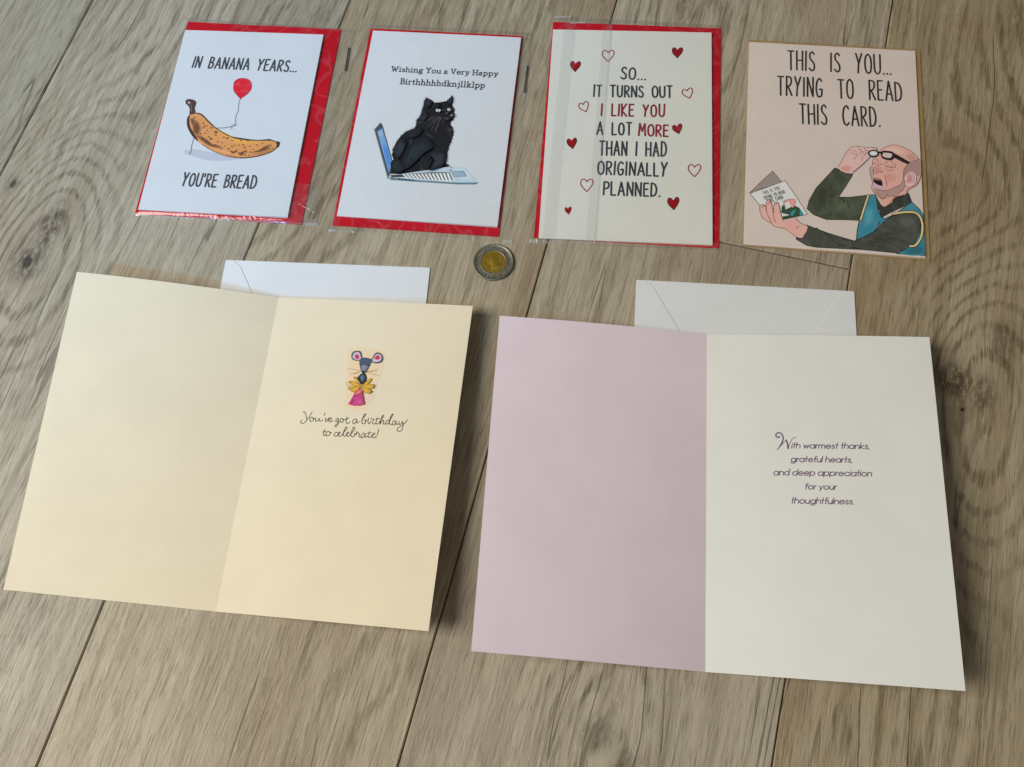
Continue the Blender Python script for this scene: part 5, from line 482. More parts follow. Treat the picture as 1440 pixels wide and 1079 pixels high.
["l",[0.0459,0.0533,0.0648],1.424,[60.08,97.44,60.19,86.86]],["l",[0.2815,0.018,0.0317],1.424,[67.29,86.73,67.88,96.94,69.63,90.3,71.43,96.93,71.89,86.72]],["L",[0.2815,0.018,0.0317],1.424,[75.87,96.18,74.36,94.74,73.88,91.37,74.42,87.81,75.95,86.56,77.46,87.8,77.94,91.36,77.4,94.73,75.87,96.18]],["l",[0.2815,0.018,0.0317],1.424,[79.78,86.53,79.78,96.04]],["L",[0.2815,0.018,0.0317],1.424,[79.78,96.04,82.3,95.66,82.93,93.66,81.94,91.57,79.73,91.1]],["l",[0.2815,0.018,0.0317],1.424,[80.74,91.1,83.3,86.52]],["l",[0.2815,0.018,0.0317],1.424,[88.07,96.11,85.13,96.12,85.14,86.59,88.18,86.58]],["l",[0.2815,0.018,0.0317],1.424,[85.14,91.55,87.58,91.63]],["l",[0.0459,0.0533,0.0648],1.424,[39.56,80.91,42.86,80.95]],["l",[0.0459,0.0533,0.0648],1.424,[41.21,80.93,41.34,69.21]],["l",[0.0459,0.0533,0.0648],1.424,[44.77,69.16,44.56,80.84]],["l",[0.0459,0.0533,0.0648],1.424,[48.15,69.2,48.03,80.88]],["l",[0.0459,0.0533,0.0648],1.424,[44.66,75.0,48.13,75.27]],["l",[0.0459,0.0533,0.0648],1.424,[50.02,69.38,51.73,81.15,53.74,69.42]],["l",[0.0459,0.0533,0.0648],1.424,[50.62,73.26,53.19,73.29]],["l",[0.0459,0.0533,0.0648],1.424,[55.63,69.39,55.62,80.99,58.85,69.43,58.92,81.03]],["l",[0.0459,0.0533,0.0648],1.424,[65.78,69.59,66.02,81.05]],["l",[0.0459,0.0533,0.0648],1.424,[72.84,69.57,72.72,80.82]],["l",[0.0459,0.0533,0.0648],1.424,[76.07,69.61,76.04,80.86]],["l",[0.0459,0.0533,0.0648],1.424,[72.78,75.19,76.1,75.46]],["l",[0.0459,0.0533,0.0648],1.424,[78.1,69.53,79.63,81.08,81.76,69.58]],["l",[0.0459,0.0533,0.0648],1.424,[78.64,73.35,81.16,73.38]],
["l",[0.0459,0.0533,0.0648],1.424,[83.71,69.81,83.78,81.94]],["L",[0.0459,0.0533,0.0648],1.424,[83.78,81.94,86.01,80.75,87.08,75.91,86.2,71.05,83.71,69.81]],["L",[0.0459,0.0533,0.0648],1.424,[41.12,63.88,39.58,62.27,39.07,58.51,39.58,54.54,41.13,53.14,42.67,54.54,43.18,58.51,42.66,62.27,41.12,63.88]],["l",[0.0459,0.0533,0.0648],1.424,[45.17,53.07,45.17,63.77]],["L",[0.0459,0.0533,0.0648],1.424,[45.17,63.77,47.74,63.34,48.37,61.1,47.37,58.74,45.12,58.21]],["l",[0.0459,0.0533,0.0648],1.424,[46.14,58.21,48.75,53.08]],["l",[0.0459,0.0533,0.0648],1.424,[50.75,53.22,51.12,63.98]],["L",[0.0459,0.0533,0.0648],1.424,[56.71,62.31,55.51,63.8,53.91,62.31,53.2,57.96,53.99,53.82,55.29,53.18,56.6,54.24,56.9,57.64]],["l",[0.0459,0.0533,0.0648],1.424,[56.9,57.64,55.2,57.64]],["l",[0.0459,0.0533,0.0648],1.424,[59.08,53.07,59.27,64.12]],["l",[0.0459,0.0533,0.0648],1.424,[61.52,53.26,61.73,63.76,65.21,53.26,65.51,63.76]],["l",[0.0459,0.0533,0.0648],1.424,[67.41,53.29,69.65,63.65,71.82,53.29]],["l",[0.0459,0.0533,0.0648],1.424,[68.19,56.71,71.24,56.71]],["l",[0.0459,0.0533,0.0648],1.424,[73.71,63.49,73.71,53.18,76.65,53.29]],["l",[0.0459,0.0533,0.0648],1.424,[78.69,63.66,78.79,53.1,81.72,53.21]],["l",[0.0459,0.0533,0.0648],1.424,[84.0,64.41,85.73,58.86]],["l",[0.0459,0.0533,0.0648],1.424,[87.78,64.41,85.52,58.3,85.07,53.3]],["l",[0.0459,0.0533,0.0648],1.424,[43.77,36.51,43.95,46.92]],["L",[0.0459,0.0533,0.0648],1.424,[43.95,46.92,46.54,46.51,47.25,44.33,46.3,41.93,43.81,41.3]],["l",[0.0459,0.0533,0.0648],1.424,[48.99,47.14,49.09,36.38,52.0,36.49]],
["l",[0.0459,0.0533,0.0648],1.424,[54.11,36.38,55.96,47.14,58.25,36.39]],["l",[0.0459,0.0533,0.0648],1.424,[54.76,39.93,57.62,39.94]],["l",[0.0459,0.0533,0.0648],1.424,[60.34,36.45,60.38,47.26,64.0,36.46,64.14,47.27]],["l",[0.0459,0.0533,0.0648],1.424,[66.16,36.42,66.14,47.08,69.75,36.44,69.83,47.1]],["l",[0.0459,0.0533,0.0648],1.424,[74.87,46.88,71.94,46.87,71.99,36.5,75.01,36.51]],["l",[0.0459,0.0533,0.0648],1.424,[71.96,41.89,74.4,42.01]],["l",[0.0459,0.0533,0.0648],1.424,[77.01,36.62,77.17,47.14]],["L",[0.0459,0.0533,0.0648],1.424,[77.17,47.14,79.59,46.09,80.74,41.89,79.74,37.68,77.01,36.62]],["l",[0.0459,0.0533,0.0648],1.424,[82.83,36.62,83.03,36.93]],]],
 ['heart_drawings', [
["P",[0.0657,0.0125,0.019],0,[18.66,148.95,17.67,150.55,16.22,151.18,14.94,150.03,14.66,147.49,15.66,144.91,17.45,142.51,18.75,141.11,19.86,142.64,21.59,145.14,22.69,147.85,22.51,150.02,21.37,151.04,19.77,150.29]],["P",[0.3585,0.004,0.0115],0,[18.67,148.7,17.84,150.05,16.61,150.58,15.54,149.61,15.3,147.47,16.14,145.31,17.65,143.29,18.74,142.12,19.67,143.4,21.13,145.5,22.05,147.78,21.9,149.6,20.94,150.45,19.6,149.83]],["P",[0.0657,0.0125,0.019],0,[94.28,163.73,93.25,165.29,91.73,165.84,90.41,164.6,90.11,162.0,91.16,159.46,93.04,157.15,94.4,155.81,95.55,157.43,97.35,160.06,98.49,162.88,98.29,165.06,97.11,166.02,95.44,165.16]],["P",[0.3585,0.004,0.0115],0,[94.29,163.48,93.42,164.79,92.15,165.25,91.04,164.21,90.79,162.03,91.67,159.89,93.25,157.95,94.39,156.83,95.35,158.19,96.87,160.4,97.82,162.76,97.66,164.6,96.66,165.4,95.26,164.68]],["P",[0.0657,0.0125,0.019],0,[94.58,95.35,93.38,96.37,91.94,96.44,91.01,95.08,91.24,92.87,92.64,91.05,94.73,89.62,96.18,88.86,96.88,90.49,97.98,93.11,98.45,95.72,97.86,97.46,96.64,97.95,95.33,96.82]],["P",[0.3585,0.004,0.0115],0,[94.64,95.15,93.63,96.0,92.42,96.06,91.64,94.92,91.83,93.07,93.01,91.53,94.76,90.33,95.98,89.7,96.57,91.06,97.49,93.27,97.88,95.45,97.39,96.92,96.36,97.33,95.26,96.38]],["P",[0.0657,0.0125,0.019],0,[19.13,80.69,17.98,81.94,16.54,82.19,15.55,80.84,15.68,78.43,17.0,76.29,19.02,74.49,20.43,73.5,21.21,75.16,22.42,77.86,23.01,80.61,22.5,82.56,21.3,83.24,19.94,82.19]],["P",[0.3585,0.004,0.0115],0,[19.18,80.47,18.21,81.52,17.0,81.72,16.17,80.59,16.28,78.57,17.38,76.77,19.08,75.26,20.27,74.42,20.92,75.82,21.94,78.09,22.43,80.4,22.01,82.04,21.0,82.6,19.86,81.72]],
["P",[0.0657,0.0125,0.019],0,[92.5,34.07,91.32,35.53,89.74,35.9,88.51,34.47,88.45,31.78,89.73,29.32,91.82,27.2,93.31,26.0,94.33,27.8,95.92,30.71,96.82,33.73,96.43,35.93,95.15,36.75,93.54,35.68]],["P",[0.3585,0.004,0.0115],0,[92.53,33.82,91.54,35.04,90.21,35.35,89.18,34.15,89.12,31.9,90.2,29.83,91.96,28.04,93.21,27.04,94.06,28.55,95.4,30.99,96.16,33.53,95.83,35.38,94.75,36.07,93.4,35.16]],["P",[0.0657,0.0125,0.019],0,[19.35,24.31,18.6,25.12,17.67,25.28,17.03,24.4,17.12,22.82,17.98,21.42,19.29,20.24,20.2,19.59,20.7,20.68,21.48,22.45,21.86,24.26,21.53,25.54,20.75,25.98,19.87,25.29]],["P",[0.3585,0.004,0.0115],0,[19.38,24.16,18.75,24.84,17.97,24.98,17.43,24.24,17.51,22.91,18.22,21.73,19.33,20.74,20.09,20.19,20.52,21.11,21.17,22.6,21.49,24.12,21.21,25.19,20.56,25.56,19.82,24.98]],["L",[0.3354,0.0274,0.0379],0.847,[42.75,159.43,41.63,160.99,40.03,161.53,38.68,160.29,38.44,157.7,39.6,155.16,41.62,152.86,43.07,151.52,44.23,153.14,46.05,155.77,47.16,158.59,46.91,160.76,45.64,161.72,43.92,160.86,42.75,159.43]],["L",[0.3354,0.0274,0.0379],0.847,[101.73,126.61,100.47,127.54,99.01,127.52,98.12,126.14,98.44,123.99,99.94,122.28,102.12,120.99,103.62,120.33,104.27,121.96,105.27,124.59,105.64,127.17,104.97,128.85,103.71,129.26,102.43,128.09,101.73,126.61]],["L",[0.3354,0.0274,0.0379],0.847,[26.15,112.15,24.9,113.01,23.53,112.91,22.82,111.51,23.3,109.4,24.83,107.78,26.97,106.63,28.42,106.05,28.89,107.69,29.61,110.35,29.74,112.91,28.98,114.54,27.77,114.87,26.67,113.65,26.15,112.15]],["L",[0.3354,0.0274,0.0379],0.847,[107.21,61.46,106.16,62.98,104.61,63.51,103.24,62.29,102.92,59.75,103.98,57.27,105.89,55.01,107.28,53.71,108.47,55.3,110.34,57.89,111.52,60.65,111.34,62.78,110.12,63.71,108.41,62.87,107.21,61.46]],
["L",[0.3354,0.0274,0.0379],0.847,[31.58,46.6,30.47,48.16,28.89,48.7,27.57,47.45,27.36,44.84,28.52,42.29,30.53,39.97,31.97,38.64,33.09,40.27,34.85,42.92,35.93,45.76,35.65,47.95,34.4,48.91,32.72,48.04,31.58,46.6]],]],],
'man': [
 ['lettering', [
["l",[0.0336,0.0314,0.0343],1.348,[28.75,165.26,32.75,165.3]],["l",[0.0336,0.0314,0.0343],1.348,[30.75,165.28,31.04,148.19]],["l",[0.0336,0.0314,0.0343],1.348,[35.25,148.43,35.12,165.62]],["l",[0.0336,0.0314,0.0343],1.348,[39.29,148.48,39.27,165.67]],["l",[0.0336,0.0314,0.0343],1.348,[35.19,157.03,39.34,157.42]],["l",[0.0336,0.0314,0.0343],1.348,[41.69,148.48,41.87,165.84]],["L",[0.0336,0.0314,0.0343],1.348,[47.66,163.32,46.32,165.52,44.7,163.46,44.86,159.53,46.43,156.98,47.78,154.09,47.62,149.82,45.99,148.44,44.33,150.47]],["l",[0.0336,0.0314,0.0343],1.348,[59.89,148.66,60.05,165.36]],["L",[0.0336,0.0314,0.0343],1.348,[66.01,163.41,64.64,165.59,62.98,163.54,63.13,159.67,64.72,157.16,66.09,154.31,65.91,150.09,64.24,148.73,62.53,150.73]],["l",[0.0336,0.0314,0.0343],1.348,[77.9,166.28,79.96,157.59]],["l",[0.0336,0.0314,0.0343],1.348,[82.05,166.33,79.75,156.71,79.4,148.86]],["L",[0.0336,0.0314,0.0343],1.348,[86.57,166.18,84.93,163.57,84.43,157.54,85.06,151.17,86.76,148.95,88.4,151.21,88.89,157.59,88.27,163.61,86.57,166.18]],["L",[0.0336,0.0314,0.0343],1.348,[90.97,166.25,91.08,157.61,91.5,151.21,93.22,148.99,95.01,151.25,95.27,157.66,95.27,166.3]],["l",[0.0336,0.0314,0.0343],1.348,[97.62,149.02,97.84,149.55]],["l",[0.0336,0.0314,0.0343],1.348,[100.07,149.1,100.29,149.62]],["l",[0.0336,0.0314,0.0343],1.348,[102.51,149.02,102.73,149.52]],["l",[0.0336,0.0314,0.0343],1.348,[21.52,141.54,25.46,141.59]],["l",[0.0336,0.0314,0.0343],1.348,[23.49,141.57,23.79,124.99]],["l",[0.0336,0.0314,0.0343],1.348,[27.95,125.23,27.91,141.9]],
["L",[0.0336,0.0314,0.0343],1.348,[27.91,141.9,30.61,141.27,31.29,137.78,30.24,134.1,27.88,133.23]],["l",[0.0336,0.0314,0.0343],1.348,[28.96,133.25,31.72,125.28]],["l",[0.0336,0.0314,0.0343],1.348,[33.8,142.12,35.84,133.72]],["l",[0.0336,0.0314,0.0343],1.348,[37.93,142.17,35.63,132.88,35.27,125.3]],["l",[0.0336,0.0314,0.0343],1.348,[40.32,125.28,40.41,141.84]],["l",[0.0336,0.0314,0.0343],1.348,[42.95,125.45,42.94,142.21,46.83,125.5,46.93,142.26]],["L",[0.0336,0.0314,0.0343],1.348,[52.93,139.42,51.6,141.67,49.9,139.38,49.22,132.74,50.16,126.43,51.57,125.48,52.96,127.11,53.22,132.3]],["l",[0.0336,0.0314,0.0343],1.348,[53.22,132.3,51.39,132.28]],["l",[0.0336,0.0314,0.0343],1.348,[64.8,141.7,68.74,141.75]],["l",[0.0336,0.0314,0.0343],1.348,[66.77,141.73,67.04,125.56]],["L",[0.0336,0.0314,0.0343],1.348,[73.15,142.65,71.56,140.09,71.1,134.16,71.71,127.91,73.36,125.73,74.95,127.95,75.41,134.22,74.8,140.13,73.15,142.65]],["l",[0.0336,0.0314,0.0343],1.348,[87.19,125.88,87.07,142.65]],["L",[0.0336,0.0314,0.0343],1.348,[87.07,142.65,89.87,142.01,90.59,138.5,89.52,134.8,87.08,133.93]],["l",[0.0336,0.0314,0.0343],1.348,[88.19,133.94,91.1,125.93]],["l",[0.0336,0.0314,0.0343],1.348,[96.23,142.87,92.97,142.82,93.21,125.94,96.58,125.99]],["l",[0.0336,0.0314,0.0343],1.348,[93.08,134.72,95.8,134.92]],["l",[0.0336,0.0314,0.0343],1.348,[98.69,126.06,100.71,142.87,103.37,126.12]],["l",[0.0336,0.0314,0.0343],1.348,[99.4,131.61,102.63,131.65]],["l",[0.0336,0.0314,0.0343],1.348,[105.48,126.04,105.3,142.24]],
["L",[0.0336,0.0314,0.0343],1.348,[105.3,142.24,108.13,140.66,109.58,134.2,108.58,127.7,105.48,126.04]],["l",[0.0336,0.0314,0.0343],1.348,[37.31,118.29,41.28,118.4]],["l",[0.0336,0.0314,0.0343],1.348,[39.3,118.34,39.76,101.44]],["l",[0.0336,0.0314,0.0343],1.348,[43.91,101.48,43.39,118.35]],["l",[0.0336,0.0314,0.0343],1.348,[47.98,101.6,47.57,118.46]],["l",[0.0336,0.0314,0.0343],1.348,[43.65,109.92,47.82,110.37]],["l",[0.0336,0.0314,0.0343],1.348,[50.25,101.79,50.16,118.73]],["L",[0.0336,0.0314,0.0343],1.348,[55.96,116.53,54.61,118.68,53.03,116.62,53.24,112.76,54.83,110.28,56.2,107.46,56.1,103.26,54.51,101.87,52.83,103.84]],["L",[0.0336,0.0314,0.0343],1.348,[71.83,116.6,70.56,119.07,68.75,116.85,68.01,110.65,68.81,104.33,70.62,102.38,72.11,104.59]],["l",[0.0336,0.0314,0.0343],1.348,[74.33,102.51,76.2,119.12,79.02,102.64]],["l",[0.0336,0.0314,0.0343],1.348,[74.99,107.99,78.23,108.08]],["l",[0.0336,0.0314,0.0343],1.348,[81.12,102.59,80.78,119.08]],["L",[0.0336,0.0314,0.0343],1.348,[80.78,119.08,83.47,118.5,84.21,115.05,83.24,111.39,80.9,110.5]],["l",[0.0336,0.0314,0.0343],1.348,[81.97,110.53,84.87,102.69]],["l",[0.0336,0.0314,0.0343],1.348,[87.14,102.67,86.73,119.41]],["L",[0.0336,0.0314,0.0343],1.348,[86.73,119.41,89.45,117.81,90.95,111.15,90.08,104.43,87.14,102.67]],["l",[0.0336,0.0314,0.0343],1.348,[93.48,103.03,93.69,103.55]],]],
 ['man_drawing', [
["p",[0.0782,0.0969,0.0574],0,[61.9,66.06,63.28,65.4,68.78,62.77,74.09,62.66,73.33,59.65,68.7,50.78,63.91,42.27,72.27,43.0,84.05,45.64,85.12,45.09,82.14,37.98,77.68,25.07,66.71,24.7,55.86,23.91,47.21,26.95,42.8,31.26,43.97,37.82,48.99,48.56,55.89,57.87]],["l",[0.0277,0.0257,0.0281],0.554,[61.9,66.06,63.28,65.4,68.78,62.77,74.09,62.66,73.33,59.65,68.7,50.78,63.91,42.27,72.27,43.0,84.05,45.64,85.12,45.09,82.14,37.98,77.68,25.07,66.71,24.7,55.86,23.91,47.21,26.95,42.8,31.26,43.97,37.82,48.99,48.56,55.89,57.87,61.9,66.06]],["P",[0.072,0.0884,0.0531],0,[47.66,44.6,55.89,55.05,64.14,60.64,62.04,48.26,55.87,35.65,49.74,30.3]],["P",[0.0633,0.0765,0.0469],0,[49.5,44.85,55.89,52.96,62.29,57.3,60.67,47.69,55.87,37.89,51.11,33.73]],["P",[0.0552,0.0656,0.0412],0,[51.33,45.09,55.89,50.87,60.45,53.96,59.29,47.12,55.88,40.13,52.48,37.16]],["P",[0.0874,0.1074,0.0643],0,[60.67,39.86,70.85,40.76,75.85,34.02,66.72,29.63,60.65,31.46]],["P",[0.1023,0.1243,0.0755],0,[62.08,38.8,69.98,39.5,73.87,34.27,66.77,30.85,62.05,32.28]],["P",[0.1186,0.1427,0.0878],0,[63.49,37.75,69.11,38.25,71.89,34.52,66.83,32.08,63.46,33.1]],["p",[0.0552,0.3106,0.4193],0,[83.6,45.6,89.0,46.28,91.14,39.85,92.31,30.42,94.48,27.46,102.56,32.41,113.25,42.66,118.55,37.01,120.88,32.81,121.27,1.32,102.72,1.31,75.55,9.48,76.34,17.38,77.96,25.94,81.06,37.89]],["l",[0.0277,0.0257,0.0281],0.554,[83.6,45.6,89.0,46.28,91.14,39.85,92.31,30.42,94.48,27.46,102.56,32.41,113.25,42.66,118.55,37.01,120.88,32.81,121.27,1.32,102.72,1.31,75.55,9.48,76.34,17.38,77.96,25.94,81.06,37.89,83.6,45.6]],
["P",[0.0492,0.2773,0.3781],0,[115.07,10.22,121.58,7.42,121.59,1.72,104.12,1.7]],["P",[0.041,0.2315,0.3208],0,[115.19,9.11,120.25,6.94,120.26,2.51,106.69,2.49]],["P",[0.0336,0.1904,0.2689],0,[115.3,8.0,118.91,6.46,118.92,3.3,109.25,3.29]],["P",[0.0661,0.3401,0.4519],0,[81.84,35.53,87.87,36.07,86.68,24.14,80.62,18.87]],["P",[0.0847,0.3872,0.5035],0,[82.38,33.99,87.06,34.41,86.14,25.14,81.43,21.05]],["P",[0.106,0.4379,0.5584],0,[82.92,32.44,86.25,32.74,85.6,26.14,82.24,23.22]],["L",[0.0277,0.0257,0.0281],2.03,[84.22,45.22,81.67,36.35,78.67,25.48]],["L",[0.9,0.7338,0.4053],1.107,[84.22,45.22,81.67,36.35,78.67,25.48]],["p",[0.0473,0.0526,0.045],0,[89.26,45.23,92.45,38.37,95.1,36.8,100.08,40.64,101.93,43.99,111.4,49.29,113.42,42.35,105.32,36.87,99.03,33.14,92.72,28.56,90.35,35.53]],["l",[0.0277,0.0257,0.0281],0.554,[89.26,45.23,92.45,38.37,95.1,36.8,100.08,40.64,101.93,43.99,111.4,49.29,113.42,42.35,105.32,36.87,99.03,33.14,92.72,28.56,90.35,35.53,89.26,45.23]],["p",[0.9,0.5267,0.4193],0,[91.23,45.19,93.77,37.11,95.1,36.8,100.08,40.64,101.24,44.78,110.96,49.58,110.2,54.32,92.15,46.34]],["p",[0.7329,0.3954,0.2942],0,[96.53,37.99,101.14,43.75,111.74,49.69,110.77,50.56,101.69,46.19]],["p",[0.5052,0.2382,0.1529],0,[98.28,39.69,101.86,44.17,110.1,48.78,109.34,49.46,102.29,46.06]],["p",[0.3252,0.1251,0.062],0,[100.03,41.4,102.58,44.59,108.45,47.88,107.91,48.36,102.89,45.94]],["l",[0.0277,0.0257,0.0281],0.369,[92.71,37.86,95.1,36.8,100.53,41.21,101.49,44.17,111.4,49.51]],["P",[0.3252,0.3341,0.3331],0,[91.92,33.76,91.83,33.45,91.61,33.23,91.33,33.21,91.11,33.38,91.03,33.68,91.12,34.0,91.35,34.22,91.62,34.24,91.84,34.07]],
["p",[0.0834,0.0912,0.0717],0,[74.65,8.56,81.81,13.2,88.99,18.05,95.34,26.49,98.95,29.45,106.11,33.15,115.81,33.19,118.72,28.12,117.84,19.22,113.38,9.52,102.73,1.82,79.02,2.57,48.64,1.67,42.32,2.62,35.48,6.68,35.46,9.1,38.66,7.3,40.65,8.96,43.15,17.22,42.23,18.41,48.61,16.04,56.75,13.23,66.63,10.61]],["l",[0.0277,0.0257,0.0281],0.554,[74.65,8.56,81.81,13.2,88.99,18.05,95.34,26.49,98.95,29.45,106.11,33.15,115.81,33.19,118.72,28.12,117.84,19.22,113.38,9.52,102.73,1.82,79.02,2.57,48.64,1.67,42.32,2.62,35.48,6.68,35.46,9.1,38.66,7.3,40.65,8.96,43.15,17.22,42.23,18.41,48.61,16.04,56.75,13.23,66.63,10.61,74.65,8.56]],["P",[0.0757,0.083,0.0655],0,[82.31,9.47,93.33,16.34,103.35,23.11,105.1,13.97,95.08,4.92,83.23,3.76]],["P",[0.065,0.0716,0.0569],0,[84.87,10.02,93.42,15.35,101.2,20.61,102.57,13.52,94.78,6.48,85.57,5.58]],["P",[0.0552,0.0611,0.0489],0,[87.42,10.56,93.51,14.36,99.05,18.11,100.03,13.06,94.48,8.04,87.92,7.4]],["P",[0.0943,0.1043,0.0822],0,[103.61,29.83,113.53,31.91,116.29,25.15,110.26,19.93,104.43,22.87]],["P",[0.1122,0.126,0.0996],0,[104.96,28.95,112.66,30.57,114.8,25.32,110.12,21.26,105.59,23.56]],["P",[0.1319,0.1501,0.119],0,[106.3,28.08,111.79,29.24,113.32,25.49,109.98,22.6,106.75,24.24]],["L",[0.0277,0.0257,0.0281],0.461,[74.65,8.87,79.13,11.38,84.47,12.41]],["L",[0.0277,0.0257,0.0281],0.461,[91.32,25.07,89.92,20.75,87.19,16.84]],["L",[0.0277,0.0257,0.0281],0.461,[87.99,11.19,91.49,9.46,94.08,6.62]],["L",[0.0277,0.0257,0.0281],0.461,[57.65,13.0,61.25,10.72,66.62,9.14,74.64,8.35]],
["L",[0.0277,0.0257,0.0281],0.461,[48.61,16.88,52.24,14.06,61.24,8.63]],["L",[0.0277,0.0257,0.0281],0.461,[55.88,43.73,59.54,42.96,61.37,44.2]],["L",[0.0277,0.0257,0.0281],0.461,[69.53,40.08,70.41,36.94,71.74,33.86]],["L",[0.0277,0.0257,0.0281],0.461,[65.46,42.4,67.26,39.88,68.15,37.81]],["L",[0.0277,0.0257,0.0281],0.461,[59.44,8.45,64.81,4.81,79.02,2.88]],["L",[0.0277,0.0257,0.0281],2.214,[100.78,32.03,109.67,34.1,116.52,33.46,119.64,26.65,118.79,16.21,114.66,8.83,110.89,7.74]],["L",[0.9,0.6965,0.3029],1.292,[100.78,32.03,109.67,34.1,116.52,33.46,119.64,26.65,118.79,16.21,114.66,8.83,110.89,7.74]],["P",[0.8707,0.4811,0.4193],0,[92.39,81.9,96.1,85.14,99.79,87.4,103.45,88.17,108.27,87.06,113.81,84.06,117.33,80.91,119.42,77.57,120.88,77.11,120.77,65.7,119.08,59.82,116.59,55.79,111.35,51.77,109.67,48.3,101.7,45.71,95.3,43.73,93.3,43.22,90.54,44.98,87.6,48.44,86.73,51.81,87.52,56.2,85.99,61.38,85.45,65.7,85.89,67.92,87.33,69.75,87.82,75.16,90.28,76.83,91.97,80.79]],["L",[0.106,0.0467,0.045],0.325,[92.8,82.18,96.1,85.14,99.79,87.3,103.45,88.07,108.27,87.06,113.81,84.06,117.33,80.91,119.42,77.57]],["P",[0.8968,0.5113,0.4446],0,[94.4,83.62,100.82,86.88,107.12,85.71,111.53,82.21,106.98,80.21,100.72,82.46,95.29,82.87]],["P",[0.9,0.5585,0.484],0,[96.19,83.58,101.18,86.1,106.07,85.2,109.5,82.48,105.97,80.92,101.1,82.67,96.89,82.99]],["P",[0.9,0.6082,0.5255],0,[97.99,83.53,101.53,85.33,105.02,84.69,107.47,82.75,104.95,81.64,101.48,82.89,98.48,83.11]],["P",[0.8199,0.4485,0.3916],0,[110.01,78.96,114.6,82.6,118.92,77.48,113.49,74.88]],
["P",[0.747,0.402,0.3519],0,[110.96,78.85,114.52,81.68,117.88,77.71,113.66,75.68]],["P",[0.678,0.3585,0.3148],0,[111.91,78.74,114.45,80.76,116.84,77.93,113.83,76.48]],["P",[0.592,0.424,0.3781],0,[85.59,66.68,87.23,68.52,88.16,65.92,88.22,59.63,87.29,54.26,86.43,58.04,85.69,62.81]],["L",[0.106,0.0467,0.045],0.284,[88.02,75.18,87.54,70.25,86.09,68.18,85.53,65.71,85.99,61.38,87.32,56.18,86.65,51.8,87.6,48.44,90.54,44.98,93.3,43.22,95.3,43.73]],["p",[0.4977,0.2993,0.28],0,[108.61,65.66,109.08,68.6,111.51,72.67,113.55,74.53,119.22,77.41,120.96,77.01,120.77,65.7,119.34,61.75,117.61,63.52,115.34,67.42,111.34,66.37,108.81,60.87]],["l",[0.106,0.0467,0.045],0.284,[112.94,74.24,115.98,75.7,119.21,77.26,120.88,77.11]],["L",[0.106,0.0467,0.045],0.325,[111.49,72.18,109.2,68.37,108.59,64.7,108.41,60.84]],["p",[0.5595,0.3341,0.3029],0,[88.04,50.48,93.83,49.93,98.63,51.01,101.86,53.1,106.71,56.38,108.41,60.84,109.4,56.13,108.26,51.74,105.13,48.62,101.71,46.42,95.3,43.87,93.3,43.32,90.54,44.98,87.72,48.55]],["L",[0.106,0.0467,0.045],0.284,[88.24,50.89,91.44,50.54,94.62,49.62,97.82,50.37,101.05,52.56,104.26,53.55,106.71,56.38,108.4,60.36]],["L",[0.106,0.0467,0.045],0.244,[109.4,56.13,107.98,51.72,105.14,49.1,103.71,47.07,100.51,45.85,96.94,46.25]],["L",[0.106,0.0467,0.045],0.244,[90.2,48.28,91.75,45.56,93.31,43.41,96.13,45.46,97.79,48.7]],["p",[0.7517,0.4104,0.3519],0,[116.59,55.79,119.08,59.82,120.5,64.72,118.01,63.56,117.06,58.21,113.78,54.12,110.2,53.34,109.68,48.54,111.35,51.77]],["L",[0.106,0.0467,0.045],0.284,[120.5,64.72,119.08,59.82,116.59,55.79,111.35,51.77,109.67,48.3]],
["P",[0.9,0.6082,0.6642],0,[108.74,61.35,110.5,64.76,112.94,66.89,115.71,66.35,117.29,63.5,116.66,58.18,113.8,54.69,109.75,54.35,109.32,57.56]],["L",[0.106,0.0467,0.045],0.284,[108.74,61.35,110.5,64.76,112.94,66.89,115.71,66.35,117.29,63.5,116.66,58.18,113.8,54.69,109.75,54.35,109.32,57.56,108.74,61.35]],["P",[0.8915,0.5346,0.5668],0,[110.77,63.79,113.41,65.62,115.63,62.58,114.28,57.11,111.15,56.2,109.88,58.61,111.27,60.6]],["P",[0.8299,0.4665,0.4783],0,[111.01,63.32,113.25,64.88,115.14,62.29,113.99,57.63,111.33,56.86,110.25,58.91,111.43,60.61]],["P",[0.7708,0.4037,0.3984],0,[111.24,62.85,113.09,64.14,114.65,62.0,113.7,58.16,111.51,57.52,110.61,59.21,111.59,60.61]],["P",[0.7143,0.3462,0.3269],0,[111.48,62.38,112.93,63.39,114.16,61.71,113.42,58.68,111.68,58.18,110.98,59.51,111.75,60.62]],["L",[0.106,0.0467,0.045],0.203,[110.13,58.11,111.6,61.1,111.27,63.96,113.7,65.6,115.64,63.84,115.74,60.49,114.47,57.52]],["P",[0.8553,0.4521,0.3984],0,[95.27,62.86,100.24,64.63,103.3,61.37,100.09,57.61,96.08,58.61]],["P",[0.8438,0.4309,0.3831],0,[95.68,62.66,100.1,64.22,102.82,61.33,99.97,57.99,96.41,58.88]],["P",[0.8324,0.4104,0.3682],0,[96.1,62.45,99.96,63.82,102.34,61.29,99.85,58.37,96.73,59.15]],["P",[0.8211,0.3905,0.3535],0,[96.52,62.24,99.83,63.42,101.86,61.25,99.73,58.75,97.06,59.42]],["P",[0.8099,0.3711,0.3393],0,[96.94,62.04,99.69,63.01,101.38,61.21,99.6,59.13,97.38,59.69]],["P",[0.84,0.4414,0.3916],0,[88.22,67.53,91.87,69.46,94.07,66.38,91.78,64.29,88.62,64.3]],["P",[0.7951,0.3856,0.3519],0,[88.82,67.28,91.65,68.77,93.36,66.38,91.58,64.76,89.13,64.77]],
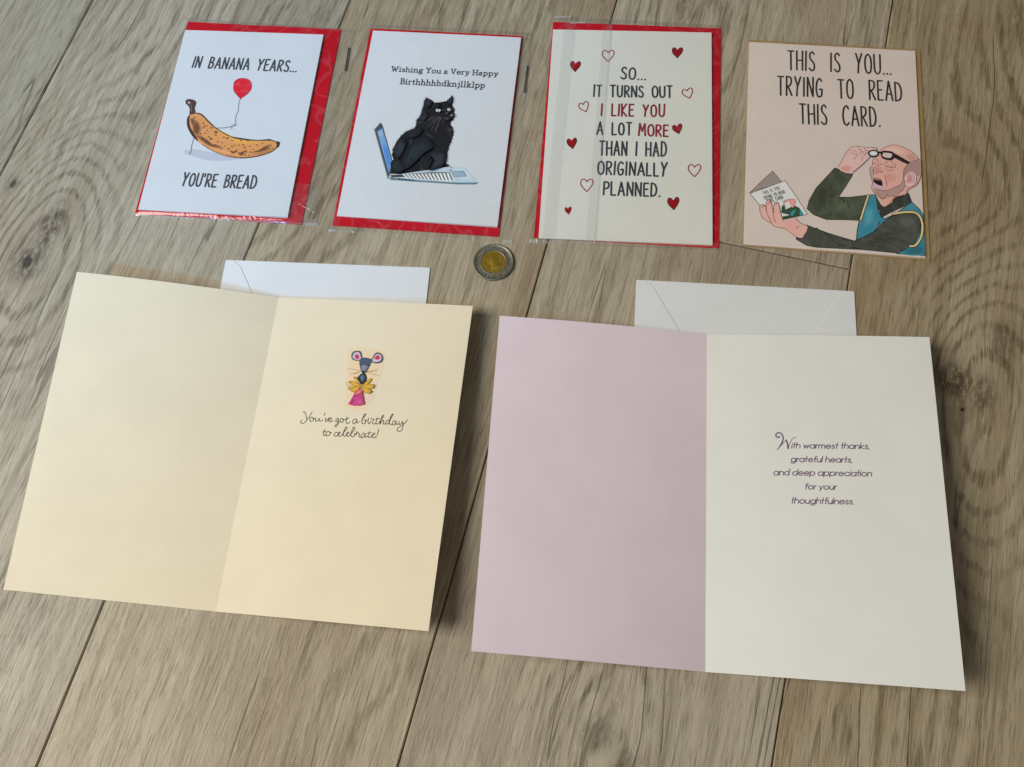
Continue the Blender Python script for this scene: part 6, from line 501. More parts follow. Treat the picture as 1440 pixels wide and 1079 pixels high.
["P",[0.7517,0.3341,0.3148],0,[89.42,67.02,91.44,68.09,92.66,66.38,91.39,65.23,89.64,65.23]],["P",[0.678,0.5113,0.6458],0,[87.7,54.29,90.69,53.59,93.68,52.98,95.66,52.0,94.63,50.48,89.85,51.02,87.46,51.87]],["p",[0.0179,0.0143,0.0252],0,[87.98,59.37,90.39,59.33,92.55,59.03,93.63,56.72,93.77,53.27,90.7,54.16,88.0,56.0]],["p",[0.5281,0.2462,0.1404],0,[88.46,59.46,92.47,58.93,93.17,57.73,88.56,58.02]],["l",[0.106,0.0467,0.045],0.244,[87.98,59.37,90.39,59.33,92.55,59.03,93.63,56.72,93.77,53.27]],["L",[0.106,0.0467,0.045],0.224,[91.79,70.59,90.15,69.0,88.52,67.89,88.08,65.67,88.94,64.43,90.87,64.2,91.89,64.87,93.69,64.19,94.36,65.46]],["L",[0.106,0.0467,0.045],0.224,[87.36,71.7,88.77,71.23,90.4,71.7]],["L",[0.106,0.0467,0.045],0.224,[96.0,69.47,98.23,70.24,100.22,69.43,102.01,68.99]],["L",[0.106,0.0467,0.045],0.224,[95.96,67.53,98.75,66.21,101.58,67.6]],["L",[0.106,0.0467,0.045],0.224,[88.63,75.13,90.98,75.02,91.5,72.42]],["L",[0.106,0.0467,0.045],0.224,[97.58,73.98,96.45,71.94]],["L",[0.106,0.0467,0.045],0.224,[100.0,74.42,102.28,71.93,103.36,70.07,102.69,68.95]],["L",[0.106,0.0467,0.045],0.224,[95.46,62.17,96.39,58.39,96.93,53.54]],["L",[0.106,0.0467,0.045],0.224,[88.01,66.64,87.85,63.96,88.42,62.07]],["L",[0.106,0.0467,0.045],0.224,[90.07,64.14,90.04,62.68]],["L",[0.106,0.0467,0.045],0.224,[92.19,70.14,93.42,71.46]],["L",[0.106,0.0467,0.045],0.224,[94.23,71.52,95.42,70.89]],["L",[0.106,0.0467,0.045],0.224,[97.01,69.56,99.4,68.54,101.43,69.91]],["p",[0.9,0.5748,0.5584],0,[63.49,66.2,65.76,69.97,68.25,75.97,72.0,82.3,74.68,84.24,78.17,84.61,82.25,84.08,88.78,84.58,90.6,83.98,90.87,82.87,88.74,81.72,85.06,81.04,83.83,80.15,85.89,76.38,82.09,71.67,74.11,63.12,73.45,61.7,69.38,61.85,65.72,63.35]],
["P",[0.8968,0.5267,0.4976],0,[65.35,67.25,70.85,67.69,73.56,64.63,69.89,62.15,65.33,63.96]],["P",[0.8425,0.4592,0.4141],0,[66.17,66.78,70.43,67.12,72.54,64.75,69.69,62.82,66.15,64.22]],["P",[0.7902,0.3971,0.3393],0,[66.98,66.3,70.02,66.55,71.52,64.86,69.49,63.48,66.97,64.49]],["L",[0.106,0.0467,0.045],0.325,[63.49,66.2,65.76,69.97,68.25,75.97,72.0,82.3,74.68,84.24,78.17,84.61,82.25,84.08,88.78,84.58,90.6,84.13,90.87,82.97]],["L",[0.106,0.0467,0.045],0.284,[85.89,76.38,82.09,71.67,77.97,67.04,74.11,63.12]],["L",[0.106,0.0467,0.045],0.224,[71.98,80.71,74.85,80.54,77.7,79.53]],["L",[0.106,0.0467,0.045],0.224,[71.97,78.83,75.64,78.13,78.09,77.24,79.83,79.84,79.37,82.37]],["L",[0.106,0.0467,0.045],0.224,[77.76,84.33,78.63,82.32,79.96,80.84,82.69,80.06,83.04,82.16]],["L",[0.106,0.0467,0.045],0.224,[82.25,83.58,83.03,81.57,87.11,81.69]],["L",[0.106,0.0467,0.045],0.224,[74.29,73.35,76.94,76.66,75.63,77.15]],["L",[0.106,0.0467,0.045],0.224,[80.68,72.63,80.76,75.83,83.81,78.67,83.42,80.12]],["L",[0.106,0.0467,0.045],0.224,[69.02,68.27,71.06,67.45,73.16,66.16]],["L",[0.106,0.0467,0.045],0.224,[87.15,84.36,88.77,83.59,90.38,82.98]],["L",[0.106,0.0467,0.045],0.224,[80.16,80.46,81.37,78.58,83.0,78.71]],["P",[0.0225,0.0184,0.0213],0,[92.11,79.67,91.72,78.27,90.66,77.1,89.16,76.37,87.49,76.24,86.0,76.73,84.98,77.74,84.63,79.08,85.02,80.48,86.08,81.66,87.59,82.39,89.26,82.52,90.75,82.02,91.76,81.01]],["P",[0.7902,0.8118,0.9],0,[91.06,79.68,90.68,78.67,89.69,77.88,88.34,77.51,87.01,77.66,86.04,78.31,85.69,79.26,86.06,80.28,87.06,81.08,88.41,81.44,89.74,81.28,90.71,80.64]],
["P",[0.8707,0.8998,0.9],0,[86.91,80.32,90.1,80.73,89.62,79.15,87.79,78.9]],["P",[0.9,0.9,0.9],0,[87.28,80.2,89.76,80.52,89.39,79.29,87.97,79.09]],["P",[0.9,0.9,0.9],0,[87.66,80.07,89.43,80.3,89.16,79.43,88.16,79.29]],["P",[0.0225,0.0184,0.0213],0,[93.26,80.59,94.42,81.96,97.67,82.31,100.89,81.97,102.47,80.23,101.98,76.28,99.93,74.85,96.71,74.89,93.92,76.62]],["P",[0.7517,0.6253,0.5753],0,[94.39,80.09,95.61,80.58,98.44,80.65,100.77,80.1,101.15,79.05,100.38,77.04,98.35,76.39,95.94,76.88,94.51,78.04]],["L",[0.0225,0.0184,0.0213],1.381,[91.16,80.72,92.77,80.56,94.38,79.85]],["p",[0.025,0.0231,0.0252],0,[101.2,81.21,104.07,79.87,113.06,74.15,111.58,72.38,108.34,73.77,102.0,77.26]],]],
 ['held_card_drawing', [
["p",[0.4263,0.3462,0.3393],0,[3.29,40.95,11.26,50.94,18.85,59.89,25.14,51.59,16.41,46.98,5.9,42.72]],["l",[0.1535,0.0753,0.0667],0.439,[3.29,40.95,11.26,50.94,18.85,59.89,25.14,51.59,16.41,46.98,5.9,42.72,3.29,40.95]],["p",[0.9,0.9,0.9],0,[3.52,40.46,16.41,46.98,27.54,52.82,35.75,39.68,42.96,26.93,26.41,21.4,18.09,25.93,10.55,31.34]],["l",[0.1535,0.0753,0.0667],0.439,[3.52,40.46,16.41,46.98,27.54,52.82,35.75,39.68,42.96,26.93,26.41,21.4,18.09,25.93,10.55,31.34,3.52,40.46]],["l",[0.2805,0.2773,0.2581],0.439,[11.84,42.36,12.59,42.73]],["l",[0.2805,0.2773,0.2581],0.439,[12.21,42.54,13.3,40.32]],["l",[0.2805,0.2773,0.2581],0.439,[14.09,40.71,13.0,42.93]],["l",[0.2805,0.2773,0.2581],0.439,[14.85,41.09,13.79,43.32]],["l",[0.2805,0.2773,0.2581],0.439,[13.54,41.82,14.31,42.25]],["l",[0.2805,0.2773,0.2581],0.439,[15.29,41.3,14.26,43.55]],["L",[0.2805,0.2773,0.2581],0.439,[15.5,43.8,15.11,43.97,14.93,43.55,15.2,43.05,15.66,42.86,16.09,42.6,16.32,42.02,16.1,41.7,15.66,41.81]],["l",[0.2805,0.2773,0.2581],0.439,[18.02,42.64,17.0,44.89]],["L",[0.2805,0.2773,0.2581],0.439,[18.24,45.14,17.85,45.31,17.67,44.89,17.94,44.39,18.39,44.2,18.83,43.94,19.06,43.37,18.83,43.04,18.39,43.15]],["l",[0.2805,0.2773,0.2581],0.439,[19.67,46.2,20.59,45.27]],["l",[0.2805,0.2773,0.2581],0.439,[20.46,46.59,20.6,45.14,21.01,44.1]],["L",[0.2805,0.2773,0.2581],0.439,[21.29,46.99,21.14,46.51,21.42,45.68,21.92,44.91,22.38,44.77,22.55,45.21,22.25,46.08,21.76,46.81,21.29,46.99]],["L",[0.2805,0.2773,0.2581],0.439,[22.12,47.4,22.66,46.29,23.13,45.5,23.58,45.36,23.77,45.81,23.43,46.66,22.91,47.78]],
["l",[0.2805,0.2773,0.2581],0.439,[12.46,38.35,13.15,38.68]],["l",[0.2805,0.2773,0.2581],0.439,[12.81,38.52,13.88,36.26]],["l",[0.2805,0.2773,0.2581],0.439,[14.6,36.61,13.55,38.87]],["L",[0.2805,0.2773,0.2581],0.439,[13.55,38.87,14.07,39.01,14.41,38.59,14.46,38.0,14.09,37.69]],["l",[0.2805,0.2773,0.2581],0.439,[14.28,37.78,15.27,36.92]],["l",[0.2805,0.2773,0.2581],0.439,[14.59,39.36,15.47,38.4]],["l",[0.2805,0.2773,0.2581],0.439,[15.31,39.71,15.48,38.27,15.89,37.21]],["l",[0.2805,0.2773,0.2581],0.439,[16.77,37.63,15.75,39.91]],["l",[0.2805,0.2773,0.2581],0.439,[17.23,37.85,16.18,40.11,17.92,38.18,16.88,40.45]],["L",[0.2805,0.2773,0.2581],0.439,[18.09,40.63,17.71,40.84,17.55,40.38,17.85,39.39,18.43,38.59,18.74,38.57,18.88,38.91,18.6,39.66]],["l",[0.2805,0.2773,0.2581],0.439,[18.6,39.66,18.27,39.51]],["l",[0.2805,0.2773,0.2581],0.439,[19.41,41.65,20.1,41.98]],["l",[0.2805,0.2773,0.2581],0.439,[19.76,41.81,20.83,39.56]],["L",[0.2805,0.2773,0.2581],0.439,[20.87,42.34,20.74,41.87,21.02,41.03,21.51,40.24,21.94,40.09,22.08,40.51,21.78,41.39,21.31,42.14,20.87,42.34]],["l",[0.2805,0.2773,0.2581],0.439,[23.74,40.94,22.68,43.2]],["L",[0.2805,0.2773,0.2581],0.439,[22.68,43.2,23.21,43.34,23.55,42.92,23.59,42.33,23.22,42.02]],["l",[0.2805,0.2773,0.2581],0.439,[23.41,42.11,24.41,41.26]],["l",[0.2805,0.2773,0.2581],0.439,[24.29,43.97,23.72,43.69,24.79,41.44,25.38,41.72]],["l",[0.2805,0.2773,0.2581],0.439,[24.23,42.61,24.7,42.86]],["l",[0.2805,0.2773,0.2581],0.439,[25.75,41.89,25.06,44.33,26.55,42.27]],
["l",[0.2805,0.2773,0.2581],0.439,[25.53,42.7,26.08,42.96]],["l",[0.2805,0.2773,0.2581],0.439,[26.93,42.46,25.88,44.72]],["L",[0.2805,0.2773,0.2581],0.439,[25.88,44.72,26.47,44.72,27.13,43.93,27.36,42.94,26.93,42.46]],["l",[0.2805,0.2773,0.2581],0.439,[15.02,36.22,15.83,36.55]],["l",[0.2805,0.2773,0.2581],0.439,[15.42,36.38,16.39,34.03]],["l",[0.2805,0.2773,0.2581],0.439,[17.25,34.38,16.28,36.73]],["l",[0.2805,0.2773,0.2581],0.439,[18.08,34.72,17.14,37.08]],["l",[0.2805,0.2773,0.2581],0.439,[16.76,35.56,17.6,35.96]],["l",[0.2805,0.2773,0.2581],0.439,[18.55,34.92,17.65,37.3]],["L",[0.2805,0.2773,0.2581],0.439,[18.97,37.48,18.58,37.68,18.36,37.25,18.6,36.72,19.06,36.5,19.49,36.21,19.69,35.6,19.43,35.28,18.98,35.42]],["L",[0.2805,0.2773,0.2581],0.439,[21.52,38.47,21.12,38.72,20.87,38.26,21.04,37.31,21.54,36.47,22.02,36.34,22.21,36.77]],["l",[0.2805,0.2773,0.2581],0.439,[22.79,36.65,22.27,39.19,23.73,37.04]],["l",[0.2805,0.2773,0.2581],0.439,[22.63,37.49,23.28,37.76]],["l",[0.2805,0.2773,0.2581],0.439,[24.18,37.22,23.24,39.59]],["L",[0.2805,0.2773,0.2581],0.439,[23.24,39.59,23.84,39.72,24.18,39.29,24.17,38.68,23.72,38.35]],["l",[0.2805,0.2773,0.2581],0.439,[23.95,38.45,24.97,37.55]],["l",[0.2805,0.2773,0.2581],0.439,[25.42,37.73,24.48,40.1]],["L",[0.2805,0.2773,0.2581],0.439,[24.48,40.1,25.14,40.09,25.8,39.26,25.96,38.23,25.42,37.73]],["p",[0.0436,0.0969,0.0531],0,[25.04,26.56,25.4,32.16,27.22,32.83,27.83,29.23,31.49,31.59,34.07,32.83,37.11,31.58,40.25,26.53,37.59,25.18,26.41,21.4,25.86,23.51,31.12,25.35,27.21,26.0]],
["p",[0.0512,0.3462,0.4483],0,[31.32,27.13,33.67,29.36,35.39,30.27,32.85,24.75,31.55,25.13]],["p",[0.0512,0.3462,0.4483],0,[37.55,30.71,40.25,26.53,37.59,25.18]],["P",[0.9,0.4104,0.3649],0,[29.26,36.82,32.29,38.1,34.25,37.76,34.83,35.53,34.07,33.44,32.79,31.2,31.25,33.18]],["L",[0.7517,0.4104,0.3916],1.054,[26.47,33.27,27.1,35.35,29.69,36.85]],["L",[0.0782,0.0467,0.045],0.264,[25.79,35.49,29.68,37.52,34.03,38.0]],["p",[0.8915,0.5113,0.4483],0,[10.34,30.81,12.29,32.11,14.29,30.66,15.0,27.68,14.8,33.76,15.38,35.6,17.14,35.6,18.18,33.55,19.27,28.06,20.15,33.47,21.22,34.84,22.76,33.95,23.9,30.5,24.52,26.51,25.5,24.08,26.06,21.37,27.28,20.98,34.59,23.3,36.77,20.6,39.79,18.63,43.14,17.45,42.18,13.14,38.67,7.52,35.15,8.51,31.7,11.16,27.36,14.23,21.3,15.16,18.23,17.63,13.83,20.24,11.82,22.33,10.56,26.77]],["L",[0.106,0.0467,0.045],0.351,[10.56,26.77,11.82,22.33,13.83,20.24,18.23,17.63,21.3,15.16,27.36,14.23,31.7,11.16,35.15,8.51,38.67,7.52]],["L",[0.106,0.0467,0.045],0.351,[34.59,23.3,36.77,20.6,39.79,18.63,43.14,17.45]],["P",[0.9,0.4998,0.4483],0,[26.78,19.99,34.5,21.26,37.43,16.5,31.68,13.73,27.31,16.12]],["P",[0.9,0.483,0.4483],0,[27.85,19.44,33.84,20.43,36.12,16.73,31.65,14.58,28.26,16.43]],["P",[0.9,0.4665,0.4483],0,[28.91,18.88,33.18,19.59,34.81,16.95,31.62,15.42,29.2,16.74]],["L",[0.106,0.0467,0.045],0.351,[10.56,26.77,10.34,30.81,12.29,32.11,14.29,30.66,15.03,26.16,17.3,20.81,18.65,17.92]],["L",[0.106,0.0467,0.045],0.351,[14.93,26.66,14.68,33.24,15.51,35.61,17.14,35.6,18.18,33.55,19.38,27.06,20.34,21.09,21.68,18.7]],
["L",[0.106,0.0467,0.045],0.351,[19.83,26.09,20.06,33.21,21.22,34.84,22.76,33.95,23.9,30.5,24.61,26.02,26.06,21.37,26.43,19.64]],["L",[0.106,0.0467,0.045],0.351,[11.24,29.62,12.33,29.97,13.18,31.58]],["L",[0.106,0.0467,0.045],0.351,[15.56,33.06,16.65,33.41,17.28,34.74]],["L",[0.106,0.0467,0.045],0.351,[20.59,33.0,21.68,33.35,22.31,34.42]],["L",[0.106,0.0467,0.045],0.351,[35.1,14.71,36.38,16.07,37.23,16.65]],]],],
'mouse': [
 ['lettering', [
["L",[0.0943,0.0704,0.0483],0.536,[32.52,128.79,33.37,129.14,34.51,127.85,35.49,125.81,36.03,124.05]],["L",[0.0943,0.0704,0.0483],0.536,[38.82,129.14,38.07,127.45,37.25,125.31,36.23,123.46,35.03,121.75,33.76,121.23,32.46,121.75,32.42,122.8,33.08,123.28]],["L",[0.0943,0.0704,0.0483],0.536,[39.94,125.47,38.72,125.55,38.18,124.32,38.55,123.15,39.65,122.91,40.56,123.71,40.49,124.9,39.8,125.4,41.24,124.94,41.93,125.28]],["L",[0.0943,0.0704,0.0483],0.536,[42.08,125.29,42.0,124.09,42.46,123.16,43.35,123.27,44.33,124.52,44.47,125.42,44.56,124.09,45.14,123.37,46.3,123.59,47.11,124.08]],["L",[0.0943,0.0704,0.0483],0.536,[47.76,128.9,47.43,127.38]],["L",[0.0943,0.0704,0.0483],0.536,[48.34,125.64,49.05,124.19,49.36,123.26,49.99,123.95,50.6,125.62,51.25,125.36]],["L",[0.0943,0.0704,0.0483],0.536,[51.13,124.31,52.12,124.67,52.71,125.59,52.02,126.09,51.12,125.21,51.03,124.01,51.92,123.23,52.92,123.52,53.83,124.32]],["L",[0.0943,0.0704,0.0483],0.536,[57.53,125.42,56.57,125.81,55.86,124.73,56.06,123.55,56.92,123.75,57.56,125.27,57.52,125.51,57.62,123.2,57.48,121.41,56.8,120.18,55.86,120.43,56.15,121.33,57.33,122.29,58.6,123.55]],["L",[0.0943,0.0704,0.0483],0.536,[60.35,125.58,59.26,125.82,58.87,124.61,59.37,123.45,60.55,123.51,60.94,124.72,60.33,125.67,61.34,125.04,62.45,125.55]],["L",[0.0943,0.0704,0.0483],0.536,[63.11,126.93,62.79,125.28,62.95,123.5,63.84,122.66,64.79,123.16,65.24,124.08]],["L",[0.0943,0.0704,0.0483],0.536,[62.26,125.78,64.22,126.55]],["L",[0.0943,0.0704,0.0483],0.536,[49.7,117.99,49.12,116.18,49.08,114.7,49.98,113.87,50.91,114.51]],
["L",[0.0943,0.0704,0.0483],0.536,[48.5,116.29,50.52,116.71]],["L",[0.0943,0.0704,0.0483],0.536,[52.62,116.68,51.19,116.3,50.86,114.81,51.63,113.82,53.06,114.2,53.72,115.57,52.94,116.55,54.4,115.9]],["L",[0.0943,0.0704,0.0483],0.536,[58.37,116.28,57.58,116.53,56.43,115.43,56.66,114.12,57.89,113.89,59.07,114.85]],["L",[0.0943,0.0704,0.0483],0.536,[58.6,114.97,59.92,115.93,60.24,116.69,59.35,116.63,58.99,115.29,59.63,114.14,60.84,114.07,61.55,115.14]],["L",[0.0943,0.0704,0.0483],0.536,[61.35,114.54,62.72,116.98,64.09,119.42,63.47,120.42,62.71,118.75,62.38,116.37,62.83,114.63,63.78,114.24,64.79,115.33]],["L",[0.0943,0.0704,0.0483],0.536,[64.49,115.32,65.52,116.26,65.86,116.87,65.1,116.97,64.59,115.62,65.26,114.33,66.41,114.55,67.34,116.07]],["L",[0.0943,0.0704,0.0483],0.536,[67.34,116.07,68.81,117.93,69.34,120.02,68.51,120.57,67.82,118.46,67.48,116.08,67.88,114.63,69.15,114.12,70.03,115.05,69.84,116.22,71.55,115.73]],["L",[0.0943,0.0704,0.0483],0.528,[69.56,125.81,68.33,126.04,67.33,124.94,67.43,123.46,68.29,122.77,69.29,123.87,69.79,125.38,69.8,125.82,69.83,124.19,70.4,123.49,71.43,124.43]],["L",[0.0943,0.0704,0.0483],0.528,[73.08,125.27,73.82,127.09,74.75,128.63,75.17,129.69,74.41,129.8,73.67,127.97,73.32,125.58,73.47,123.81,74.78,123.06,75.67,123.94,75.6,125.27,74.92,125.82,76.46,125.46]],["L",[0.0943,0.0704,0.0483],0.528,[77.37,127.14,77.2,125.5,77.59,124.05,78.15,123.34,78.81,123.82,79.16,125.32]],["L",[0.0943,0.0704,0.0483],0.528,[78.85,127.23,79.21,126.8,80.29,126.57,81.05,126.46,80.53,125.1,80.59,123.78,81.84,123.41,82.72,124.34]],
["L",[0.0943,0.0704,0.0483],0.528,[83.08,127.62,82.78,125.82,82.72,124.34,83.3,123.55,84.41,124.0,85.27,125.97]],["L",[0.0943,0.0704,0.0483],0.528,[82.17,126.82,84.47,127.25]],["L",[0.0943,0.0704,0.0483],0.528,[85.52,126.28,86.7,128.12,86.93,129.46,86.22,129.28,85.77,127.47,85.51,125.39,85.5,123.62,86.25,125.43,87.28,126.38,87.71,125.51,87.46,124.32,88.16,123.62,89.09,124.27]],["L",[0.0943,0.0704,0.0483],0.528,[91.42,126.32,90.23,126.4,89.24,125.16,89.28,123.98,90.33,123.89,91.27,125.42,92.07,127.83,92.99,130.4,92.51,130.67,91.64,128.69,91.32,126.02,91.6,124.26,92.57,123.73,93.52,124.23]],["L",[0.0943,0.0704,0.0483],0.528,[95.58,126.11,94.37,126.34,93.55,124.96,93.76,123.65,94.8,123.56,95.59,125.08,95.87,126.13,95.83,124.51,96.38,123.8,97.29,124.59]],["L",[0.0943,0.0704,0.0483],0.528,[97.94,126.1,97.85,124.77,98.42,123.92,99.35,124.56,100.12,126.23,100.63,123.9,100.7,121.55,99.8,119.74,98.37,119.51,97.22,120.32,97.74,121.68,99.55,123.25,101.37,124.82,102.45,126.36,102.86,127.56]],["L",[0.0943,0.0704,0.0483],0.528,[69.93,115.64,70.86,116.28,71.21,117.77,71.62,117.06,73.07,116.41,72.87,114.93,73.75,114.1,74.53,114.73]],["L",[0.0943,0.0704,0.0483],0.528,[76.71,116.77,75.51,116.85,74.43,115.31,74.65,114.01,75.7,113.92,76.63,115.44,77.0,116.79,76.97,115.17,77.56,114.33,78.49,114.97]],["L",[0.0943,0.0704,0.0483],0.528,[79.42,118.25,79.03,116.17,79.12,114.71,80.07,114.33,81.12,115.12]],["L",[0.0943,0.0704,0.0483],0.528,[78.3,117.01,80.71,117.6]],["L",[0.0943,0.0704,0.0483],0.528,[81.07,115.41,82.68,116.39,83.15,117.15,82.25,117.24,81.46,115.73,81.97,114.44,83.16,114.36,84.19,115.31]],
["L",[0.0943,0.0704,0.0483],0.528,[85.19,120.06,85.08,118.0,84.82,115.93]],["L",[0.0943,0.0704,0.0483],0.528,[84.52,114.68,84.68,114.63]],]],
 ['mouse_drawing', [
["P",[0.8814,0.6952,0.4665],0,[55.88,173.87,63.78,175.63,75.72,174.8,80.86,170.91,81.05,164.05,81.03,158.58,79.01,154.39,79.14,148.06,79.12,142.66,76.82,137.6,73.49,133.4,67.59,131.29,61.08,132.71,59.28,137.99,59.1,144.29,57.74,149.65,56.95,156.9,56.0,165.1,56.13,169.72]],["P",[0.9,0.6835,0.4382],0,[58.7,169.32,64.83,170.69,74.08,170.06,78.08,167.05,78.23,161.73,78.22,157.48,76.65,154.23,76.76,149.31,76.75,145.1,74.96,141.17,72.37,137.89,67.78,136.25,62.72,137.36,61.32,141.48,61.18,146.38,60.12,150.55,59.52,156.18,58.79,162.54,58.89,166.11]],["P",[0.9,0.6719,0.411],0,[61.52,164.8,65.87,165.77,72.45,165.34,75.3,163.2,75.42,159.41,75.41,156.39,74.29,154.07,74.37,150.56,74.37,147.56,73.09,144.74,71.25,142.4,67.97,141.23,64.35,142.03,63.36,144.98,63.27,148.48,62.51,151.45,62.09,155.46,61.57,159.98,61.65,162.52]],["P",[0.8723,0.707,0.5365],0,[72.36,142.56,76.57,144.13,77.89,141.51,74.94,137.76,72.87,136.75]],["P",[0.9,0.6662,0.5313],0,[72.93,142.11,76.21,143.33,77.23,141.29,74.93,138.38,73.33,137.6]],["P",[0.9,0.6268,0.5262],0,[73.5,141.66,75.84,142.53,76.57,141.08,74.93,139.0,73.79,138.44]],["L",[0.1714,0.1133,0.0802],0.199,[57.49,160.6,62.52,159.63,66.65,159.02]],["L",[0.1714,0.1133,0.0802],0.199,[59.86,156.23,66.04,157.85]],["L",[0.1714,0.1133,0.0802],0.199,[70.72,158.82,74.58,159.83,78.43,160.83]],["L",[0.1714,0.1133,0.0802],0.199,[70.82,158.21,74.97,157.41,79.6,156.55]],["L",[0.1714,0.1133,0.0802],0.199,[71.15,158.64,77.83,159.58]],["L",[0.1714,0.1133,0.0802],0.199,[62.12,157.16,66.72,158.62]],
["P",[0.0848,0.1027,0.1465],0,[58.54,169.27,59.18,172.19,61.87,173.14,64.61,172.53,66.45,168.01,65.61,166.53,62.66,165.98,59.89,166.79]],["P",[0.6833,0.5834,0.6583],0,[59.62,169.12,60.31,171.5,62.64,172.15,64.16,171.11,65.51,167.14,62.74,166.72,60.38,167.51]],["P",[0.6639,0.2126,0.2996],0,[60.66,169.45,62.01,170.9,63.74,170.06,64.39,167.79,63.34,167.05,61.65,167.66]],["P",[0.6355,0.0976,0.1803],0,[61.1,169.31,62.15,170.43,63.49,169.78,64.0,168.02,63.18,167.44,61.87,167.92]],["P",[0.6078,0.0307,0.0946],0,[61.54,169.17,62.29,169.97,63.25,169.51,63.61,168.25,63.02,167.84,62.09,168.17]],["P",[0.0848,0.1027,0.1465],0,[72.94,166.89,73.66,170.41,75.72,172.65,78.8,171.56,80.47,168.69,79.72,165.79,76.58,164.82,73.67,165.41]],["P",[0.6833,0.5834,0.6583],0,[73.54,166.71,74.54,169.96,76.3,171.56,78.7,170.45,79.31,167.9,77.97,166.19,75.22,165.77]],["P",[0.6639,0.2126,0.2996],0,[74.42,168.82,76.01,170.73,77.91,170.13,78.65,168.33,77.02,167.29,74.93,167.65]],["P",[0.6355,0.0976,0.1803],0,[74.89,168.82,76.12,170.31,77.6,169.84,78.17,168.44,76.9,167.63,75.28,167.91]],["P",[0.6078,0.0307,0.0946],0,[75.35,168.82,76.23,169.88,77.28,169.55,77.69,168.55,76.78,167.97,75.63,168.17]],["P",[0.024,0.0333,0.0518],0,[67.38,157.1,69.31,157.61,70.8,156.38,71.73,153.18,70.65,150.7,69.24,149.49,67.35,150.53,64.95,152.83,65.73,154.9]],["P",[0.0395,0.0615,0.0921],0,[67.36,156.23,69.16,156.78,70.31,153.88,69.27,151.19,67.86,152.39,67.04,154.62]],["P",[0.0596,0.1002,0.1465],0,[67.53,155.92,69.06,156.39,70.04,153.92,69.16,151.64,67.95,152.66,67.25,154.55]],
["P",[0.0848,0.1503,0.2162],0,[67.7,155.62,68.96,156.0,69.77,153.97,69.04,152.08,68.05,152.92,67.47,154.49]],["P",[0.1152,0.2126,0.302],0,[67.87,155.31,68.86,155.62,69.5,154.01,68.93,152.52,68.15,153.19,67.69,154.42]],["P",[0.0716,0.1079,0.1668],0,[64.65,166.69,66.01,167.78,67.91,168.49,70.81,168.06,72.88,167.3,72.4,163.8,71.33,160.48,70.47,158.4,68.59,157.57,66.97,159.04,65.34,163.04]],["P",[0.1097,0.1362,0.1982],0,[65.77,163.08,68.73,163.82,71.68,162.91,70.89,159.45,68.88,157.98,66.7,159.69]],["P",[0.1577,0.1685,0.2328],0,[66.22,162.79,68.73,163.42,71.24,162.65,70.58,159.7,68.86,158.45,67.01,159.91]],["P",[0.2162,0.2048,0.2708],0,[66.67,162.5,68.74,163.02,70.81,162.39,70.26,159.95,68.85,158.92,67.32,160.13]],["P",[0.2856,0.2453,0.3121],0,[67.11,162.22,68.75,162.63,70.38,162.13,69.95,160.21,68.83,159.39,67.63,160.34]],["L",[0.0113,0.0141,0.0231],0.478,[65.7,163.55,67.15,163.33]],["L",[0.0113,0.0141,0.0231],0.478,[70.03,163.47,71.67,162.86]],["P",[0.0099,0.0098,0.0135],0,[67.48,158.41,68.48,158.95,69.75,158.36,68.97,157.18]],["P",[0.6755,0.3933,0.0518],0,[69.28,148.47,64.85,150.73,60.62,151.74,60.42,150.27,64.37,148.21,69.0,147.46]],["P",[0.7978,0.4642,0.033],0,[67.26,148.92,64.81,150.17,62.47,150.73,62.36,149.92,64.54,148.78,67.11,148.36]],["L",[0.2409,0.1362,0.033],0.179,[68.79,148.58,64.84,150.6,61.06,151.5,60.88,150.19,64.41,148.35,68.54,147.68,68.79,148.58]],["P",[0.6755,0.3933,0.0518],0,[69.08,148.33,64.39,148.08,60.96,147.09,61.51,145.13,65.81,144.99,69.45,147.44]],["P",[0.7978,0.4642,0.033],0,[67.35,147.67,64.75,147.53,62.85,146.98,63.16,145.89,65.54,145.82,67.55,147.18]],
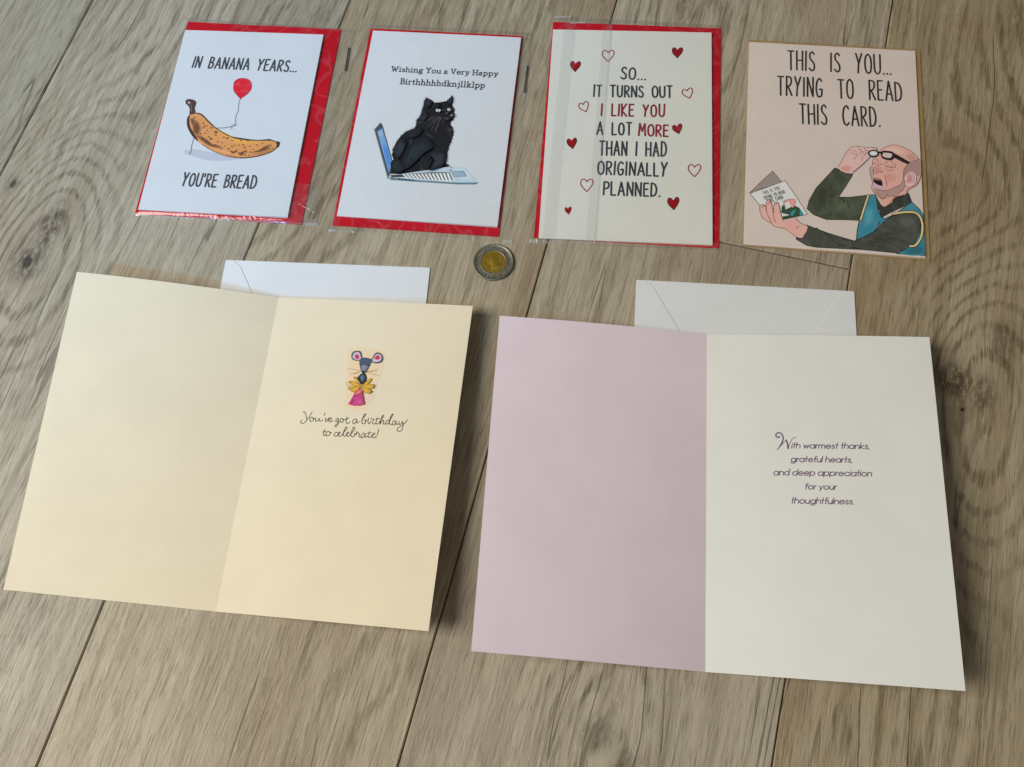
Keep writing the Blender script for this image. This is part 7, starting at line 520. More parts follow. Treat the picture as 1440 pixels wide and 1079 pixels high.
["L",[0.2409,0.1362,0.033],0.179,[68.66,148.17,64.48,147.95,61.41,147.06,61.91,145.31,65.75,145.19,68.99,147.38,68.66,148.17]],["P",[0.6755,0.3933,0.0518],0,[69.27,148.37,72.61,152.62,74.52,154.17,75.0,152.29,72.25,149.34,69.88,147.41]],["P",[0.7978,0.4642,0.033],0,[70.6,149.41,72.45,151.76,73.51,152.62,73.78,151.58,72.25,149.95,70.94,148.88]],["L",[0.2409,0.1362,0.033],0.179,[69.59,148.62,72.57,152.42,74.27,153.8,74.71,152.12,72.25,149.49,70.13,147.76,69.59,148.62]],["P",[0.6755,0.3933,0.0518],0,[69.63,148.24,72.95,149.86,76.96,150.07,77.44,147.66,74.39,146.59,70.24,147.28]],["P",[0.7978,0.4642,0.033],0,[71.4,148.26,73.24,149.15,75.46,149.27,75.73,147.93,74.04,147.35,71.74,147.72]],["L",[0.2409,0.1362,0.033],0.179,[70.05,148.24,73.02,149.69,76.6,149.88,77.03,147.72,74.3,146.77,70.6,147.38,70.05,148.24]],["P",[0.6755,0.3933,0.0518],0,[69.15,148.05,73.38,146.92,76.65,145.29,75.09,143.32,71.84,144.04,69.44,147.16]],["P",[0.7978,0.4642,0.033],0,[70.69,147.04,73.03,146.42,74.84,145.52,73.98,144.42,72.18,144.83,70.85,146.55]],["L",[0.2409,0.1362,0.033],0.179,[69.52,147.81,73.3,146.8,76.22,145.35,74.83,143.58,71.92,144.23,69.78,147.02,69.52,147.81]],["P",[0.6755,0.3933,0.0518],0,[67.71,149.63,64.01,152.39,62.74,154.05,64.11,154.44,67.45,151.21]],["P",[0.7978,0.4642,0.033],0,[66.6,150.84,64.54,152.37,63.84,153.29,64.6,153.5,66.45,151.71]],["L",[0.2409,0.1362,0.033],0.179,[67.45,149.92,64.14,152.39,63.0,153.87,64.23,154.22,67.21,151.33,67.45,149.92]],["P",[0.6755,0.3933,0.0518],0,[67.47,148.35,63.68,146.79,63.24,144.06,65.47,144.18,68.21,146.58]],
["P",[0.7978,0.4642,0.033],0,[66.64,147.3,64.54,146.43,64.3,144.92,65.53,144.99,67.05,146.32]],["L",[0.2409,0.1362,0.033],0.179,[67.27,148.1,63.89,146.71,63.49,144.27,65.48,144.37,67.93,146.52,67.27,148.1]],["L",[0.3775,0.2717,0.1338],0.199,[61.68,150.23,58.81,150.49,59.09,148.88,62.02,148.22]],["L",[0.3775,0.2717,0.1338],0.199,[61.82,147.0,59.69,147.7,60.83,145.74,62.56,145.02]],["L",[0.3775,0.2717,0.1338],0.199,[76.68,149.4,77.99,148.66,76.67,146.98]],["L",[0.3775,0.2717,0.1338],0.199,[75.74,145.32,76.6,144.96,75.27,143.29]],["p",[0.6225,0.0586,0.2371],0,[66.07,145.21,69.66,145.8,71.11,141.86,73.13,135.96,69.87,134.9,65.94,134.53,62.28,135.36,63.97,139.06]],["P",[0.6755,0.0868,0.2021],0,[66.11,145.37,69.83,145.93,70.47,144.25,69.04,142.59,66.22,141.99]],["P",[0.7598,0.1416,0.1556],0,[66.6,145.07,69.5,145.5,69.99,144.2,68.88,142.91,66.69,142.45]],["P",[0.85,0.2126,0.116],0,[67.1,144.77,69.16,145.08,69.52,144.15,68.72,143.23,67.16,142.9]],["P",[0.6563,0.0714,0.2615],0,[65.91,137.52,67.68,140.31,70.35,140.45,71.82,136.94,68.5,135.42]],["P",[0.7089,0.0933,0.3008],0,[66.57,137.65,67.94,139.82,70.01,139.93,71.16,137.21,68.58,136.02]],["P",[0.764,0.1188,0.3433],0,[67.22,137.79,68.21,139.33,69.68,139.41,70.5,137.47,68.66,136.63]],["L",[0.2006,0.0195,0.0848],0.319,[64.97,141.45,67.61,141.27,70.0,143.73]],["L",[0.2006,0.0195,0.0848],0.319,[63.97,139.06,66.52,138.2,69.13,139.34,70.45,141.02]],["L",[0.2006,0.0195,0.0848],0.319,[68.47,136.11,68.87,138.53]],["L",[0.2006,0.0195,0.0848],0.319,[64.11,135.87,65.36,137.94]],
]],],
'thanks': [
 ['lettering', [
["L",[0.1695,0.1058,0.188],0.82,[44.46,143.14,43.77,142.37,42.55,142.82,42.26,144.17,43.3,145.31,44.86,145.37,46.16,143.99,46.53,141.55,45.61,138.76,44.26,136.39]],["L",[0.1695,0.1058,0.188],0.492,[45.91,139.38,44.26,136.39,42.87,134.39]],["L",[0.1695,0.1058,0.188],0.383,[42.99,134.52,45.87,138.04,48.16,140.56]],["L",[0.1695,0.1058,0.188],0.929,[48.17,140.81,48.89,138.88,49.23,135.84,49.44,135.36]],["L",[0.1695,0.1058,0.188],0.383,[49.44,135.48,50.44,138.93,52.09,141.74,54.34,142.73]],["l",[0.1695,0.1058,0.188],0.574,[51.32,135.67,51.81,137.91]],["l",[0.1695,0.1058,0.188],0.574,[52.01,138.85,52.05,139.03]],["l",[0.1695,0.1058,0.188],0.574,[53.41,139.24,52.64,135.7]],["l",[0.1695,0.1058,0.188],0.574,[52.6,137.93,53.74,137.95]],["l",[0.1695,0.1058,0.188],0.574,[53.95,135.72,54.76,139.45]],["L",[0.1695,0.1058,0.188],0.574,[54.26,137.14,54.85,137.86,55.68,138.06,56.35,137.7,56.43,137.07,56.15,135.76]],["l",[0.1695,0.1058,0.188],0.574,[58.74,138.04,59.04,135.81,60.27,137.88,60.62,135.84,61.89,138.09]],["L",[0.1695,0.1058,0.188],0.574,[65.08,137.07,64.97,137.75,64.38,138.16,63.54,138.14,62.77,137.71,62.36,137.02,62.47,136.35,63.06,135.94,63.9,135.96,64.67,136.39,65.08,137.07]],["l",[0.1695,0.1058,0.188],0.574,[65.33,138.23,64.83,135.92]],["l",[0.1695,0.1058,0.188],0.574,[65.53,135.93,66.01,138.17]],["L",[0.1695,0.1058,0.188],0.574,[65.84,137.35,66.33,138.03,67.07,138.22]],["l",[0.1695,0.1058,0.188],0.574,[67.19,135.96,67.68,138.2]],["L",[0.1695,0.1058,0.188],0.574,[67.5,137.38,68.01,138.09,68.66,138.29,69.19,137.93,69.23,137.3,68.95,135.99]],
["L",[0.1695,0.1058,0.188],0.574,[69.26,137.41,69.76,138.12,70.41,138.32,70.95,137.96,70.98,137.33,70.7,136.02]],["l",[0.1695,0.1058,0.188],0.574,[71.76,137.27,74.34,137.31]],["L",[0.1695,0.1058,0.188],0.574,[74.34,137.31,74.35,137.95,73.65,138.34,72.77,138.29,71.87,137.6,71.65,136.78,72.22,136.16,73.16,136.1,74.01,136.6]],["L",[0.1695,0.1058,0.188],0.574,[76.72,137.99,76.2,138.43,75.46,138.04,75.56,137.48,76.28,137.2,76.48,136.68,75.7,136.11,74.92,136.54]],["l",[0.1695,0.1058,0.188],0.574,[78.4,139.69,77.63,136.15]],["l",[0.1695,0.1058,0.188],0.574,[77.59,138.38,78.73,138.4]],["l",[0.1695,0.1058,0.188],0.574,[81.64,139.75,80.87,136.2]],["l",[0.1695,0.1058,0.188],0.574,[80.83,138.43,81.97,138.45]],["l",[0.1695,0.1058,0.188],0.574,[82.19,136.23,83.0,139.96]],["L",[0.1695,0.1058,0.188],0.574,[82.49,137.65,83.09,138.36,83.92,138.56,84.58,138.2,84.66,137.57,84.38,136.27]],["L",[0.1695,0.1058,0.188],0.574,[88.05,137.49,87.94,138.16,87.35,138.57,86.51,138.55,85.74,138.12,85.33,137.44,85.44,136.76,86.03,136.35,86.87,136.37,87.64,136.8,88.05,137.49]],["l",[0.1695,0.1058,0.188],0.574,[88.3,138.64,87.8,136.33]],["l",[0.1695,0.1058,0.188],0.574,[88.5,136.34,88.99,138.58]],["L",[0.1695,0.1058,0.188],0.574,[88.81,137.76,89.4,138.48,90.23,138.68,90.89,138.32,90.97,137.69,90.69,136.38]],["l",[0.1695,0.1058,0.188],0.574,[91.39,136.39,92.2,140.12]],["l",[0.1695,0.1058,0.188],0.574,[93.72,138.66,91.75,137.44,93.41,136.43]],["L",[0.1695,0.1058,0.188],0.574,[95.96,138.33,95.45,138.77,94.71,138.39,94.8,137.83,95.53,137.55,95.72,137.03,94.94,136.46,94.16,136.89]],
["l",[0.1695,0.1058,0.188],0.574,[96.56,136.67,96.25,136.03]],["L",[0.1695,0.1058,0.188],0.574,[53.57,128.09,53.46,128.75,52.89,129.16,52.07,129.14,51.32,128.72,50.92,128.04,51.03,127.37,51.6,126.97,52.42,126.98,53.17,127.41,53.57,128.09]],["L",[0.1695,0.1058,0.188],0.574,[53.81,129.23,53.4,127.31,53.14,126.5,52.27,126.01,51.34,126.03,50.76,126.46]],["l",[0.1695,0.1058,0.188],0.574,[54.0,126.96,54.48,129.17]],["L",[0.1695,0.1058,0.188],0.574,[54.3,128.36,54.79,129.03,55.51,129.22]],["L",[0.1695,0.1058,0.188],0.574,[58.51,128.17,58.4,128.84,57.83,129.25,57.01,129.23,56.26,128.8,55.87,128.13,55.98,127.46,56.55,127.06,57.37,127.07,58.11,127.5,58.51,128.17]],["l",[0.1695,0.1058,0.188],0.574,[58.75,129.32,58.27,127.03]],["l",[0.1695,0.1058,0.188],0.574,[60.21,130.55,59.46,127.05]],["l",[0.1695,0.1058,0.188],0.574,[59.42,129.25,60.53,129.27]],["l",[0.1695,0.1058,0.188],0.574,[61.08,128.29,63.6,128.34]],["L",[0.1695,0.1058,0.188],0.574,[63.6,128.34,63.6,128.96,62.92,129.35,62.06,129.3,61.2,128.62,60.98,127.81,61.53,127.2,62.45,127.14,63.28,127.63]],["L",[0.1695,0.1058,0.188],0.574,[66.28,130.77,65.68,130.76,65.28,130.28,65.09,129.35,64.61,127.14]],["l",[0.1695,0.1058,0.188],0.574,[64.53,129.34,65.81,129.37]],["L",[0.1695,0.1058,0.188],0.574,[66.41,129.38,66.15,128.16,66.21,127.46,66.96,127.18,67.79,127.49,68.28,128.2,68.54,129.42]],["l",[0.1695,0.1058,0.188],0.574,[68.3,128.31,68.07,127.2]],["l",[0.1695,0.1058,0.188],0.574,[68.75,127.21,69.53,130.9]],["l",[0.1695,0.1058,0.188],0.574,[70.88,127.25,71.66,130.94]],
["L",[0.1695,0.1058,0.188],0.574,[71.18,128.65,71.75,129.36,72.56,129.56,73.2,129.2,73.28,128.58,73.01,127.29]],["l",[0.1695,0.1058,0.188],0.574,[74.03,128.52,76.55,128.56]],["L",[0.1695,0.1058,0.188],0.574,[76.55,128.56,76.55,129.19,75.87,129.58,75.01,129.53,74.15,128.85,73.93,128.04,74.48,127.43,75.4,127.37,76.23,127.86]],["L",[0.1695,0.1058,0.188],0.574,[79.9,128.55,79.79,129.22,79.22,129.62,78.4,129.61,77.65,129.18,77.26,128.5,77.37,127.84,77.94,127.43,78.75,127.45,79.5,127.87,79.9,128.55]],["l",[0.1695,0.1058,0.188],0.574,[80.14,129.69,79.65,127.41]],["l",[0.1695,0.1058,0.188],0.574,[80.34,127.42,80.81,129.63]],["L",[0.1695,0.1058,0.188],0.574,[80.64,128.82,81.12,129.49,81.84,129.69]],["l",[0.1695,0.1058,0.188],0.574,[83.22,130.96,82.47,127.46]],["l",[0.1695,0.1058,0.188],0.574,[82.43,129.66,83.54,129.68]],["L",[0.1695,0.1058,0.188],0.574,[85.59,129.35,85.09,129.78,84.37,129.4,84.46,128.85,85.17,128.57,85.35,128.06,84.6,127.49,83.84,127.92]],["l",[0.1695,0.1058,0.188],0.574,[86.17,127.7,85.87,127.08]],["L",[0.1695,0.1058,0.188],0.574,[43.16,119.4,43.05,120.1,42.46,120.52,41.63,120.5,40.86,120.06,40.46,119.35,40.57,118.66,41.16,118.24,41.99,118.25,42.76,118.7,43.16,119.4]],["l",[0.1695,0.1058,0.188],0.574,[43.41,120.59,42.91,118.21]],["l",[0.1695,0.1058,0.188],0.574,[43.61,118.23,44.09,120.53]],["L",[0.1695,0.1058,0.188],0.574,[43.91,119.69,44.5,120.42,45.32,120.63,45.98,120.26,46.06,119.61,45.78,118.27]],["L",[0.1695,0.1058,0.188],0.574,[49.42,119.52,49.31,120.21,48.73,120.63,47.89,120.62,47.13,120.17,46.73,119.47,46.84,118.78,47.42,118.36,48.26,118.37,49.02,118.82,49.42,119.52]],
["l",[0.1695,0.1058,0.188],0.574,[49.97,122.17,49.17,118.33]],["L",[0.1695,0.1058,0.188],0.574,[54.21,119.61,54.1,120.3,53.51,120.72,52.68,120.71,51.91,120.26,51.51,119.56,51.62,118.86,52.21,118.44,53.04,118.46,53.8,118.9,54.21,119.61]],["l",[0.1695,0.1058,0.188],0.574,[54.76,122.26,53.96,118.42]],["l",[0.1695,0.1058,0.188],0.574,[55.01,119.7,57.57,119.75]],["L",[0.1695,0.1058,0.188],0.574,[57.57,119.75,57.58,120.4,56.88,120.8,56.0,120.75,55.12,120.05,54.9,119.2,55.46,118.56,56.4,118.5,57.25,119.01]],["l",[0.1695,0.1058,0.188],0.574,[58.4,119.76,60.97,119.81]],["L",[0.1695,0.1058,0.188],0.574,[60.97,119.81,60.97,120.46,60.28,120.87,59.4,120.81,58.51,120.11,58.29,119.26,58.85,118.62,59.8,118.56,60.64,119.08]],["L",[0.1695,0.1058,0.188],0.574,[64.39,119.8,64.27,120.49,63.69,120.91,62.86,120.9,62.09,120.45,61.69,119.75,61.8,119.05,62.38,118.63,63.22,118.65,63.98,119.09,64.39,119.8]],["l",[0.1695,0.1058,0.188],0.574,[61.94,120.94,61.24,117.6]],["L",[0.1695,0.1058,0.188],0.574,[69.17,119.88,69.06,120.58,68.48,121.0,67.64,120.98,66.88,120.54,66.47,119.83,66.58,119.14,67.17,118.72,68.0,118.73,68.77,119.18,69.17,119.88]],["l",[0.1695,0.1058,0.188],0.574,[69.42,121.07,68.92,118.69]],["L",[0.1695,0.1058,0.188],0.574,[72.56,119.95,72.45,120.64,71.87,121.06,71.03,121.05,70.27,120.6,69.87,119.9,69.98,119.2,70.56,118.78,71.4,118.8,72.16,119.24,72.56,119.95]],["l",[0.1695,0.1058,0.188],0.574,[70.11,121.09,69.42,117.75]],["L",[0.1695,0.1058,0.188],0.574,[75.96,120.01,75.84,120.7,75.26,121.12,74.43,121.11,73.66,120.66,73.26,119.96,73.37,119.27,73.95,118.84,74.79,118.86,75.55,119.31,75.96,120.01]],
["l",[0.1695,0.1058,0.188],0.574,[73.51,121.15,72.81,117.81]],["l",[0.1695,0.1058,0.188],0.574,[76.4,118.83,76.88,121.13]],["L",[0.1695,0.1058,0.188],0.574,[76.71,120.29,77.2,120.99,77.94,121.19]],["l",[0.1695,0.1058,0.188],0.574,[78.41,120.13,80.97,120.18]],["L",[0.1695,0.1058,0.188],0.574,[80.97,120.18,80.98,120.83,80.28,121.24,79.41,121.18,78.52,120.48,78.3,119.63,78.86,118.99,79.8,118.93,80.65,119.45]],["L",[0.1695,0.1058,0.188],0.574,[84.28,120.89,83.68,121.3,82.8,121.24,81.92,120.54,81.7,119.69,82.26,119.05,83.2,119.0,83.98,119.43]],["l",[0.1695,0.1058,0.188],0.574,[84.54,118.98,85.02,121.28]],["l",[0.1695,0.1058,0.188],0.574,[85.22,122.24,85.26,122.44]],["L",[0.1695,0.1058,0.188],0.574,[88.27,120.24,88.15,120.93,87.57,121.35,86.74,121.34,85.97,120.89,85.57,120.19,85.68,119.49,86.26,119.07,87.1,119.09,87.86,119.53,88.27,120.24]],["l",[0.1695,0.1058,0.188],0.574,[88.51,121.43,88.02,119.05]],["l",[0.1695,0.1058,0.188],0.574,[89.99,122.71,89.24,119.07]],["l",[0.1695,0.1058,0.188],0.574,[89.19,121.36,90.32,121.38]],["l",[0.1695,0.1058,0.188],0.574,[90.54,119.09,91.02,121.4]],["l",[0.1695,0.1058,0.188],0.574,[91.22,122.35,91.26,122.55]],["L",[0.1695,0.1058,0.188],0.574,[94.27,120.35,94.16,121.04,93.57,121.46,92.74,121.45,91.97,121.0,91.57,120.3,91.68,119.6,92.27,119.18,93.1,119.2,93.87,119.64,94.27,120.35]],["l",[0.1695,0.1058,0.188],0.574,[94.72,119.17,95.2,121.47]],["L",[0.1695,0.1058,0.188],0.574,[95.02,120.63,95.61,121.37,96.43,121.57,97.09,121.2,97.17,120.55,96.89,119.21]],
["L",[0.1695,0.1058,0.188],0.574,[60.52,113.48,59.93,113.47,59.54,113.0,59.34,112.1,58.87,109.94]],["l",[0.1695,0.1058,0.188],0.574,[58.79,112.09,60.06,112.11]],["L",[0.1695,0.1058,0.188],0.574,[63.03,111.12,62.93,111.77,62.36,112.16,61.55,112.15,60.81,111.74,60.42,111.08,60.52,110.43,61.09,110.03,61.9,110.05,62.64,110.46,63.03,111.12]],["l",[0.1695,0.1058,0.188],0.574,[63.46,110.02,63.93,112.17]],["L",[0.1695,0.1058,0.188],0.574,[63.76,111.38,64.24,112.03,64.95,112.22]],["l",[0.1695,0.1058,0.188],0.574,[66.88,112.22,67.51,110.08]],["l",[0.1695,0.1058,0.188],0.574,[69.08,112.25,67.51,110.08,66.76,109.18]],["L",[0.1695,0.1058,0.188],0.574,[72.05,111.26,71.94,111.91,71.38,112.31,70.57,112.3,69.83,111.88,69.44,111.22,69.54,110.57,70.11,110.18,70.92,110.19,71.66,110.61,72.05,111.26]],["L",[0.1695,0.1058,0.188],0.574,[72.95,112.32,72.69,111.13,72.75,110.45,73.49,110.18,74.31,110.48,74.8,111.16,75.06,112.35]],["l",[0.1695,0.1058,0.188],0.574,[74.82,111.27,74.59,110.2]],["l",[0.1695,0.1058,0.188],0.574,[75.26,110.21,75.73,112.36]],["L",[0.1695,0.1058,0.188],0.574,[75.56,111.57,76.04,112.22,76.75,112.41]],["l",[0.1695,0.1058,0.188],0.574,[51.43,104.44,50.67,100.89]],["l",[0.1695,0.1058,0.188],0.574,[50.63,103.13,51.76,103.15]],["l",[0.1695,0.1058,0.188],0.574,[51.98,100.92,52.78,104.65]],["L",[0.1695,0.1058,0.188],0.574,[52.28,102.34,52.87,103.06,53.7,103.26,54.36,102.9,54.44,102.27,54.16,100.96]],["L",[0.1695,0.1058,0.188],0.574,[57.8,102.18,57.69,102.85,57.11,103.26,56.27,103.25,55.51,102.81,55.1,102.13,55.21,101.45,55.8,101.05,56.64,101.06,57.4,101.5,57.8,102.18]],
["L",[0.1695,0.1058,0.188],0.574,[58.73,103.28,58.47,102.04,58.54,101.34,59.3,101.05,60.15,101.37,60.65,102.08,60.91,103.32]],["l",[0.1695,0.1058,0.188],0.574,[60.67,102.2,60.43,101.08]],["L",[0.1695,0.1058,0.188],0.574,[64.08,102.3,63.97,102.97,63.38,103.38,62.55,103.37,61.78,102.93,61.38,102.25,61.49,101.57,62.07,101.16,62.91,101.18,63.68,101.61,64.08,102.3]],["L",[0.1695,0.1058,0.188],0.574,[64.33,103.45,63.91,101.51,63.65,100.69,62.76,100.19,61.81,100.21,61.21,100.64]],["l",[0.1695,0.1058,0.188],0.574,[64.53,101.15,65.33,104.89]],["L",[0.1695,0.1058,0.188],0.574,[64.83,102.57,65.42,103.29,66.25,103.49,66.91,103.13,66.99,102.5,66.71,101.19]],["l",[0.1695,0.1058,0.188],0.574,[68.69,104.76,67.93,101.22]],["l",[0.1695,0.1058,0.188],0.574,[67.89,103.45,69.02,103.47]],["L",[0.1695,0.1058,0.188],0.574,[71.5,104.93,70.89,104.92,70.48,104.42,70.28,103.49,69.8,101.25]],["l",[0.1695,0.1058,0.188],0.574,[69.72,103.48,71.02,103.5]],["L",[0.1695,0.1058,0.188],0.574,[71.63,103.52,71.37,102.28,71.43,101.58,72.2,101.29,73.05,101.61,73.55,102.32,73.81,103.56]],["l",[0.1695,0.1058,0.188],0.574,[73.57,102.44,73.33,101.32]],["l",[0.1695,0.1058,0.188],0.574,[74.03,101.33,74.83,105.06]],["l",[0.1695,0.1058,0.188],0.574,[74.81,101.34,75.29,103.58]],["L",[0.1695,0.1058,0.188],0.574,[75.12,102.76,75.7,103.48,76.53,103.68,77.19,103.32,77.27,102.69,76.99,101.38]],["l",[0.1695,0.1058,0.188],0.574,[78.04,102.63,80.61,102.68]],["L",[0.1695,0.1058,0.188],0.574,[80.61,102.68,80.62,103.31,79.92,103.71,79.04,103.65,78.16,102.97,77.93,102.15,78.5,101.52,79.44,101.47,80.28,101.97]],
["L",[0.1695,0.1058,0.188],0.574,[82.97,103.36,82.46,103.79,81.72,103.41,81.82,102.85,82.54,102.57,82.73,102.05,81.96,101.48,81.18,101.91]],["L",[0.1695,0.1058,0.188],0.574,[85.23,103.4,84.72,103.83,83.99,103.45,84.08,102.89,84.8,102.61,85.0,102.09,84.22,101.52,83.45,101.95]],["l",[0.1695,0.1058,0.188],0.574,[85.62,101.54,85.72,101.62]],]],],
}

def package(art, label_card, label_env, label_bag, env, card, mat_card, mat_env, corners, seams, notch=False, staple=None, group='cards in clear plastic sleeves', gap=1.0, bagmat='film', flat=False):
    envelope_flat(label_env, *env, mat_env, .12, notch)
    closed_card('greeting_card', label_card, art, *card, mat_card, .80, gap)
    zm = zbox([(*env, .75, .75), (*card, 1.58, 1.52 + gap)])
    bag(label_bag, corners, zm, group, seams, bagmat, staple, flat)

package('banana', 'white card with a spotted banana holding a red balloon',
 'red envelope behind the banana card', 'clear sleeve around the banana card with a staple on its right',
 (-0.1741, 0.4327, -12.9, 123.1, 172.5), (-0.1797, 0.4317, -12.2, 110.7, 161.0), M['cool_card'], M['red'],
 [(-.2161, .5352), (-.0839, .5010), (-.1221, .3324), (-.2531, .3606)],
 [('bottom_seal', 'film_fold', ((0, .004), (1, .004)), 1.3, .05), ('corner_fold_glint', 'film_crumple_glint', ((.93, .004), (1, .006)), 2.2, .3), ('side_seal', 'film_seam', ((.985, 0), (.985, 1)), 2.2, .05), ('top_seal', 'film_seam', ((0, .99), (1, .99)), 2.6, .05), ('flap_strip', 'film_seam', ((.78, .0), (1, .0)), 1.0, .08), ('overlap_strip', 'film_seam', ((.905, .0), (.905, .19)), 18.0, .12)],
 True, [(-.0899, .4840), (-.0941, .4631)])
package('cat', 'white card with a black cat sitting on an open laptop',
 'red envelope behind the black cat card', 'clear sleeve around the cat card with a staple on its right',
 (-0.0339, 0.4022, -13.0, 118.9, 173.7), (-0.0329, 0.4042, -13.2, 115.2, 163.8), M['white_card'], M['red'],
 [(-.0723, .5048), (.0519, .4758), (.0130, .2979), (-.1146, .3270)],
 [('bottom_seal', 'film_fold', ((0, .003), (1, .003)), 1.3, .05), ('corner_fold_glint', 'film_crumple_glint', ((.95, .003), (1, .008)), 2.4, .3), ('corner_fold_glint', 'film_crumple_glint', ((0, .003), (.04, .003)), 2.0, .3), ('side_seal', 'film_seam', ((.985, 0), (.985, 1)), 2.0, .05), ('top_seal', 'film_seam', ((0, .99), (1, .99)), 2.2, .05)],
 False, [(.0432, .4449), (.0377, .4216)])
package('heart', 'off-white card with red hearts around words ending ORIGINALLY PLANNED',
 'red envelope behind the hearts card', 'clear sleeve with a long taped overlap down the hearts card',
 (0.1106, 0.3778, -12.2, 127.4, 187.5), (0.1080, 0.3751, -11.3, 119.6, 180.3), M['heart_card'], M['red'],
 [(.0700, .4890), (.1945, .4590), (.1537, .2712), (.0248, .2962)],
 [('bottom_seal', 'film_fold', ((0, .004), (.35, .004)), 2.0, .05), ('corner_fold_glint', 'film_crumple_glint', ((0, .010), (.05, .003)), 2.8, .4), ('corner_fold_glint', 'film_crumple_glint', ((.10, .965), (.19, .972)), 1.6, .35), ('corner_fold_glint', 'film_crumple_glint', ((0, .992), (.10, .996)), 1.6, .3), ('bottom_seal', 'film_seam', ((.35, .003), (1, .003)), 1.6, .05), ('top_seal', 'film_seam', ((0, .99), (1, .99)), 2.6, .05), ('overlap_strip', 'film_seam', ((.325, 0), (.325, 1)), 7.5, .10), ('overlap_strip', 'film_seam', ((.345, 0), (.345, 1)), 1.2, .22), ('side_strip', 'film_seam', ((.10, 0), (.10, 1)), 9.0, .07)])
package('man', 'pink card with a bald man in a teal vest lifting his glasses',
 'gold kraft envelope behind the pink card of the bald man', 'tight clear sleeve around the pink card of the bald man',
 (0.2509, 0.3423, -13.7, 125.1, 174.9), (0.2490, 0.3419, -13.6, 120.9, 171.6), M['pink_card'], M['kraft'],
 [tuple(np.array([.2509, .3423]) + np.array([math.cos(math.radians(-13.7)) * a - math.sin(math.radians(-13.7)) * b, math.sin(math.radians(-13.7)) * a + math.cos(math.radians(-13.7)) * b])) for a, b in ((-.0630, .0880), (.0630, .0880), (.0630, -.0880), (-.0630, -.0880))],
 [], gap=.7, flat=True)

# ---------------------------------------------------------------- open cards
def bilinear(F0, F1, O0, O1, w, h, bulge):
    F0, F1, O0, O1 = [np.array(q, float) for q in (F0, F1, O0, O1)]
    def s(u, v):
        a = u / w; b = v / h
        p = (F0 * (1 - b) + F1 * b) * (1 - a) + (O0 * (1 - b) + O1 * b) * a
        zf = F0[2] * (1 - b) + F1[2] * b; zo = O0[2] * (1 - b) + O1[2] * b
        aa = max(a, 0)
        z = zf + (zo - zf) * ((1 + bulge) * aa - bulge * aa * aa) + .16 * math.sin(u * .045 + v * .021) * math.sin(v * .033 + 1.0) * min(1, aa * 4)
        return (p[0], p[1], z)
    return s
def open_card(label, pts, w, h, mat_l, mat_r, art, bulge_l, bulge_r, step, th=.48):
    Fb, Ft, Lb, Lt, Rb, Rt = pts; org = (Fb[0], Fb[1], 0)
    c = thing('greeting_card', label, 'greeting card', (Fb[0] * MM, Fb[1] * MM, 0))
    q = lambda p: (p[0] - org[0], p[1] - org[1], p[2])
    L = bilinear(q(Fb), q(Ft), q(Lb), q(Lt), w, h, bulge_l); Rr = bilinear(q(Fb), q(Ft), q(Rb), q(Rt), w, h, bulge_r)
    sheet('left_panel', lambda u, v: L(w - u, v), w, h, th, mat_l, c, 60, 40)
    sheet('right_panel', Rr, w, h, th, mat_r, c, 60, 40)
    for pn, items in ART[art]: prints(pn, items, c, .04, step if pn != 'lettering' else .0005, Rr)
    return c
open_card('cream card lying open with a small mouse drawing and cursive words',
 [(-196.9, 73.5, 2.2), (-150.5, 278.0, 4.6), (-328.5, 103.8, 3.8), (-280.9, 306.9, 24.6), (-66.6, 43.8, 21.8), (-18.9, 247.8, 14.1)], 135.2, 209.7, M['cream'], M['cream'], 'mouse', .38, .12, .02)
open_card('open card with a blank mauve left half and a thank-you verse on its right',
 [(89.0, 2.0, 2.2), (131.7, 209.8, 3.2), (-42.7, 29.3, 29.2), (-2.1, 237.1, 16.5), (220.9, -25.3, 29.3), (265.5, 182.0, 18.7)], 137.5, 212.2, M['mauve'], M['ivory'], 'thanks', .55, .15, .01)

# ---------------------------------------------------------------- white envelopes under the open cards
def white_envelope(label, tl, tr, group):
    w = 145.2; h = 205.0
    a = math.atan2(tr[1] - tl[1], tr[0] - tl[0]); loc = (tl[0] + math.sin(a) * h * MM, tl[1] - math.cos(a) * h * MM, 0)
    e = thing('envelope', label, 'envelope', loc, a, group); m = M['white_env']
    slab('front_panel', rounded(w, h, 1.0), .10, .28, m, e)
    slab('side_flap', [(0.2, .3), (0.2, h - .4), (6, h - .6), (11.5, h - 5.0), (68, h - 102.5), (12, 4)], .56, .84, m, e)
    slab('side_flap', [(w - .2, h - .4), (w - .2, .3), (w - 12, 4), (w - 66, h - 102.5), (w - 12.5, h - 7), (w - 6, h - .8)], .56, .74, m, e)
    o = [(3.0, h - .15), (5, h - 14), (52, h - 96), (w / 2, h - 104), (w - 52, h - 96), (w - 5, h - 14), (w - 3.0, h - .15)]
    slab('closing_flap', o[::-1], .30, .50, m, e)
    return e
white_envelope('white envelope tucked under the open cream card', (-.1880, .3149), (-.0449, .2873), None)
white_envelope('white envelope tucked under the open mauve and white card', (.0933, .2574), (.2350, .2277), None)

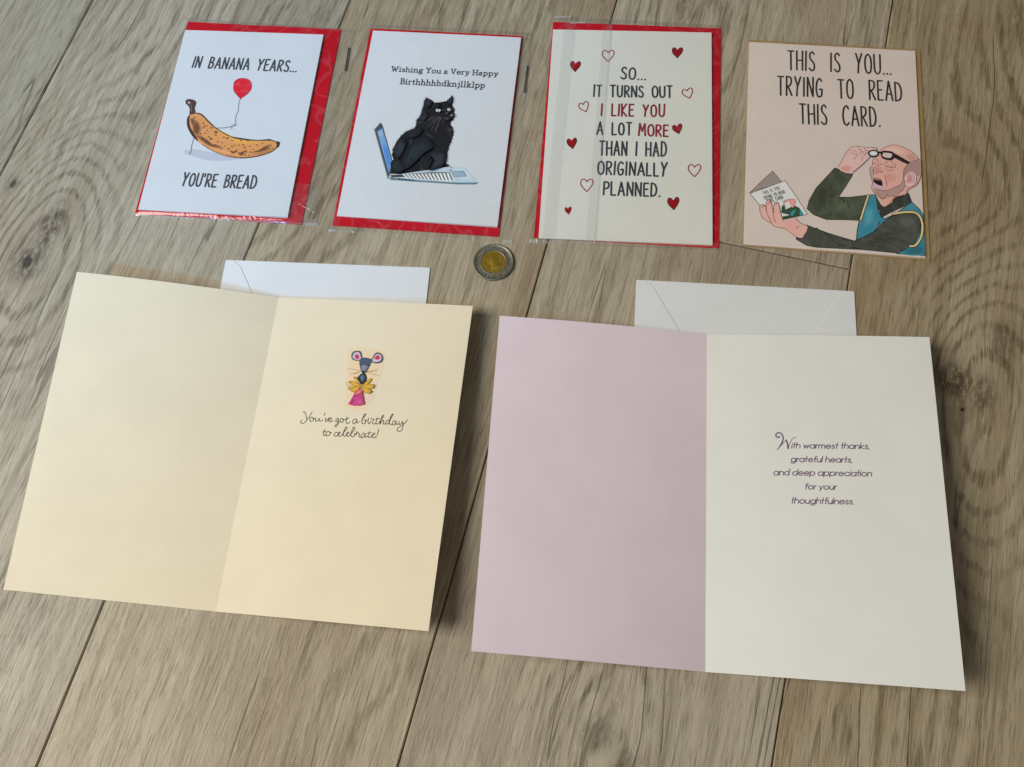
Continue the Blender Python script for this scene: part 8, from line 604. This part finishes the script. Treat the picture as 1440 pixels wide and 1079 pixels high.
# ---------------------------------------------------------------- coin
coin = thing('coin', 'two-tone metal coin with a brass centre lying on the floor below the cat card', 'coin', (-.00154, .28469, 0.0), math.radians(12))
def lathe(name, prof, mat, n=96):
    V = []; F = []
    for i in range(n):
        a = 2 * math.pi * i / n; V += [(r * MM * math.cos(a), r * MM * math.sin(a), z * MM) for r, z in prof]
    k = len(prof)
    for i in range(n):
        for j in range(k - 1): F.append((i * k + j, ((i + 1) % n) * k + j, ((i + 1) % n) * k + j + 1, i * k + j + 1))
    return link(name, mesh(name, V, F, True), mat, coin)
lathe('outer_ring', [(8.4, .05), (13.6, .05), (14.0, .25), (14.0, 1.60), (13.8, 1.80), (13.3, 1.82), (12.95, 1.62), (12.8, 1.52), (9.4, 1.52), (9.1, 1.64), (8.6, 1.66), (8.42, 1.5)], M['steel'])
def centre():
    bm = bmesh.new(); n = 48; rings = 22; prev = None
    rr = np.random.RandomState(2)
    def hgt(x, y):   # worn profile of a head in low relief
        z = 1.46
        for cx, cy, a, b, hh in ((.6, 1.2, 3.1, 3.7, .34), (-2.2, .6, 1.2, 1.0, .16), (1.4, 2.8, 3.0, 2.2, .22), (.9, -3.8, 3.9, 2.2, .30), (-.2, -1.9, 1.9, 1.9, .26)):
            d = ((x - cx) / a) ** 2 + ((y - cy) / b) ** 2
            if d < 1: z = max(z, 1.46 + hh * (1 - d) ** .6)
        return z + .02 * math.sin(x * 5 + y * 3)
    c0 = bm.verts.new((0, 0, hgt(0, 0) * MM))
    for r in range(1, rings + 1):
        R_ = 8.42 * r / rings; ring = [bm.verts.new((R_ * math.cos(2 * math.pi * i / n) * MM, R_ * math.sin(2 * math.pi * i / n) * MM, hgt(R_ * math.cos(2 * math.pi * i / n), R_ * math.sin(2 * math.pi * i / n)) * MM)) for i in range(n)]
        for i in range(n):
            if prev is None: bm.faces.new((c0, ring[i], ring[(i + 1) % n]))
            else: bm.faces.new((prev[i], ring[i], ring[(i + 1) % n], prev[(i + 1) % n]))
        prev = ring
    me = bpy.data.meshes.new('centre_disc'); bm.to_mesh(me); bm.free(); me.polygons.foreach_set('use_smooth', [True] * len(me.polygons)); return link('centre_disc', me, M['brass'], coin)
centre()
LET = {'E': [[(1, 0), (0, 0), (0, 1), (1, 1)], [(0, .5), (.8, .5)]], 'L': [[(0, 1), (0, 0), (.9, 0)]], 'I': [[(.4, 0), (.4, 1)]], 'Z': [[(0, 1), (1, 1), (0, 0), (1, 0)]], 'A': [[(0, 0), (.5, 1), (1, 0)], [(.2, .35), (.8, .35)]],
 'B': [[(0, 0), (0, 1), (.8, .95), (.8, .55), (0, .5), (.9, .45), (.9, .05), (0, 0)]], 'T': [[(0, 1), (1, 1)], [(.5, 1), (.5, 0)]], 'H': [[(0, 0), (0, 1)], [(1, 0), (1, 1)], [(0, .5), (1, .5)]],
 'D': [[(0, 0), (0, 1), (.7, .9), (1, .5), (.7, .1), (0, 0)]], 'G': [[(1, .8), (.6, 1), (.1, .8), (.1, .2), (.6, 0), (1, .3), (1, .5), (.6, .5)]], 'R': [[(0, 0), (0, 1), (.9, .95), (.9, .55), (0, .5), (1, 0)]], 'N': [[(0, 0), (0, 1), (1, 0), (1, 1)]], '.': [[(.4, 0), (.5, .1)]], ' ': []}
def legend(text, a0, step):
    V = []; F = []
    for i, ch in enumerate(text):
        a = math.radians(a0 - step * i)
        for st in LET[ch]:
            for (x0, y0), (x1, y1) in zip(st, st[1:]):
                p0 = np.array([(x0 - .5) * 1.25, 10.05 + y0 * 1.9]); p1 = np.array([(x1 - .5) * 1.25, 10.05 + y1 * 1.9]); d = p1 - p0; L = np.hypot(*d); n_ = np.array([-d[1], d[0]]) / L * .21; b = len(V)
                for z in (1.5, 1.86):
                    for q in (p0 - n_, p1 - n_, p1 + n_, p0 + n_):
                        ca, sa = math.cos(a - math.pi / 2), math.sin(a - math.pi / 2); V.append(((q[0] * ca - q[1] * sa) * MM, (q[0] * sa + q[1] * ca) * MM, z * MM))
                F += [(b + 4, b + 5, b + 6, b + 7)] + [(b + k, b + (k + 1) % 4, b + 4 + (k + 1) % 4, b + 4 + k) for k in range(4)]
    return link('raised_lettering', mesh('raised_lettering', V, F), M['bright_steel'], coin)
legend('ELIZABETH', 128, 11.5); legend('D.G.REGINA', 292, 12.5)
